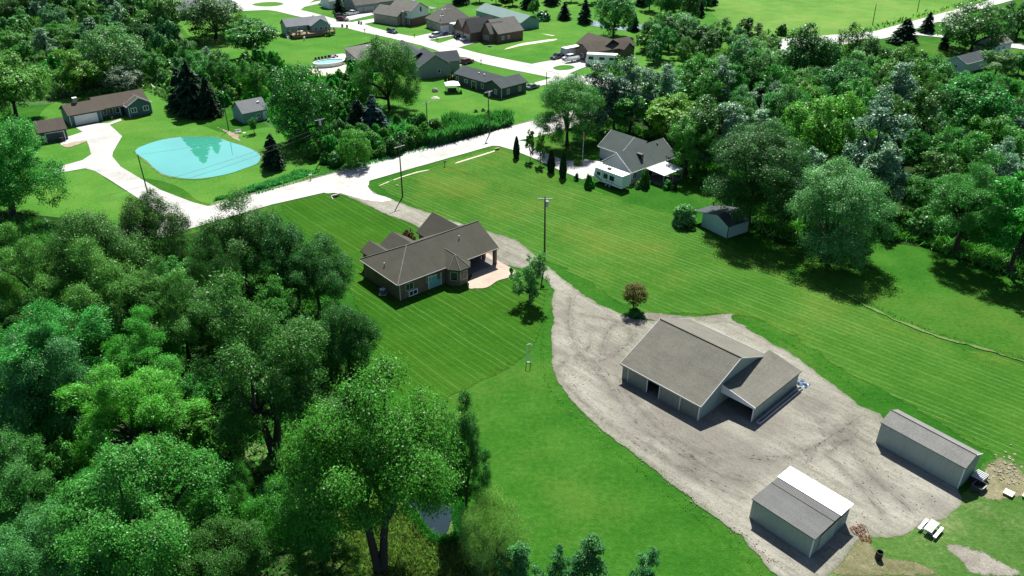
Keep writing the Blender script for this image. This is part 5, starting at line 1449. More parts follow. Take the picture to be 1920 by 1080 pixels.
tree('round', 'mid', -2, 205, 200, 'green tree with a forked dark trunk on the lawn at the left edge', base=(25, 404), cb=.16, lod='hi')
tree('round', 'mid', 20, 100, 130, 'rounded tree at the left edge beyond the dark garage', base=(32, 225))
tree('oak', 'mid', 85, 245, 60, 'small tree hiding the left side of the dark garage', base=(55, 300))
# ---- the wood at the right
tree('dome', 'mid', 1063, 140, 132, 'lone round green tree beside the road bend and conical evergreens', base=(1063, 272), lod='hi', cb=.14)
tree('dome', 'dark', 1378, 232, 185, 'big dark tree shading the pale green shed', base=(1402, 424), group=RW, cb=.2, lod='hi')
tree('dome', 'pale', 1570, 306, 188, 'large pale green dome shaped tree at the lawn edge before the right wood', base=(1548, 480), group=RW, cb=.06, lod='hi')
tree('ash', 'mid', 1795, 280, 165, 'feathery mid green tree on the right beside the pale dome tree', base=(1790, 478), group=RW, lod='hi')
tree('ash', 'bright', 1895, 325, 155, 'bright green tree at the right edge of the picture', base=(1890, 515), group=RW)
tree('bush', 'pale', 1720, 390, 60, 'pale leafy shrub in the dark gap right of the dome tree', base=(1722, 440))
tree('poplar', 'silver', 1125, 112, 110, 'silvery tree beside the motorhome at the near end of the right wood', hr=1.2, group=RW)
tree('poplar', 'silver', 1190, 104, 120, 'silvery blue tree in front of the brown house', hr=1.2, group=RW)
tree('poplar', 'silver', 1155, 150, 110, 'silvery blue tree behind the lone round tree', base=(1150, 246), group=RW)
tree('poplar', 'silver', 1248, 114, 115, 'silvery tree hiding the far end of the subdivision street', hr=1.15, group=RW)
tree('round', 'mid', 1312, 104, 105, 'mid green tree beside the silvery one over the street end', hr=1.1, group=RW)
tree('round', 'dark', 1322, 172, 120, 'dark green tree behind the porch end of the white house', hr=1.15, group=RW)
tree('round', 'mid', 1298, 215, 95, 'leafy tree touching the right end of the white house', hr=1.2, group=RW)
tree('round', 'bright', 1215, 160, 140, 'fresh green tree above the white house roof', base=(1218, 262), group=RW)
tree('round', 'yellow', 1262, 178, 130, 'yellow-green tree right above the white house roof', base=(1275, 282), group=RW)
tree('poplar', 'silver', 1375, 188, 110, 'silvery tree just above the big dark tree', hr=1.3, group=RW)
tree('poplar', 'silver', 1655, 172, 150, 'largest silvery blue tree in the middle of the right wood', hr=1.25, group=RW)
tree('poplar', 'silver', 1660, 262, 100, 'silvery tree behind the pale dome tree', hr=1.4, group=RW)
tree('round', 'yellow', 1560, 165, 150, 'light yellow-green tree in the middle of the right wood', hr=1.05, group=RW)
tree('round', 'dark', 1725, 160, 110, 'very dark tree in the middle of the right wood', hr=1.3, group=RW)
tree('round', 'bright', 1850, 135, 130, 'bright green tree beside the half hidden grey house', hr=1.0, group=RW)
tree('oak', 'dark', 1530, 42, 120, 'dark clumpy tree standing highest against the pale field', hr=1.0, group=RW)
tree('round', 'mid', 1610, 42, 85, 'mid green tree against the pale field next to the clumpy dark one', hr=1.1, group=RW)
tree('oak', 'dark', 1642, 66, 85, 'dark tree below the ragged roadside conifer on its left', hr=1.0, group=RW)
tree('round', 'mid', 1702, 84, 100, 'mid green tree directly below the ragged roadside conifer', hr=1.0, group=RW)
tree('round', 'mid', 1762, 100, 72, 'mid green tree below the small narrow conifer near the grey house', hr=1.0, group=RW)
tree('round', 'bright', 1822, 132, 80, 'fresh green tree in front of the grey house wall', hr=.9, group=RW)
tree('oak', 'teal', 1590, 110, 100, 'bluish clumpy tree below the highest dark tree at the field', hr=1.0, group=RW)
# ---- around the road, ponds and houses
tree('conifer', 'spruce', 365, 118, 74, 'tall dark spruce beside the turquoise pond', base=(365, 214))
tree('conifer', 'spruce', 345, 130, 60, 'second dark spruce left behind the tall one by the pond', base=(345, 205))
tree('conifer', 'spruce', 392, 146, 48, 'dark spruce on the pole side of the pond spruces', base=(395, 218))
tree('dome', 'dark', 570, 122, 126, 'dense dark oval tree behind the small teal shed', base=(572, 268), cb=.1)
tree('dome', 'bright', 722, 68, 124, 'tall bright green tree in front of the grey roofed subdivision house', base=(730, 208), cb=.08, lod='hi')
tree('conifer', 'bluespruce', 702, 180, 72, 'blue spruce at the foot of the tall bright green tree', base=(702, 252))
tree('conifer', 'spruce', 672, 188, 60, 'dark spruce left of the blue spruce', base=(674, 250))
tree('dome', 'bright', 667, 243, 62, 'bright bushy young tree by the road shadow', base=(668, 312), cb=.05)
tree('conifer', 'spruce', 514, 252, 48, 'small dark evergreen on the lawn right of the pond', base=(514, 316))
tree('vase', 'mid', 477, 220, 20, 'thin sapling on the lawn near the small teal shed', base=(477, 250))
tree('dome', 'pale', 213, 48, 110, 'pale green rounded tree standing out of the marsh trees', base=(222, 155), cb=.1)
tree('dome', 'white', 226, 124, 72, 'white flowering tree behind the blue ranch house', base=(230, 168), cb=.1)
tree('round', 'yellow', 150, 92, 92, 'yellow-green tree behind the ranch house chimney', base=(160, 172), cb=.12)
tree('dome', 'dark', 408, -12, 112, 'big dark tree hiding the pale roof at the top left', base=(405, 72), cb=.1)
tree('vase', 'mid', 466, 36, 102, 'spreading tree with a leaning trunk on the far lawn', base=(475, 110), cb=.25)
tree('round', 'mid', 310, -18, 72, 'tall green tree by the lawn gap at the top left', base=(308, 68), cb=.08)
tree('round', 'bright', 478, 112, 62, 'bright green young tree before the spreading tree', base=(478, 190), cb=.08)
tree('conifer', 'spruce', 640, -6, 26, 'dark conifer beside the street near the parked truck', base=(637, 24))
tree('dome', 'mid', 1160, -22, 78, 'large dark leafy tree behind the brown house', base=(1150, 68), cb=.12)
tree('conifer', 'spruce', 1187, 25, 24, 'dark conifer by the far pond', base=(1188, 58))
tree('conifer', 'spruce', 1095, 0, 30, 'conifer by the shore of the far pond', base=(1096, 44))
tree('conifer', 'spruce', 1052, 5, 28, 'conifer on the far lawn above the pale scars', base=(1058, 37))
tree('dome', 'teal', 1290, 24, 68, 'pale blue-green round tree on the far meadow', base=(1280, 76))
tree('bush', 'teal', 1018, 20, 34, 'rounded shrub beside the conifers on the far lawn', base=(1018, 38))
tree('round', 'mid', 1003, -5, 26, 'small round tree on the far lawn above the grey house roofs', base=(1001, 30))
tree('poplar', 'dark', 1395, 32, 42, 'slim dark tree at the corner of the pale field', base=(1390, 92))
tree('poplar', 'dark', 1355, 32, 55, 'dark tree at the near corner of the pale field', base=(1350, 96))
tree('bush', 'dark', 1465, 46, 22, 'small round shrub at the field edge', base=(1465, 66))
tree('conifer', 'spruce', 1312, 2, 16, 'narrow conifer at the left edge of the pale field', base=(1313, 32))
tree('conifer', 'spruce', 1737, 24, 28, 'dark blue-green conifer between the two right driveways', base=(1736, 62))
tree('conifer', 'spruce', 1692, 36, 50, 'ragged dark conifer at the road edge', base=(1692, 82))
tree('conifer', 'spruce', 1768, 60, 18, 'small narrow conifer near the grey house', base=(1768, 92))
tree('dome', 'dark', 1835, 3, 112, 'very big dark tree by the grey house at the upper right', base=(1820, 96), cb=.06)
tree('round', 'dark', 1908, -6, 62, 'dark tree in the upper right corner', base=(1905, 72), cb=.06)
tree('round', 'pale', 1862, 92, 62, 'pale loose tree beside the grey house gable', base=(1862, 148))
tree('round', 'mid', 1908, 88, 42, 'mid green tree at the right edge below the far cottage', base=(1908, 140))
# row by the neighbour's drive
AV = 'evergreens along the neighbour drive'
tree('column', 'column', 968, 258, 11, 'dark columnar evergreen standing alone by the road', base=(968, 296), group=AV)
tree('column', 'column', 1033, 284, 13, 'dark columnar evergreen in the middle of the drive row', base=(1033, 323), group=AV)
tree('column', 'column', 1055, 289, 13, 'dark columnar evergreen nearest the white house', base=(1055, 333), group=AV)
tree('poplar', 'mid', 994, 242, 22, 'small upright tree next to the lone columnar evergreen', base=(994, 300), cb=.2)
tree('poplar', 'mid', 1015, 248, 24, 'small upright tree before the middle columnar evergreen', base=(1013, 308), cb=.2)
tree('bush', 'dark', 1080, 325, 10, 'small round shrub at the end of the drive row', base=(1081, 338))
tree('bush', 'mid', 1104, 328, 22, 'leafy green shrub at the hitch of the white travel trailer', base=(1104, 352))
tree('bush', 'yellow', 1083, 298, 20, 'low yellow-green shrub by the flagpole', base=(1083, 309))
tree('bush', 'pale', 1283, 383, 54, 'pale leafy shrub against the pale green shed', base=(1280, 420))
tree('bush', 'dark', 1208, 318, 26, 'dark shrub under the white house windows', base=(1207, 350))
tree('bush', 'pale', 1196, 340, 14, 'small pale flower clump at the white house corner', base=(1196, 353))
tree('bush', 'mid', 1252, 338, 24, 'low planting bed before the white porch', base=(1252, 353))
tree('bush', 'plum', 1262, 342, 8, 'small reddish plant by the white porch', base=(1266, 356))
tree('ash', 'pale', 996, 478, 72, 'young pale green tree next to the tall utility pole', base=(993, 568), cb=.16, lod='mid', bark='bark')
tree('bush', 'dark', 1190, 578, 30, 'low dark ground planting under the reddish tree', base=(1190, 592))
tree('dome', 'red', 1187, 532, 50, 'small round reddish-brown leaved tree by the gravel yard', base=(1187, 584), cb=.34, lod='mid', bark='bark')
tree('round', 'plum', 764, 429, 28, 'purple leaved ornamental tree behind the brown house roof', base=(766, 462), cb=.2)
for k, (x, y) in enumerate(((835.5, 154), (842, 154), (847, 153), (851.5, 152))):
    tree('column', 'plum', x, y - 12, 4.4, 'one of four slim dark brown evergreens beside the sage gable', base=(x, y), group='slim brown evergreens beside the sage gable')

# ---- scatter for the woods
def inside(p, poly):
    c = False; n = len(poly)
    for i in range(n):
        a, b_ = poly[i], poly[i - 1]
        if (a.y > p.y) != (b_.y > p.y) and p.x < (b_.x - a.x) * (p.y - a.y) / (b_.y - a.y) + a.x: c = not c
    return c
def scatter(px, sp, mixl, wr, hrr, group, labels, seed, limit=200, cbk=None, lod=None, bark='bark_dark'):
    poly = [G(*p).xy for p in px]; rr = random.Random(seed)
    x0, x1 = min(p.x for p in poly), max(p.x for p in poly); y0, y1 = min(p.y for p in poly), max(p.y for p in poly)
    n = 0; mine = []
    for _ in range(9000):
        if n >= limit: break
        p = Vector((rr.uniform(x0, x1), rr.uniform(y0, y1)))
        if not inside(p, poly): continue
        wm = rr.uniform(*wr)
        if any((p.x - a) ** 2 + (p.y - b_) ** 2 < (sp if k >= len(TREES) - n else (.36 * (w + wm) if w > 3 else 1.2)) ** 2 for k, (a, b_, w) in enumerate(TREES)): continue
        q = proj((p.x, p.y, wm * .8))
        if q[0] < -70 or q[0] > 1990 or q[1] < -25 or q[1] > 1140: continue
        if any(-2.5 < u < X_ + 2.5 and -2.5 < v_ < Y_ + 2.5 for u, v_, X_, Y_ in ((*b0.loc2(p), b0.X, b0.Y) for b0 in BLDS)): continue
        kind, tint, _w = rr.choices(mixl, [m[2] for m in mixl])[0]
        h = wm * rr.uniform(*hrr)
        put_tree(kind, tint, Vector((p.x, p.y, 0)), wm, h, where(Vector((p.x, p.y, 0)), h, labels[tint], ''), group, lod=lod, bark=bark)
        n += 1
    return n
MK = [(190, 400, 'the round dark oak'), (278, 380, 'the tall tree at the drive'), (445, 410, 'the oak by the road junction'), (545, 440, 'the oak above the front lawn'), (650, 590, 'the oak reaching over the lawn'),
      (470, 620, 'the big two-trunked ash'), (60, 480, 'the feathery tree at the left edge'), (240, 735, 'the yellow-green tree of the wood'), (230, 930, 'the bottom left corner tree'), (690, 830, 'the big bright tree'),
      (40, 700, 'the teal tree at the left edge'), (425, 910, 'the small rounded tree'), (260, 600, 'the bright tree in the gap'), (395, 470, 'the vine covered tree'),
      (1062, 200, 'the lone round tree'), (1378, 320, 'the tree over the garden shed'), (1572, 380, 'the pale dome tree'), (1795, 370, 'the feathery tree on the right'), (1895, 410, 'the bright tree at the right edge'),
      (1190, 150, 'the silvery tree at the brown house'), (1215, 200, 'the fresh green tree above the white house'), (1655, 230, 'the largest silvery tree'), (1560, 210, 'the yellow-green tree of the right wood'), (1725, 210, 'the very dark tree of the right wood'),
      (1850, 180, 'the bright tree by the grey house'), (1530, 80, 'the highest dark tree at the field'), (1375, 225, 'the silvery tree above the garden shed'), (1660, 300, 'the silvery tree behind the dome'),
      (365, 160, 'the pond spruces'), (213, 95, 'the pale rounded marsh tree'), (226, 145, 'the white flowering tree'), (150, 125, 'the yellow-green tree behind the chimney'), (408, 30, 'the dark tree at the pale roof'), (310, 30, 'the tall tree at the lawn gap'),
      (30, 160, 'the rounded tree beyond the dark garage'), (466, 70, 'the spreading far lawn tree'), (570, 190, 'the dark oval tree'), (722, 130, 'the tall bright tree'), (700, 215, 'the blue spruce'), (667, 275, 'the bushy young tree by the road'), (470, 205, 'the small teal shed'),
      (803, 240, 'the reed side pole'), (636, 260, 'the bare thin pole'), (1150, 20, 'the large tree behind the brown house'), (1290, 50, 'the pale round meadow tree'), (1188, 40, 'the conifer at the far pond'), (1096, 20, 'the conifer on the far shore'), (900, 40, 'the brick house with pointed gables'), (850, 30, 'the hipped house'), (1390, 60, 'the slim dark field corner tree'), (1312, 15, 'the narrow conifer at the field'), (1003, 10, 'the small round far tree')]
for m_ in MK: mark(*m_)
W1 = {'mid': 'mid green tree', 'dark': 'dark green tree', 'bright': 'fresh green tree', 'silver': 'silvery tree', 'teal': 'bluish green tree', 'yellow': 'yellowish tree', 'pale': 'pale green tree', 'spruce': 'conifer'}
W2 = {'mid': 'mid green bush', 'dark': 'dark bush', 'bright': 'bright green bush', 'teal': 'bluish bush', 'pale': 'pale bush', 'silver': 'silvery bush'}
scatter([(-120, 600), (60, 560), (200, 560), (320, 560), (420, 560), (540, 580), (600, 640), (650, 700), (560, 800), (440, 860), (460, 1000), (420, 1180), (-160, 1180)], 5.8,
        [('ash', 'mid', 4), ('round', 'mid', 3), ('ash', 'dark', 1), ('round', 'bright', 2), ('oak', 'dark', 2)], (5.5, 8.5), (1.05, 1.35), LW, W1, 5, 36)
scatter([(1110, 262), (1290, 322), (1420, 425), (1500, 455), (1700, 450), (1930, 530), (2050, 560), (2050, 250), (1900, 225), (1790, 200), (1650, 160), (1460, 150), (1350, 160), (1160, 215)], 5.5,
        [('round', 'mid', 4), ('poplar', 'silver', 4), ('round', 'dark', 2), ('round', 'bright', 3), ('oak', 'teal', 3), ('ash', 'mid', 3), ('round', 'pale', 2), ('round', 'yellow', 1)], (7.5, 12.5), (1.0, 1.3), RW, W1, 8, 112, lod='mid')
scatter([(-60, 620), (200, 600), (420, 620), (560, 700), (600, 800), (560, 960), (420, 1150), (-100, 1150)], 4.2, [('bush', 'mid', 3), ('bush', 'bright', 1), ('bush', 'dark', 2)], (2.6, 4.5), (.7, 1.0), 'bushes under the left wood', W2, 25, 34, lod='mid')
MW = 'trees of the marsh at the upper left'
scatter([(-60, 80), (60, 30), (180, 20), (330, 5), (335, 80), (345, 125), (420, 150), (430, 178), (330, 180), (280, 165), (250, 120), (180, 90), (120, 110), (60, 130)], 6.5,
        [('round', 'mid', 3), ('round', 'teal', 3), ('poplar', 'silver', 2), ('round', 'dark', 2)], (5.5, 10), (.85, 1.2), MW, W1, 12, 58)
scatter([(-60, 30), (60, -10), (330, -30), (330, 0), (200, 15), (60, 40), (-60, 70)], 7,
        [('round', 'mid', 3), ('round', 'dark', 3), ('round', 'teal', 2)], (9, 14), (1.0, 1.3), MW, W1, 13, 24)
SH = 'shrubs of the marsh and roadside'
scatter([(0, 190), (60, 150), (180, 100), (300, 150), (330, 195), (420, 200), (440, 170), (345, 130), (250, 120), (120, 120), (30, 150)], 3.4,
        [('bush', 'pale', 3), ('bush', 'bright', 3), ('bush', 'teal', 2), ('bush', 'mid', 2)], (2.5, 5.5), (.5, .8), SH, W2, 14, 60)
scatter([(590, 300), (560, 285), (610, 255), (690, 258), (760, 240), (830, 252), (800, 272), (700, 305), (640, 316)], 2.6,
        [('bush', 'mid', 3), ('bush', 'dark', 2), ('bush', 'bright', 2)], (3, 5.5), (.7, 1.1), SH, W2, 15, 42, lod='mid')
scatter([(625, 150), (690, 145), (690, 190), (640, 240), (615, 200)], 3.2,
        [('bush', 'mid', 3), ('bush', 'pale', 2), ('bush', 'bright', 2), ('bush', 'teal', 1)], (3, 6), (.8, 1.2), SH, W2, 16, 30)
scatter([(400, 140), (520, 125), (520, 180), (440, 182), (410, 165)], 3.6,
        [('bush', 'mid', 3), ('bush', 'bright', 2), ('bush', 'teal', 2)], (3.5, 6.5), (.8, 1.1), SH, W2, 17, 30)
FT = 'trees along the far edge of the subdivision'
scatter([(830, 3), (960, 0), (1000, -20), (1340, -20), (1330, 12), (1290, 45), (1230, 35), (1200, 12), (1060, 6), (985, 18), (960, 10), (840, 9)], 7,
        [('round', 'dark', 3), ('round', 'mid', 3), ('conifer', 'spruce', 2), ('round', 'teal', 2)], (7, 11), (1.0, 1.4), FT, W1, 18, 44)
scatter([(780, -14), (1000, -25), (1000, -45), (700, -40)], 6, [('round', 'dark', 1)], (9, 13), (1.1, 1.4), FT, W1, 19, 20)
scatter([(1215, 72), (1300, 82), (1450, 105), (1420, 132), (1330, 140), (1200, 120)], 6.5,
        [('round', 'mid', 3), ('round', 'teal', 2), ('poplar', 'dark', 2)], (7, 10), (1.0, 1.2), RW, W1, 20, 18)

# ---- low growth nobody could count
def tufts(name, px, n, hgt, wid, tint, seed, lean=.35, holes=None, parent=None):
    poly = [G(*p).xy for p in px]; r = np.random.default_rng(seed)
    x0, x1 = min(p.x for p in poly), max(p.x for p in poly); y0, y1 = min(p.y for p in poly), max(p.y for p in poly)
    P = []
    xs = r.uniform(x0, x1, n * 4); ys = r.uniform(y0, y1, n * 4)
    for x, y in zip(xs, ys):
        if len(P) >= n: break
        if inside(Vector((x, y)), poly): P.append((x, y))
    P = np.array(P); m = len(P)
    h = hgt * r.uniform(.5, 1.3, m)
    ph = .5 + .5 * np.sin(P[:, 0] * .35 + 1.7 * np.sin(P[:, 1] * .3)); h *= .6 + .8 * ph
    C = np.stack([P[:, 0], P[:, 1], h * .5], 1)
    A = np.stack([r.normal(size=m) * lean * h * .5, r.normal(size=m) * lean * h * .5, h * .5], 1)
    a = r.uniform(0, 6.28, m)
    B = np.stack([np.cos(a), np.sin(a), np.zeros(m)], 1) * (wid * r.uniform(.6, 1.4, m))[:, None]
    me = quads_mesh(name, C, A, B, .3)
    return link(name, me, TINT[tint], kind='stuff')
tufts('reeds', [(815, 255), (830, 236), (870, 228), (930, 222), (962, 229), (955, 238), (900, 252), (850, 266), (815, 275), (790, 274)], 9000, 2.2, .16, 'reed', 1)
tufts('reeds', [(700, 240), (760, 232), (820, 240), (800, 262), (740, 280), (700, 275)], 6000, 1.7, .16, 'reed', 2)
tufts('tall_grass', [(480, 362), (560, 340), (640, 314), (700, 302), (840, 266), (835, 270), (700, 309), (640, 321), (560, 343), (480, 366)], 5000, .55, .1, 'reed', 3)
tufts('tall_grass', [(400, 378), (480, 360), (560, 336), (600, 322), (560, 322), (480, 352), (410, 372)], 6000, .7, .12, 'reed', 30)
tufts('tall_grass', [(700, 945), (770, 955), (815, 1015), (935, 1000), (985, 1060), (1000, 1160), (640, 1160), (640, 960)], 26000, .75, .06, 'hay', 4, .5)
tufts('tall_grass', [(758, 930), (775, 932), (850, 942), (852, 972), (860, 1010), (835, 1022), (810, 1018), (790, 990), (768, 965), (764, 968), (790, 998), (808, 1024), (840, 1030), (880, 1010), (868, 935), (800, 928)], 7000, .9, .06, 'bright', 5, .6)
tufts('undergrowth', [(-200, 420), (60, 412), (310, 448), (420, 440), (560, 480), (640, 570), (700, 700), (690, 760), (600, 880), (560, 1000), (600, 1180), (-250, 1250)], 42000, .9, .1, 'mid', 6, .9)
tufts('undergrowth', [(1100, 255), (1290, 325), (1420, 432), (1500, 462), (1700, 452), (1930, 532), (2000, 540), (1930, 430), (1700, 400), (1500, 400), (1290, 280), (1130, 210)], 22000, 1.0, .14, 'mid', 7, .9)
tufts('marsh_growth', [(-60, 190), (60, 190), (120, 185), (280, 172), (330, 203), (420, 178), (345, 130), (335, 60), (300, 0), (100, -10), (-80, 60)], 22000, 1.5, .32, 'pale', 8, .8)
tufts('marsh_growth', [(440, 180), (520, 125), (600, 145), (690, 150), (690, 230), (620, 290), (560, 280), (500, 225)], 12000, 1.2, .28, 'bright', 9, .8)
tufts('ditch_grass', [(1540, 524), (1640, 572), (1760, 625), (1860, 652), (1960, 680), (1960, 690), (1860, 660), (1760, 632), (1640, 579), (1540, 531)], 2600, .16, .06, 'mid', 10, .7)
sheet('ditch', [(1545, 530.5), (1640, 578), (1760, 630.6), (1860, 658.8), (1960, 689), (1960, 690.2), (1860, 660), (1760, 632), (1640, 579.2), (1545, 531.5)], 6 * Z, MT['rough_grass'], .25, 1)
tufts('field_edge_grass', [(1590, 70), (1650, 55), (1815, 8), (1990, -42), (1990, -48), (1815, 0), (1650, 48), (1590, 62)], 3500, 1.0, .35, 'bright', 11, .6)
# uneven grass creeping over the yard edge
tufts('edge_grass', [(1022, 590), (1020, 640), (1022, 690), (1036, 735), (1105, 806), (1195, 876), (1295, 958), (1390, 1034), (1450, 1092), (1440, 1092), (1380, 1036), (1285, 958), (1185, 878), (1095, 806), (1028, 737), (1012, 690), (1012, 640)], 4500, .14, .05, 'bright', 12, .7)
tufts('edge_grass', [(1290, 586), (1380, 598), (1430, 622), (1500, 658), (1565, 704), (1630, 750), (1690, 758), (1760, 788), (1860, 848), (1860, 842), (1760, 780), (1690, 750), (1630, 742), (1565, 697), (1500, 652), (1430, 615), (1380, 592)], 4500, .14, .05, 'yellow', 13, .7)

# ================================================================== vehicles
CARP = {}
def paint_of(n, c):
    if n not in CARP: CARP[n] = paint('paint_' + n, c)
    return CARP[n]
PC = {'white': (.75, .76, .77), 'silver': (.5, .52, .53), 'black': (.015, .016, .018), 'red': (.12, .012, .012), 'blue': (.03, .06, .12), 'green': (.02, .05, .035), 'grey': (.16, .18, .2)}
def wheel(t, x, y, r=.36, w=.24):
    o = MB().tube([(x, y - w / 2, r), (x, y + w / 2, r)], r, 14).obj('wheel', MT['rubber'], t)
    MB().tube([(x, y - w / 2 - .012, r), (x, y + w / 2 + .012, r)], r * .58, 10).obj('rim', MT['grey_metal'], o)
def hexa(mb, lo, hi):
    """box with different bottom and top rectangles: (x0,x1,halfwidth,z)"""
    a = [(lo[0], -lo[2], lo[3]), (lo[1], -lo[2], lo[3]), (lo[1], lo[2], lo[3]), (lo[0], lo[2], lo[3])]
    b_ = [(hi[0], -hi[2], hi[3]), (hi[1], -hi[2], hi[3]), (hi[1], hi[2], hi[3]), (hi[0], hi[2], hi[3])]
    return mb.prism(a, b_)
def car(kind, colour, c, d, label, group=None):
    """c: pixel of the wheels' middle on the ground, d: another pixel the nose points to"""
    P = G(*c); Q = G(*d); yaw = math.atan2(Q.y - P.y, Q.x - P.x)
    nm = {'suv': 'sport_utility_vehicle', 'sedan': 'sedan_car', 'pickup': 'pickup_truck'}[kind]
    t = thing(nm, label, {'suv': 'car', 'sedan': 'car', 'pickup': 'truck'}[kind], (P.x, P.y, 0), yaw, group)
    pm = paint_of(colour, PC[colour])
    L, w = {'suv': (4.7, 1.9), 'sedan': (4.7, 1.82), 'pickup': (5.7, 2.0)}[kind]; hl = L / 2
    zb = {'suv': .38, 'sedan': .3, 'pickup': .48}[kind]; zs = {'suv': 1.02, 'sedan': .88, 'pickup': 1.08}[kind]
    hw = w / 2
    body = MB()
    hexa(body, (-hl, hl, hw * .95, zb), (-hl + .04, hl - .06, hw, zb + .28))
    hexa(body, (-hl + .04, hl - .06, hw, zb + .283), (-hl + .1, hl - .22, hw * .93, zs))
    cab = {'suv': (-hl + .2, hl - 1.35), 'sedan': (-hl + .75, hl - 1.25), 'pickup': (-.75, hl - 1.55)}[kind]
    top = {'suv': (-hl + .55, hl - 2.1), 'sedan': (-hl + 1.45, hl - 2.2), 'pickup': (-.5, hl - 2.3)}[kind]
    zt = {'suv': 1.72, 'sedan': 1.42, 'pickup': 1.82}[kind]
    bo = body.obj('body', pm, t)
    bv = bo.modifiers.new('edge', 'BEVEL'); bv.width = .05; bv.segments = 2
    g_ = MB(); hexa(g_, (cab[0], cab[1], hw * .9, zs + .003), (top[0], top[1], hw * .74, zt - .06)); g_.obj('window', MT['glass'], t)
    r_ = MB(); hexa(r_, (top[0] - .06, top[1] + .06, hw * .77, zt - .057), (top[0] + .05, top[1] - .05, hw * .7, zt)); r_.obj('car_roof', pm, t)
    for s_ in (-1, 1):
        for u in (0, .5, 1):
            xa = cab[0] + (cab[1] - cab[0]) * u; xb = top[0] + (top[1] - top[0]) * u
            MB().tube([(xa, s_ * hw * .91, zs), (xb, s_ * hw * .76, zt - .05)], .05, 5).obj('pillar', pm, t)
    for s_ in (-1, 1):
        MB().box(hl - .2, s_ * hw * .72 - .17, zs - .32, hl - .03, s_ * hw * .72 + .17, zs - .12).obj('headlight', MT['white'], t)
        MB().box(-hl + .02, s_ * hw * .8 - .1, zs - .4, -hl + .14, s_ * hw * .8 + .1, zs - .05).obj('tail_light', paint_of('lamp', (.3, .02, .02)), t)
    MB().box(hl - .1, -hw * .9, zb - .04, hl + .06, hw * .9, zb + .2).obj('bumper', MT['dark_metal'], t)
    if kind == 'pickup':
        bed = MB()
        bed.box(-hl + .12, -hw * .8, zs + .002, -.85, hw * .8, zs + .012)
        bed.obj('truck_bed', MT['black'], t)
        rl = MB().box(-hl + .1, -hw * .94, zs + .002, -.8, -hw * .81, zs + .12).box(-hl + .1, hw * .81, zs + .002, -.8, hw * .94, zs + .12).box(-hl + .02, -hw * .8, zs + .002, -hl + .1, hw * .8, zs + .12)
        rl.obj('bed_rail', pm, t)
    for x in (-hl + .95, hl - .95):
        for y in (-hw + .12, hw - .12): wheel(t, x, y, .4 if kind != 'sedan' else .33)
    return t
car('pickup', 'white', (661, 28), (690, 22), 'white pickup truck on the drive before the grey garage doors')
car('suv', 'red', (642, 39.5), (665, 41), 'dark red car in the street beside the dark one')
car('suv', 'black', (638, 33), (655, 30), 'black car parked behind the dark red one in the street')
car('sedan', 'silver', (607, 8.5), (625, 4), 'silver car on the top left driveway of the street')
car('suv', 'green', (735.5, 62), (755, 67), 'dark green vehicle driving along the street')
car('suv', 'silver', (815, 70), (800, 74), 'silver car parked before the hipped house')
car('sedan', 'blue', (832, 67), (820, 69), 'dark blue car beside the silver one before the hipped house')
car('suv', 'black', (862, 71), (850, 73), 'black vehicle before the brick garage doors')
car('suv', 'white', (873, 76), (855, 81), 'white sport utility vehicle before the brick garage doors')
car('pickup', 'white', (852, 121.5), (880, 116), 'white pickup beside the sage gable')
car('suv', 'red', (876, 119), (900, 113), 'maroon car nose to nose with the white pickup')
car('sedan', 'grey', (998, 166), (1020, 160), 'grey car parked at the end of the navy house')
car('pickup', 'black', (1045, 110), (1030, 114), 'black pickup hitched to the grey cargo trailer')
car('suv', 'white', (1066, 112), (1050, 116), 'white car parked before the brown house')
car('sedan', 'black', (1782, 45), (1765, 46), 'black car on the upper right driveway')

def box_trailer(c, d, L, w, h, label, m, name='cargo_trailer', cat='trailer', stripe=None, roofm=None, wins=(), zb=.55, axle=(0,), hitch=True):
    P = G(*c); Q = G(*d); yaw = math.atan2(Q.y - P.y, Q.x - P.x)
    t = thing(name, label, cat, (P.x, P.y, 0), yaw)
    hl, hw = L / 2, w / 2
    MB().prism([(-hl, -hw, zb), (hl, -hw, zb), (hl + .35, -hw, zb + h * .35), (hl, -hw, zb + h), (-hl, -hw, zb + h)], [(-hl, hw, zb), (hl, hw, zb), (hl + .35, hw, zb + h * .35), (hl, hw, zb + h), (-hl, hw, zb + h)]).obj('body', m, t)
    MB().box(-hl - .03, -hw - .03, zb + h + .003, hl + .03, hw + .03, zb + h + .1).obj('trailer_roof', roofm or MT['white_metal'], t)
    for s_ in (-1, 1):
        for x, z, ww, hh in wins:
            y0, y1 = (-hw - .04, -hw - .003) if s_ < 0 else (hw + .003, hw + .04)
            f = MB().box(x - ww / 2, y0, zb + z, x + ww / 2, y1, zb + z + hh).obj('window', MT['black'], t)
            y0, y1 = (y0 - .01, y0 - .002) if s_ < 0 else (y1 + .002, y1 + .01)
            MB().box(x - ww / 2 + .06, y0, zb + z + .06, x + ww / 2 - .06, y1, zb + z + hh - .06).obj('pane', MT['glass'], f)
    for x in axle:
        for y in (-hw + .05, hw - .05): wheel(t, x, y, .36, .22)
    if hitch:
        MB().tube([(hl, -.5, zb), (hl + 1.3, 0, zb)], .06, 6).tube([(hl, .5, zb), (hl + 1.3, 0, zb)], .06, 6).tube([(hl + 1.1, 0, 0), (hl + 1.1, 0, zb)], .05, 6).obj('hitch', MT['dark_metal'], t)
    return t
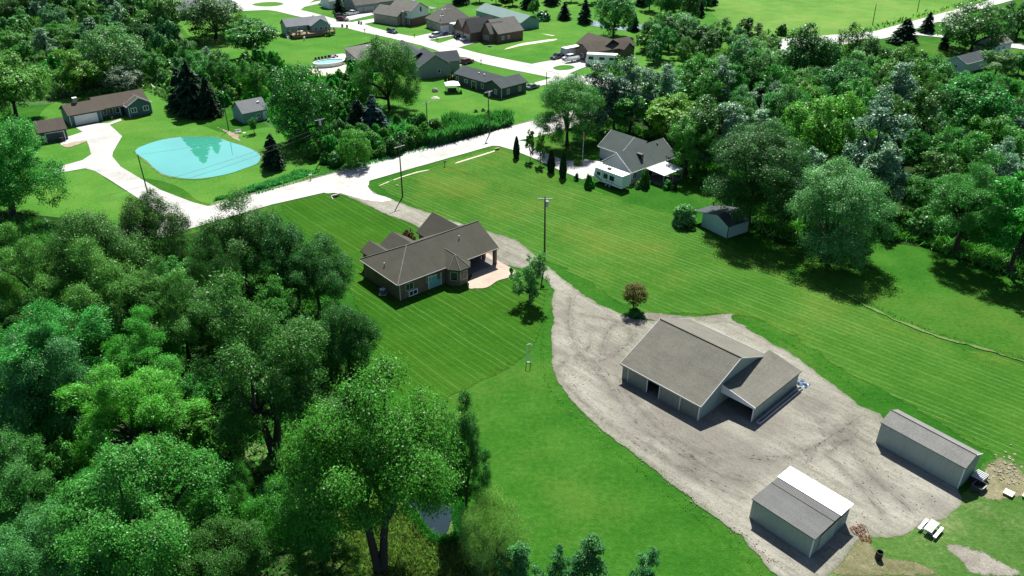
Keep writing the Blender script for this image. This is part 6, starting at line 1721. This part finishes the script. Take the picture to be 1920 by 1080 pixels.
# travel trailer beside the white house: its near long side runs along the drive
tf, tl = G(1166.4, 361), G(1113, 341)
dv = (tl - tf).xy; Lt = dv.length; ny = Vector((-dv.y, dv.x)).normalized()
if ny.y < 0: ny = -ny
mid_ = (tf.xy + tl.xy) / 2 + ny * 1.25
yaw = math.atan2(dv.y, dv.x)
t = box_trailer((1140, 350), (1113, 340), Lt - .5, 2.5, 2.55, 'white travel trailer with dark side windows parked beside the white house', MT['white'], 'travel_trailer', 'trailer',
                wins=[(Lt * .34, 1.2, .9, .7), (Lt * .1, 1.0, 1.1, 1.0), (-Lt * .12, 1.0, 1.2, 1.0)], zb=.65, axle=(-.5, .45))
t.location = (mid_.x, mid_.y, 0); t.rotation_euler = (0, 0, yaw)
hl = (Lt - .5) / 2
for y0, y1 in ((-1.262, -1.253), (1.253, 1.262)):
    MB().prism([(-hl + .3, y0, 1.0), (hl * .2, y0, 1.25), (hl * .2, y0, 1.4), (-hl + .3, y0, 1.1)], [(-hl + .3, y1, 1.0), (hl * .2, y1, 1.25), (hl * .2, y1, 1.4), (-hl + .3, y1, 1.1)]).obj('side_stripe', MT['side_teal'], t)
    MB().prism([(hl * .55, y0, .9), (hl * .95, y0, 1.5), (hl * .95, y0, 1.8), (hl * .5, y0, 1.05)], [(hl * .55, y1, .9), (hl * .95, y1, 1.5), (hl * .95, y1, 1.8), (hl * .5, y1, 1.05)]).obj('side_stripe', MT['side_navy'], t)
    MB().box(-hl * .28, y0, .75, -hl * .28 + .08, y1, 3.1).box(hl * .45, y0, .75, hl * .45 + .07, y1, 3.1).obj('door_seam', MT['black'], t)
for x, w_ in ((hl * .25, .35), (-hl * .3, .2), (hl * .7, .2), (-hl * .75, .2)):
    MB().box(x - w_, -.3, 3.303, x + w_, .3, 3.303 + (.3 if w_ > .3 else .14)).obj('roof_vent', MT['black'] if w_ > .3 else MT['grey_metal'], t)
box_trailer((1070, 105), (1050, 109), 6.5, 2.4, 2.4, 'grey box cargo trailer behind the black pickup', MT['grey_metal'], zb=.5, axle=(-.6, .3))
# motorhomes
box_trailer((868, 60), (846, 64), 10.5, 2.6, 2.9, 'motorhome with a white roof parked between two subdivision houses', MT['side_sage'], 'motorhome', 'motorhome', wins=[(3.6, 1.3, 1.4, .9), (0, 1.3, 1.6, .8), (-3, 1.3, 1.4, .8)], zb=.6, axle=(-2.8, 3.4), hitch=False)
box_trailer((1128, 122), (1108, 121), 9.5, 2.6, 2.8, 'white motorhome half hidden by silvery trees at the brown house', MT['white'], 'motorhome', 'motorhome', wins=[(3.4, 1.3, 1.5, .9), (0, 1.3, 1.6, .8), (-3, 1.3, 1.4, .8)], zb=.6, axle=(-2.6, 3.2), hitch=False)
# boat on its trailer
P = G(1072, 117); Q = G(1050, 121)
t = thing('covered_boat', 'small covered boat on a low trailer before the brown house', 'boat', (P.x, P.y, 0), math.atan2(Q.y - P.y, Q.x - P.x))
mb = MB(); st = [(-2.8, .95, .75, 1.4), (-1, 1.05, .65, 1.45), (1.2, .85, .7, 1.5), (2.4, .4, .95, 1.55), (2.9, .04, 1.3, 1.58)]
for (x0, w0, k0, z0), (x1, w1, k1, z1) in zip(st, st[1:]):
    mb.prism([(x0, -w0, z0), (x0, -w0 * .6, k0), (x0, 0, k0 - .15), (x0, w0 * .6, k0), (x0, w0, z0)], [(x1, -w1, z1), (x1, -w1 * .6, k1), (x1, 0, k1 - .15), (x1, w1 * .6, k1), (x1, w1, z1)])
mb.obj('hull', MT['white'], t)
mb = MB()
for (x0, w0, k0, z0), (x1, w1, k1, z1) in zip(st, st[1:]):
    mb.prism([(x0, -w0, z0 + .005), (x0, 0, z0 + .45), (x0, w0, z0 + .005)], [(x1, -w1, z1 + .005), (x1, 0, z1 + .35), (x1, w1, z1 + .005)])
mb.obj('cover', MT['side_blue'], t)
MB().box(-2.6, -.6, .38, 3.6, -.5, .48).box(-2.6, .5, .38, 3.6, .6, .48).obj('trailer_frame', MT['dark_metal'], t)
for y in (-.85, .85): wheel(t, -.8, y, .3, .2)

# ================================================================== poles and wires
def pole(b_, top, label, arms=True, transformer=None, r=.15, h=None, side=0.0, name='utility_pole'):
    P = G(*b_); h = h or solve_z(P.x, P.y, top[1])
    # lean so that the top meets its place
    q = G(top[0], top[1], h); lx, ly = q.x - P.x, 0
    lx = max(-.9, min(.9, lx))
    t = thing(name, label, 'pole', (P.x, P.y, 0))
    MB().tube([(0, 0, -.2), (lx * .5, ly * .5, h * .5), (lx, ly, h)], [r, r * .85, r * .65], 10).obj('post', MT['pole_wood'], t)
    c, n = math.cos(side), math.sin(side); out = Vector((P.x + lx, P.y + ly, h))
    if arms:
        A_ = Vector((c, n, 0)); Bv = Vector((-n, c, 0)); z = h - .35
        def bar(c0, half, th):
            return [c0 - A_ * half - Bv * th, c0 + A_ * half - Bv * th, c0 + A_ * half + Bv * th, c0 - A_ * half + Bv * th]
        c0 = Vector((lx, ly, z)) - Bv * .16
        lo = bar(c0, 1.25, .06); MB().prism(lo, [p + Vector((0, 0, .13)) for p in lo]).obj('crossarm', MT['wood_grey'], t)
        for u in (-1.1, -.45, .45, 1.1):
            p = c0 + A_ * u; MB().tube([p + Vector((0, 0, .131)), p + Vector((0, 0, .34))], [.05, .03], 6).obj('insulator', MT['grey_metal'], t)
    if transformer:
        z = h * transformer; p = Vector((lx * transformer + .32 * c, ly, z))
        o = MB().tube([p, p + Vector((0, 0, .05)), p + Vector((0, 0, .95)), p + Vector((0, 0, 1.02))], [.2, .25, .25, .15], 12).obj('transformer', MT['grey_metal'], t)
        MB().tube([p + Vector((0, 0, 1.021)), p + Vector((0, 0, 1.25))], .04, 6).obj('bushing', MT['white'], o)
    return out
t1 = pole((1021, 496), (1022, 369), 'tall utility pole with crossarm and grey transformer beside the gravel drive', True, .86, .17)
t2 = pole((755, 369), (748, 272), 'leaning dark utility pole at the corner of drive and lawn', True, None, .15, side=R(45))
t3 = pole((277, 362), (258, 290), 'dark utility pole by the left gravel drive', False, None, .14)
t4 = pole((603, 300), (598, 222), 'utility pole with crossarm and transformer before the dark oval tree', True, .84, .15, side=R(45))
t5 = pole((636, 290), (632, 225), 'bare thin pole beside the dark oval tree', False, None, .12)
t6 = pole((918, 252), (915, 170), 'utility pole with crossarm and transformer by the roadside reeds', True, .88, .15, side=R(45))
t7 = pole((803, 266), (799, 190), 'plain dark pole rising from the reeds', True, None, .14, side=R(45))
t8 = pole((429, 245), (420, 197), 'dark pole between pond spruces and small teal shed', False, None, .13)
t9 = pole((1636, 47), (1643, 8), 'utility pole at the field beside the far road', False, None, .17)
t10 = pole((1720, 22), (1725, -4), 'utility pole on the far road near the top edge', False, None, .17)
t11 = pole((1025, 164), (1025, 135), 'short pole at the drive by the lone round tree', False, None, .14)
t12 = pole((1214, 66), (1214, 40), 'pole on the far meadow by the pond', False, None, .15)
def wire(a, b_, sag, label, r=.014):
    a, b_ = Vector(a), Vector(b_); pts = []
    for k in range(15):
        u = k / 14; p = a.lerp(b_, u); p.z -= sag * 4 * u * (1 - u); pts.append(p)
    o = MB().tube(pts, r, 4).obj('power_line', MT['dark_metal']); tag(o, label, 'cable', 'overhead power lines')
L3 = G(180, 372, 8.0); L4 = G(200, 378, 7.4)
wire(t5, L3, 1.0, 'upper overhead wire crossing the turquoise pond', .022)
wire(t5 - Vector((0, 0, .8)), L4, 1.0, 'lower overhead wire crossing the turquoise pond', .022)
wire(t4, t3, .8, 'overhead wire from the transformer pole to the left drive pole')
wire(t4, t2, .6, 'overhead wire from the transformer pole to the leaning pole')
wire(t2, t7, .7, 'overhead wire from the leaning pole to the reed pole')
wire(t7, t6, .7, 'overhead wire between the two reed side poles')
wire(t8, t4, .6, 'overhead wire from the pond pole to the transformer pole')
wire(t2, t1, .8, 'overhead wire from the leaning pole to the tall pole by the drive', .016)
# flagpole
P = G(1092, 300)
t = thing('flagpole', 'thin pale flagpole with a limp flag in the shade by the white house', 'flagpole', (P.x, P.y, 0))
MB().tube([(0, 0, 0), (0, 0, 6.2)], [.06, .035], 8).obj('pole', MT['white'], t)
MB().tube([(0, 0, 6.2), (0, 0, 6.3)], .07, 8).obj('finial', MT['white'], t)
MT['flag_red'] = plain('flag_red', (.45, .06, .06), .8, .1); MT['flag_white'] = plain('flag_white', (.7, .68, .66), .8, .05)
mb = MB(); prev = None
cl = [(.05 + k * .05, .06 * math.sin(k * 1.9), 6.1 - .03 * k * k * .5) for k in range(7)]
for p, q in zip(cl, cl[1:]): mb.face([(p[0], p[1], p[2] - 1.3), (q[0], q[1], q[2] - 1.3), q, p])
mb.obj('flag', MT['flag_red'], t)

# ================================================================== things in the yard
def at_yaw(a, b_):
    d = G(*b_) - G(*a); return math.atan2(d.y, d.x)
# picnic table
y_ = at_yaw((1720.8, 992.7), (1740, 970.4)); P = G(1743, 996)
t = thing('picnic_table', 'grey topped picnic table with pale benches at the bottom right of the yard', 'table', (P.x, P.y, 0), y_)
def plank_set(name, x, n, wid, z, m, lab=None):
    mb = MB()
    o = None
    for k in range(n):
        y0 = x - wid / 2 + wid * k / n + .01; y1 = x - wid / 2 + wid * (k + 1) / n - .01
        mb.box(-1.0, y0, z, 1.0, y1, z + .045)
    return mb.obj(name, m, t, lab)
plank_set('tabletop', 0, 5, .86, .74, MT['wood_grey'])
plank_set('bench', -.78, 2, .32, .43, MT['white']); plank_set('bench', .78, 2, .32, .43, MT['white'])
for x in (-.72, .72):
    MB().tube([(x, -.75, 0), (x, -.25, .735)], .05, 5).tube([(x, .75, 0), (x, .25, .735)], .05, 5).box(x - .04, -.9, .36, x + .04, .9, .425).obj('leg_frame', MT['wood_grey'], t)
# burn barrel
P = G(1646, 1048)
t = thing('burn_barrel', 'black open steel drum on the bare ground below the small shed', 'barrel', (P.x, P.y, 0))
mb = MB(); nn = 18
for k in range(nn):
    a, c_ = 2 * math.pi * k / nn, 2 * math.pi * (k + 1) / nn
    pa, pb = (math.cos(a), math.sin(a)), (math.cos(c_), math.sin(c_)); r_, ri, h_ = .34, .3, 1.0
    mb.face([(pa[0] * r_, pa[1] * r_, 0), (pb[0] * r_, pb[1] * r_, 0), (pb[0] * r_, pb[1] * r_, h_), (pa[0] * r_, pa[1] * r_, h_)])
    mb.face([(pa[0] * r_, pa[1] * r_, h_), (pb[0] * r_, pb[1] * r_, h_), (pb[0] * ri, pb[1] * ri, h_), (pa[0] * ri, pa[1] * ri, h_)])
    mb.face([(pa[0] * ri, pa[1] * ri, h_), (pb[0] * ri, pb[1] * ri, h_), (pb[0] * ri, pb[1] * ri, .1), (pa[0] * ri, pa[1] * ri, .1)])
    mb.face([(pa[0] * ri, pa[1] * ri, .1), (pb[0] * ri, pb[1] * ri, .1), (0, 0, .1)])
mb.obj('drum', MT['black'], t)
for z in (.33, .67): MB().tube([(0, 0, z - .02), (0, 0, z + .02)], .355, 18, cap=False).obj('hoop', MT['dark_metal'], t)
# rusty implements: bent frames of bar
def rusty(c, seed, label, k=8, s=.55):
    P = G(*c); rr = random.Random(seed)
    t = thing('rusty_implement', label, 'scrap', (P.x, P.y, 0), rr.uniform(0, 3), 'rusty implements by the small shed')
    a = MB(); a.tube([(-s, -.2, .05), (s, -.1, .12)], .05, 5).tube([(-s, .35, .05), (s, .4, .3)], .05, 5)
    a.obj('frame', MT['rust'], t)
    for i in range(k):
        x = -s + 2 * s * i / (k - 1) + rr.uniform(-.1, .1)
        MB().tube([(x, -.55 + rr.uniform(-.2, .1), .03), (x + rr.uniform(-.15, .15), 0, .3 + rr.uniform(0, .25)), (x + rr.uniform(-.25, .25), .55 + rr.uniform(-.1, .3), .05)], .035, 5).obj('tine', MT['rust'], t)
rusty((1610, 996), 1, 'larger rusty iron implement on the straw beside the small shed', 9, .7)
rusty((1622, 1010), 2, 'smaller rusty iron implement in front of the larger one', 6, .5)
# slatted crate and dark bin behind the long shed
P = G(1832, 910); y_ = at_yaw((1811, 905), (1840, 880))
t = thing('dark_bin', 'dark blue-black plastic bin at the end of the long shed', 'bin', (P.x - .2, P.y - .55, 0), y_)
MB().box(-.75, -.55, 0, .75, .55, .06).box(-.75, -.55, .06, -.68, .55, .7).box(.68, -.55, .06, .75, .55, .7).box(-.679, -.55, .06, .679, -.48, .7).box(-.679, .48, .06, .679, .55, .7).obj('tub', MT['dark_metal'], t)
MB().box(-.45, -.62, .62, .45, -.56, .72).obj('rim_grip', MT['grey_metal'], t)
t = thing('wire_crate', 'slatted metal crate behind the dark bin at the long shed', 'crate', (P.x + .5, P.y + .75, 0), y_)
MB().box(-.8, -.6, 0, .8, .6, .75).obj('base', MT['dark_metal'], t)
for k in range(6):
    MB().box(-.8 + k * .29, -.62, .753, -.66 + k * .29, .62, .82).obj('slat', MT['grey_metal'], t)
for (x, y, lb) in ((1890, 928, 'pale square wooden lid on a dark box by the rubble'), (1926, 934, 'second pale lidded box at the right edge of the picture')):
    P = G(x, y)
    t = thing('garden_box', lb, 'box', (P.x, P.y, 0), y_ + .1, 'pale lidded boxes by the rubble')
    MB().box(-.42, -.42, 0, .42, .42, .3).obj('box_side', MT['wood'], t); MB().box(-.5, -.48, .302, .5, .48, .37).obj('lid', MT['wood_pale'], t)
# rubble
rr = random.Random(21); mb = MB()
for k in range(130):
    P = G(rr.gauss(1884, 16), rr.gauss(884, 14)); s = rr.uniform(.05, .18); a = rr.uniform(0, 3.14)
    ring = [(P.x + s * rr.uniform(.7, 1.2) * math.cos(a + i * 1.257), P.y + s * rr.uniform(.7, 1.2) * math.sin(a + i * 1.257), .03) for i in range(5)]
    hh = rr.uniform(.05, .16)
    mb.prism(ring, [(x + rr.uniform(-.03, .03), y + rr.uniform(-.03, .03), hh + rr.uniform(-.02, .05)) for x, y, _ in ring])
mb.obj('rubble', MT['rubble'], kind='stuff')
rr = random.Random(22); mb = MB()
yard_pts = [(1040, 720, 1400, 1020), (1200, 600, 1300, 600), (1440, 640, 1640, 760), (1500, 860, 1800, 980)]
for k in range(420):
    if k < 200: u = rr.random(); c_ = (1042 + 420 * u + rr.gauss(0, 6), 735 + 330 * u + rr.gauss(0, 5))
    elif k < 300: c_ = (rr.uniform(1060, 1180), rr.uniform(600, 740))
    else: c_ = (rr.uniform(1420, 1780), rr.uniform(820, 985))
    P = G(*c_); s = rr.uniform(.03, .075); a = rr.uniform(0, 3)
    ring = [(P.x + s * rr.uniform(.7, 1.2) * math.cos(a + i * 1.57), P.y + s * rr.uniform(.7, 1.2) * math.sin(a + i * 1.57), .07) for i in range(4)]
    mb.prism(ring, [(x, y, .07 + s * rr.uniform(.8, 1.4)) for x, y, _ in ring])
mb.obj('pebbles', MT['rubble'], kind='stuff')
# white pipe frame at the lawn edge
P = G(991, 680); t = thing('pipe_frame', 'narrow white pipe hoop standing on the lawn at the yard edge', 'frame', (P.x, P.y, 0), 0.0)
w_ = .28; hh = solve_z(P.x, P.y, 646)
MB().tube([(-w_, 0, 0), (-w_, 0, hh - .1), (-w_ + .1, 0, hh), (w_ - .1, 0, hh + .12), (w_, .05, hh), (w_, .1, 0)], .05, 7).obj('hoop', MT['white'], t)
MB().box(-w_ - .05, -.12, 0, w_ + .05, .2, .08).obj('base', MT['dark_metal'], t)
# house yard things
P = house1.world(-1.3, 5.0); t = thing('heat_pump', 'round blue-grey air conditioner beside the end wall of the brown house', 'air conditioner', P, 0)
P2 = G(718, 551); t.location = (P2.x, P2.y, 0)
MB().tube([(0, 0, 0), (0, 0, .85)], .45, 16).obj('casing', MT['side_blue'], t); MB().tube([(0, 0, .851), (0, 0, .93)], [.46, .36], 16).obj('top_grille', MT['grey_metal'], t)
MB().box(-.6, -.6, 0, .6, .6, .06).obj('base', MT['stone'], t)
P = G(959, 516); t = thing('patio_urn', 'dark urn with a plant at the tip of the pink patio', 'planter', (P.x, P.y, .09), 0)
MB().tube([(0, 0, 0), (0, 0, .15), (0, 0, .3), (0, 0, .7), (0, 0, .75)], [.25, .12, .18, .36, .38], 12).obj('urn', MT['dark_metal'], t)
me, _ = crown('plant', 'bush', 260, .22, 77); c_ = link('plant', me, TINT['mid'], t); c_.scale = (.4, .4, .5); c_.location = (0, 0, .75)
P = G(744, 349); t = thing('white_stone', 'small white marker stone on the lawn beside the leaning pole', 'stone', (P.x, P.y, 0)); MB().prism([(-.3, -.2, 0), (.3, -.25, 0), (.35, .2, 0), (-.25, .25, 0)], [(-.2, -.15, .25), (.22, -.15, .3), (.2, .12, .28), (-.15, .15, .22)]).obj('block', MT['stone'], t)
P = G(629, 369); t = thing('culvert', 'pale concrete culvert end at the mouth of the drive', 'culvert', (P.x, P.y, 0), R(40))
MB().box(-.9, -.12, 0, .9, .12, .5).obj('headwall', MT['stone'], t); MB().tube([(0, -.4, .16), (0, .35, .16)], .28, 12).obj('pipe', MT['dark_metal'], t); MB().prism([(-1.1, -.15, 0), (-.9, -.15, 0), (-.9, -.9, 0), (-1.1, -.9, 0)], [(-1.1, -.15, .4), (-.9, -.15, .4), (-.9, -.9, .1), (-1.1, -.9, .1)]).obj('wingwall', MT['stone'], t)
P = G(932, 281); t = thing('culvert', 'small pale culvert end at the neighbour drive', 'culvert', (P.x, P.y, 0), R(40))
MB().box(-.6, -.1, 0, .6, .1, .45).obj('headwall', MT['stone'], t); MB().tube([(0, -.4, .15), (0, .3, .15)], .22, 12).obj('pipe', MT['dark_metal'], t)
def mailbox(c, label, m=None, h=1.1):
    P = G(*c); t = thing('mailbox', label, 'mailbox', (P.x, P.y, 0), R(-48), 'mailboxes')
    MB().box(-.06, -.06, 0, .06, .06, h).obj('post', MT['wood'], t)
    pr = [(-.12, h), (.12, h), (.12, h + .14), (.07, h + .22), (-.07, h + .22), (-.12, h + .14)]
    MB().prism([(x, -.3, z + .002) for x, z in pr], [(x, .3, z + .002) for x, z in pr]).obj('box', m or MT['black'], t)
    MB().box(.13, -.05, h + .08, .15, 0, h + .3).obj('flag', MT['flag_red'], t)
mailbox((583, 338), 'pale mailbox on the pond side of the road', MT['white'])
mailbox((918, 246), 'dark mailbox under the utility pole by the reeds')
mailbox((834, 312), 'dark post mailbox on the lawn side of the road', None, 1.0)
mailbox((902, 120), 'thin mailbox post by the subdivision street near the maroon car')
mailbox((777, 71), 'mailbox at the street corner across from the grey roofs')
mailbox((684, 62), 'mailbox at the street by the grey house vents')
mailbox((818, 77), 'dark mailbox at the left tip of the lawn strip with the silver car'); mailbox((821, 80.5), 'dark mailbox at the lower tip of the lawn strip by the brick house')
# wheelie bins
def bin_(c, label, m):
    P = G(*c); t = thing('trash_bin', label, 'bin', (P.x, P.y, 0), random.uniform(-.4, .4), 'trash bins at the street')
    MB().prism([(-.25, -.28, .05), (.25, -.28, .05), (.25, .28, .05), (-.25, .28, .05)], [(-.32, -.36, 1.0), (.32, -.36, 1.0), (.32, .36, 1.0), (-.32, .36, 1.0)]).obj('tub', m, t)
    MB().box(-.34, -.4, 1.003, .34, .38, 1.08).obj('lid', m, t)
    for x in (-.3, .3): MB().tube([(x - .05, .3, .13), (x + .05, .3, .13)], .13, 10).obj('wheel', MT['rubber'], t)
bin_((642, 51), 'slim dark bin at the driveway of the teal house', MT['dark_metal']); bin_((651, 52), 'wider dark bin nearer the street at the teal house', MT['wood'])
bin_((673, 45), 'dark bin at the street corner of the two storey house', MT['black']); bin_((677.5, 46), 'low dark bin beside the corner bin', MT['dark_metal'])
# gazebo, boulders, play things on the navy house lawn
P = G(848, 172); t = thing('gazebo', 'small open gazebo with a white canopy on the lawn by the navy house', 'gazebo', (P.x, P.y, 0), R(12))
for x in (-1.6, 1.6):
    for y in (-1.5, 1.5): MB().box(x - .06, y - .06, 0, x + .06, y + .06, 2.2).obj('post', MT['dark_metal'], t)
mb = MB(); e = [(-2, -1.9, 2.2), (2, -1.9, 2.2), (2, 1.9, 2.2), (-2, 1.9, 2.2)]; ap = [(-.6, 0, 3.0), (.6, 0, 3.0)]
mb.face([e[0], e[1], ap[1], ap[0]]); mb.face([e[2], e[3], ap[0], ap[1]]); mb.face([e[1], e[2], ap[1]]); mb.face([e[3], e[0], ap[0]])
for i in range(4): mb.face([e[i], e[(i + 1) % 4], (*e[(i + 1) % 4][:2], 2.0), (*e[i][:2], 2.0)])
mb.obj('canopy', MT['white'], t)
MB().box(-1.2, -.5, .02, 1.2, .5, .5).box(-1.2, .3, .5, 1.2, .5, .95).obj('swing_seat', MT['dark_metal'], t)
def rock(c, s, label, m=None, hz=.6):
    P = G(*c); rr = random.Random(int(c[0])); bm = bmesh.new(); bmesh.ops.create_icosphere(bm, subdivisions=2, radius=1)
    for v in bm.verts: v.co = Vector((v.co.x * s, v.co.y * s * .8, max(-.02, v.co.z * s * hz))) * rr.uniform(.85, 1.15)
    me = bpy.data.meshes.new('boulder'); bm.to_mesh(me); bm.free()
    o = link('boulder', me, m or MT['stone']); o.location = (P.x, P.y, 0); tag(o, label, 'boulder')
rock((816, 172), .9, 'upright pale boulder on the lawn left of the gazebo', None, 1.2); rock((817, 184), 1.2, 'flat pale boulder on the lawn below the gazebo', None, .35)
rock((855, 220.5), .8, 'pale boulder on the grass above the reeds'); rock((918, 88), .7, 'green boulder-like utility box on the lawn by the brick house', MT['roof_green'], .8)
for x, y in ((892, 210), (906, 208), (916, 211)):
    tree('bush', 'dark', x, y - 5, 9, {892: 'leftmost small dark shrub on the lawn above the reeds', 906: 'middle small dark shrub on the lawn above the reeds', 916: 'small dark shrub beside the reed side utility pole'}[x], base=(x, y))
tree('bush', 'bright', 864, 169, 7, 'tiny bright shrub on the lawn right of the gazebo', base=(864, 176))
# pool and its surroundings
P = G(617, 123); q = (G(645, 119.5) - G(590, 127)).xy; yw = math.atan2(q.y, q.x); lx = q.length / 2
t = thing('swimming_pool', 'oval above-ground pool with blue water behind the dark oval tree', 'pool', (P.x, P.y, 0), yw)
ly_ = 2.6; nn = 32; wall = MB(); rim = MB(); wat = MB(); ringw = []
for k in range(nn):
    a, c_ = 2 * math.pi * k / nn, 2 * math.pi * (k + 1) / nn
    f = lambda an, s_: (math.cos(an) * lx * s_, math.sin(an) * ly_ * s_)
    wall.face([(*f(a, 1), 0), (*f(c_, 1), 0), (*f(c_, 1), 1.25), (*f(a, 1), 1.25)])
    rim.prism([(*f(a, .96), 1.252), (*f(a, 1.05), 1.252), (*f(a, 1.05), 1.33), (*f(a, .96), 1.33)], [(*f(c_, .96), 1.252), (*f(c_, 1.05), 1.252), (*f(c_, 1.05), 1.33), (*f(c_, .96), 1.33)])
    ringw.append((*f(a, .985), 1.12))
wat.face(ringw)
wall.obj('pool_wall', MT['white'], t); rim.obj('pool_rim', MT['white'], t)
MT['pool'] = water_mat('pool', (.2, .5, .62), 1.5, .05); wat.obj('pool_water', MT['pool'], t)
mb = MB(); mb.tube([(-lx - .15, -.3, 0), (-lx - .15, -.3, 1.7)], .05, 6).tube([(-lx - .15, .3, 0), (-lx - .15, .3, 1.7)], .05, 6)
for k in range(4): mb.box(-lx - .35, -.28, .25 + .3 * k, -lx - .1, .28, .3 + .3 * k)
mb.obj('pool_ladder', MT['white'], t)
t0 = thing('patio_chair', 'first of five dark garden chairs in a row behind the pool, at the left end', 'chair', G(590, 115), R(-30), 'garden chairs by the pool')
MB().box(-.4, -.38, .36, .4, .4, .44).obj('seat', MT['black'], t0); MB().prism([(-.4, .4, .4), (.4, .4, .4), (.4, .48, .4), (-.4, .48, .4)], [(-.4, .62, 1.1), (.4, .62, 1.1), (.4, .7, 1.1), (-.4, .7, 1.1)]).obj('backrest', MT['black'], t0)
for x in (-.38, .32):
    for y in (-.34, .34): MB().box(x, y, 0, x + .06, y + .06, .358).obj('leg', MT['black'], t0)
for s_ in (-.46, .4): MB().box(s_, -.36, .6, s_ + .06, .5, .65).obj('armrest', MT['black'], t0)
for k, lb in ((1, 'second'), (2, 'middle'), (3, 'fourth'), (4, 'last')):
    c_ = copy_tree(t0); c_.location = G(590 + k * 6.1, 115 - k * 1.1); c_['label'] = f'{lb} of five dark garden chairs in a row behind the pool' + (', at the right end' if k == 4 else ', counted from the left')
P = G(625, 107); t = thing('patio_table', 'round dark patio table with seats on the pool patio', 'table', (P.x, P.y, .05), 0)
MB().tube([(0, 0, .7), (0, 0, .76)], 1.0, 16).obj('tabletop', MT['black'], t); MB().tube([(0, 0, 0), (0, 0, .699)], .08, 8).obj('pedestal', MT['black'], t)
for k in range(5):
    a = k * 1.257; o_ = MB().box(1.3 * math.cos(a) - .28, 1.3 * math.sin(a) - .28, .0, 1.3 * math.cos(a) + .28, 1.3 * math.sin(a) + .28, .45).obj('stool', MT['dark_metal'], t)
P = G(656, 114.5); t = thing('hot_tub', 'dark covered hot tub with a pale lid by the sage house', 'hot tub', (P.x, P.y, 0), yw)
MB().box(-1.1, -1.1, 0, 1.1, 1.1, .85).obj('tub', MT['dark_metal'], t); MB().box(-1.15, -1.15, .853, 1.15, 1.15, .97).obj('cover', MT['grey_metal'], t)
# deck furniture of the teal house: parasol-less table and pots
P = deckhouse.world(4.2, -2.4, 1.4)
t = thing('deck_table', 'pale table with chairs on the brown deck of the teal house', 'table', P, deckhouse.yaw)
MB().box(-.9, -.5, .7, .9, .5, .76).obj('tabletop', MT['wood_pale'], t)
for x in (-.8, .72):
    for y in (-.42, .34): MB().box(x, y, 0, x + .08, y + .08, .698).obj('leg', MT['wood_pale'], t)
for k, (x, y, tn) in enumerate(((2.2, -3.9, 'yellow'), (3.4, -4.0, 'pale'), (6.0, -3.9, 'yellow'), (1.3, -1.5, 'mid'))):
    P = deckhouse.world(x, y, 1.4)
    t = thing('potted_plant', ['potted yellow plant on the teal house deck corner', 'potted pale plant along the deck rail', 'potted yellow plant near the deck middle', 'potted green plant by the deck stair'][k], 'plant', P, 0, 'potted plants on the teal house deck')
    MB().tube([(0, 0, 0), (0, 0, .5)], [.22, .3], 10).obj('pot', MT['wood'], t)
    me, _ = crown('plant', 'bush', 220, .24, 80 + k); o_ = link('plant', me, TINT[tn], t); o_.scale = (.55, .55, .7); o_.location = (0, 0, .5)
tree('bush', 'yellow', 617, 58, 14, 'yellow flowering shrub at the corner of the teal house deck', base=(616, 68))
P = G(571, 75); t = thing('white_tank', 'small white tank standing below the teal house deck', 'tank', (P.x, P.y, 0)); MB().tube([(0, 0, 0), (0, 0, 1.0), (0, 0, 1.2)], [.35, .35, .15], 12).obj('shell', MT['white'], t); MB().tube([(0, 0, 1.2), (0, 0, 1.3)], .08, 8).obj('valve', MT['dark_metal'], t)
# ranch house urn, garage bin
P = G(210, 222); t = thing('flower_planter', 'white flower planter at the front walk of the blue ranch house', 'planter', (P.x, P.y, 0))
MB().tube([(0, 0, 0), (0, 0, .5)], [.3, .45], 10).obj('pot', MT['stone'], t); me, _ = crown('flowers', 'bush', 240, .22, 91); o_ = link('flowers', me, TINT['white'], t); o_.scale = (.7, .7, .7); o_.location = (0, 0, .5)
bin_((117, 266), 'dark bin at the corner of the dark garage', MT['black'])
P = G(447, 250); t = thing('white_bench', 'small white bench on the bare earth by the pond', 'bench', (P.x, P.y, 0), R(30))
MB().box(-.7, -.2, .4, .7, .2, .46).obj('seat', MT['white'], t); MB().box(-.7, .2, .46, .7, .26, .9).obj('backrest', MT['white'], t)
for x in (-.6, .52): MB().box(x, -.18, 0, x + .08, .18, .399).obj('leg', MT['white'], t)
P = G(459, 254.5); t = thing('wood_stand', 'small wooden stand beside the white bench at the pond', 'stand', (P.x, P.y, 0), R(20))
MB().box(-.3, -.3, .7, .3, .3, .76).obj('top', MT['wood_pale'], t)
for x in (-.26, .2): MB().box(x, -.25, 0, x + .06, .25, .699).obj('leg', MT['wood_pale'], t)
# shed area of the far two storey house and canopy behind it
P = G(809, 26); t = thing('carport_canopy', 'dark canopy shelter right of the two storey house', 'canopy', (P.x, P.y, 0), R(-42))
MB().box(-2.2, -1.6, 2.2, 2.2, 1.6, 2.35).obj('canopy_top', MT['roof_light'], t)
for x in (-2, 1.9):
    for y in (-1.5, 1.4): MB().box(x, y, 0, x + .1, y + .1, 2.198).obj('post', MT['dark_metal'], t)


# ------------------------------------------------------------------ things that still share a label: say which one by its place in the row
seen = {}
for o in SC.objects:
    if o.parent is None and o.get('label') and o.get('category'): seen.setdefault(o['label'], []).append(o)
for lb, os_ in seen.items():
    n = len(os_)
    if 1 < n <= 6 and len(lb.split()) <= 12:
        os_.sort(key=lambda o: proj(o.location)[0])
        nm = {2: ['left one', 'right one'], 3: ['left one', 'middle one', 'right one'], 4: ['leftmost', 'second from left', 'third from left', 'rightmost'],
              5: ['leftmost', 'second from left', 'middle one', 'second from right', 'rightmost'], 6: ['leftmost', 'second from left', 'third from left', 'third from right', 'second from right', 'rightmost']}[n]
        for o, w in zip(os_, nm): o['label'] = f'{lb}, {w}'
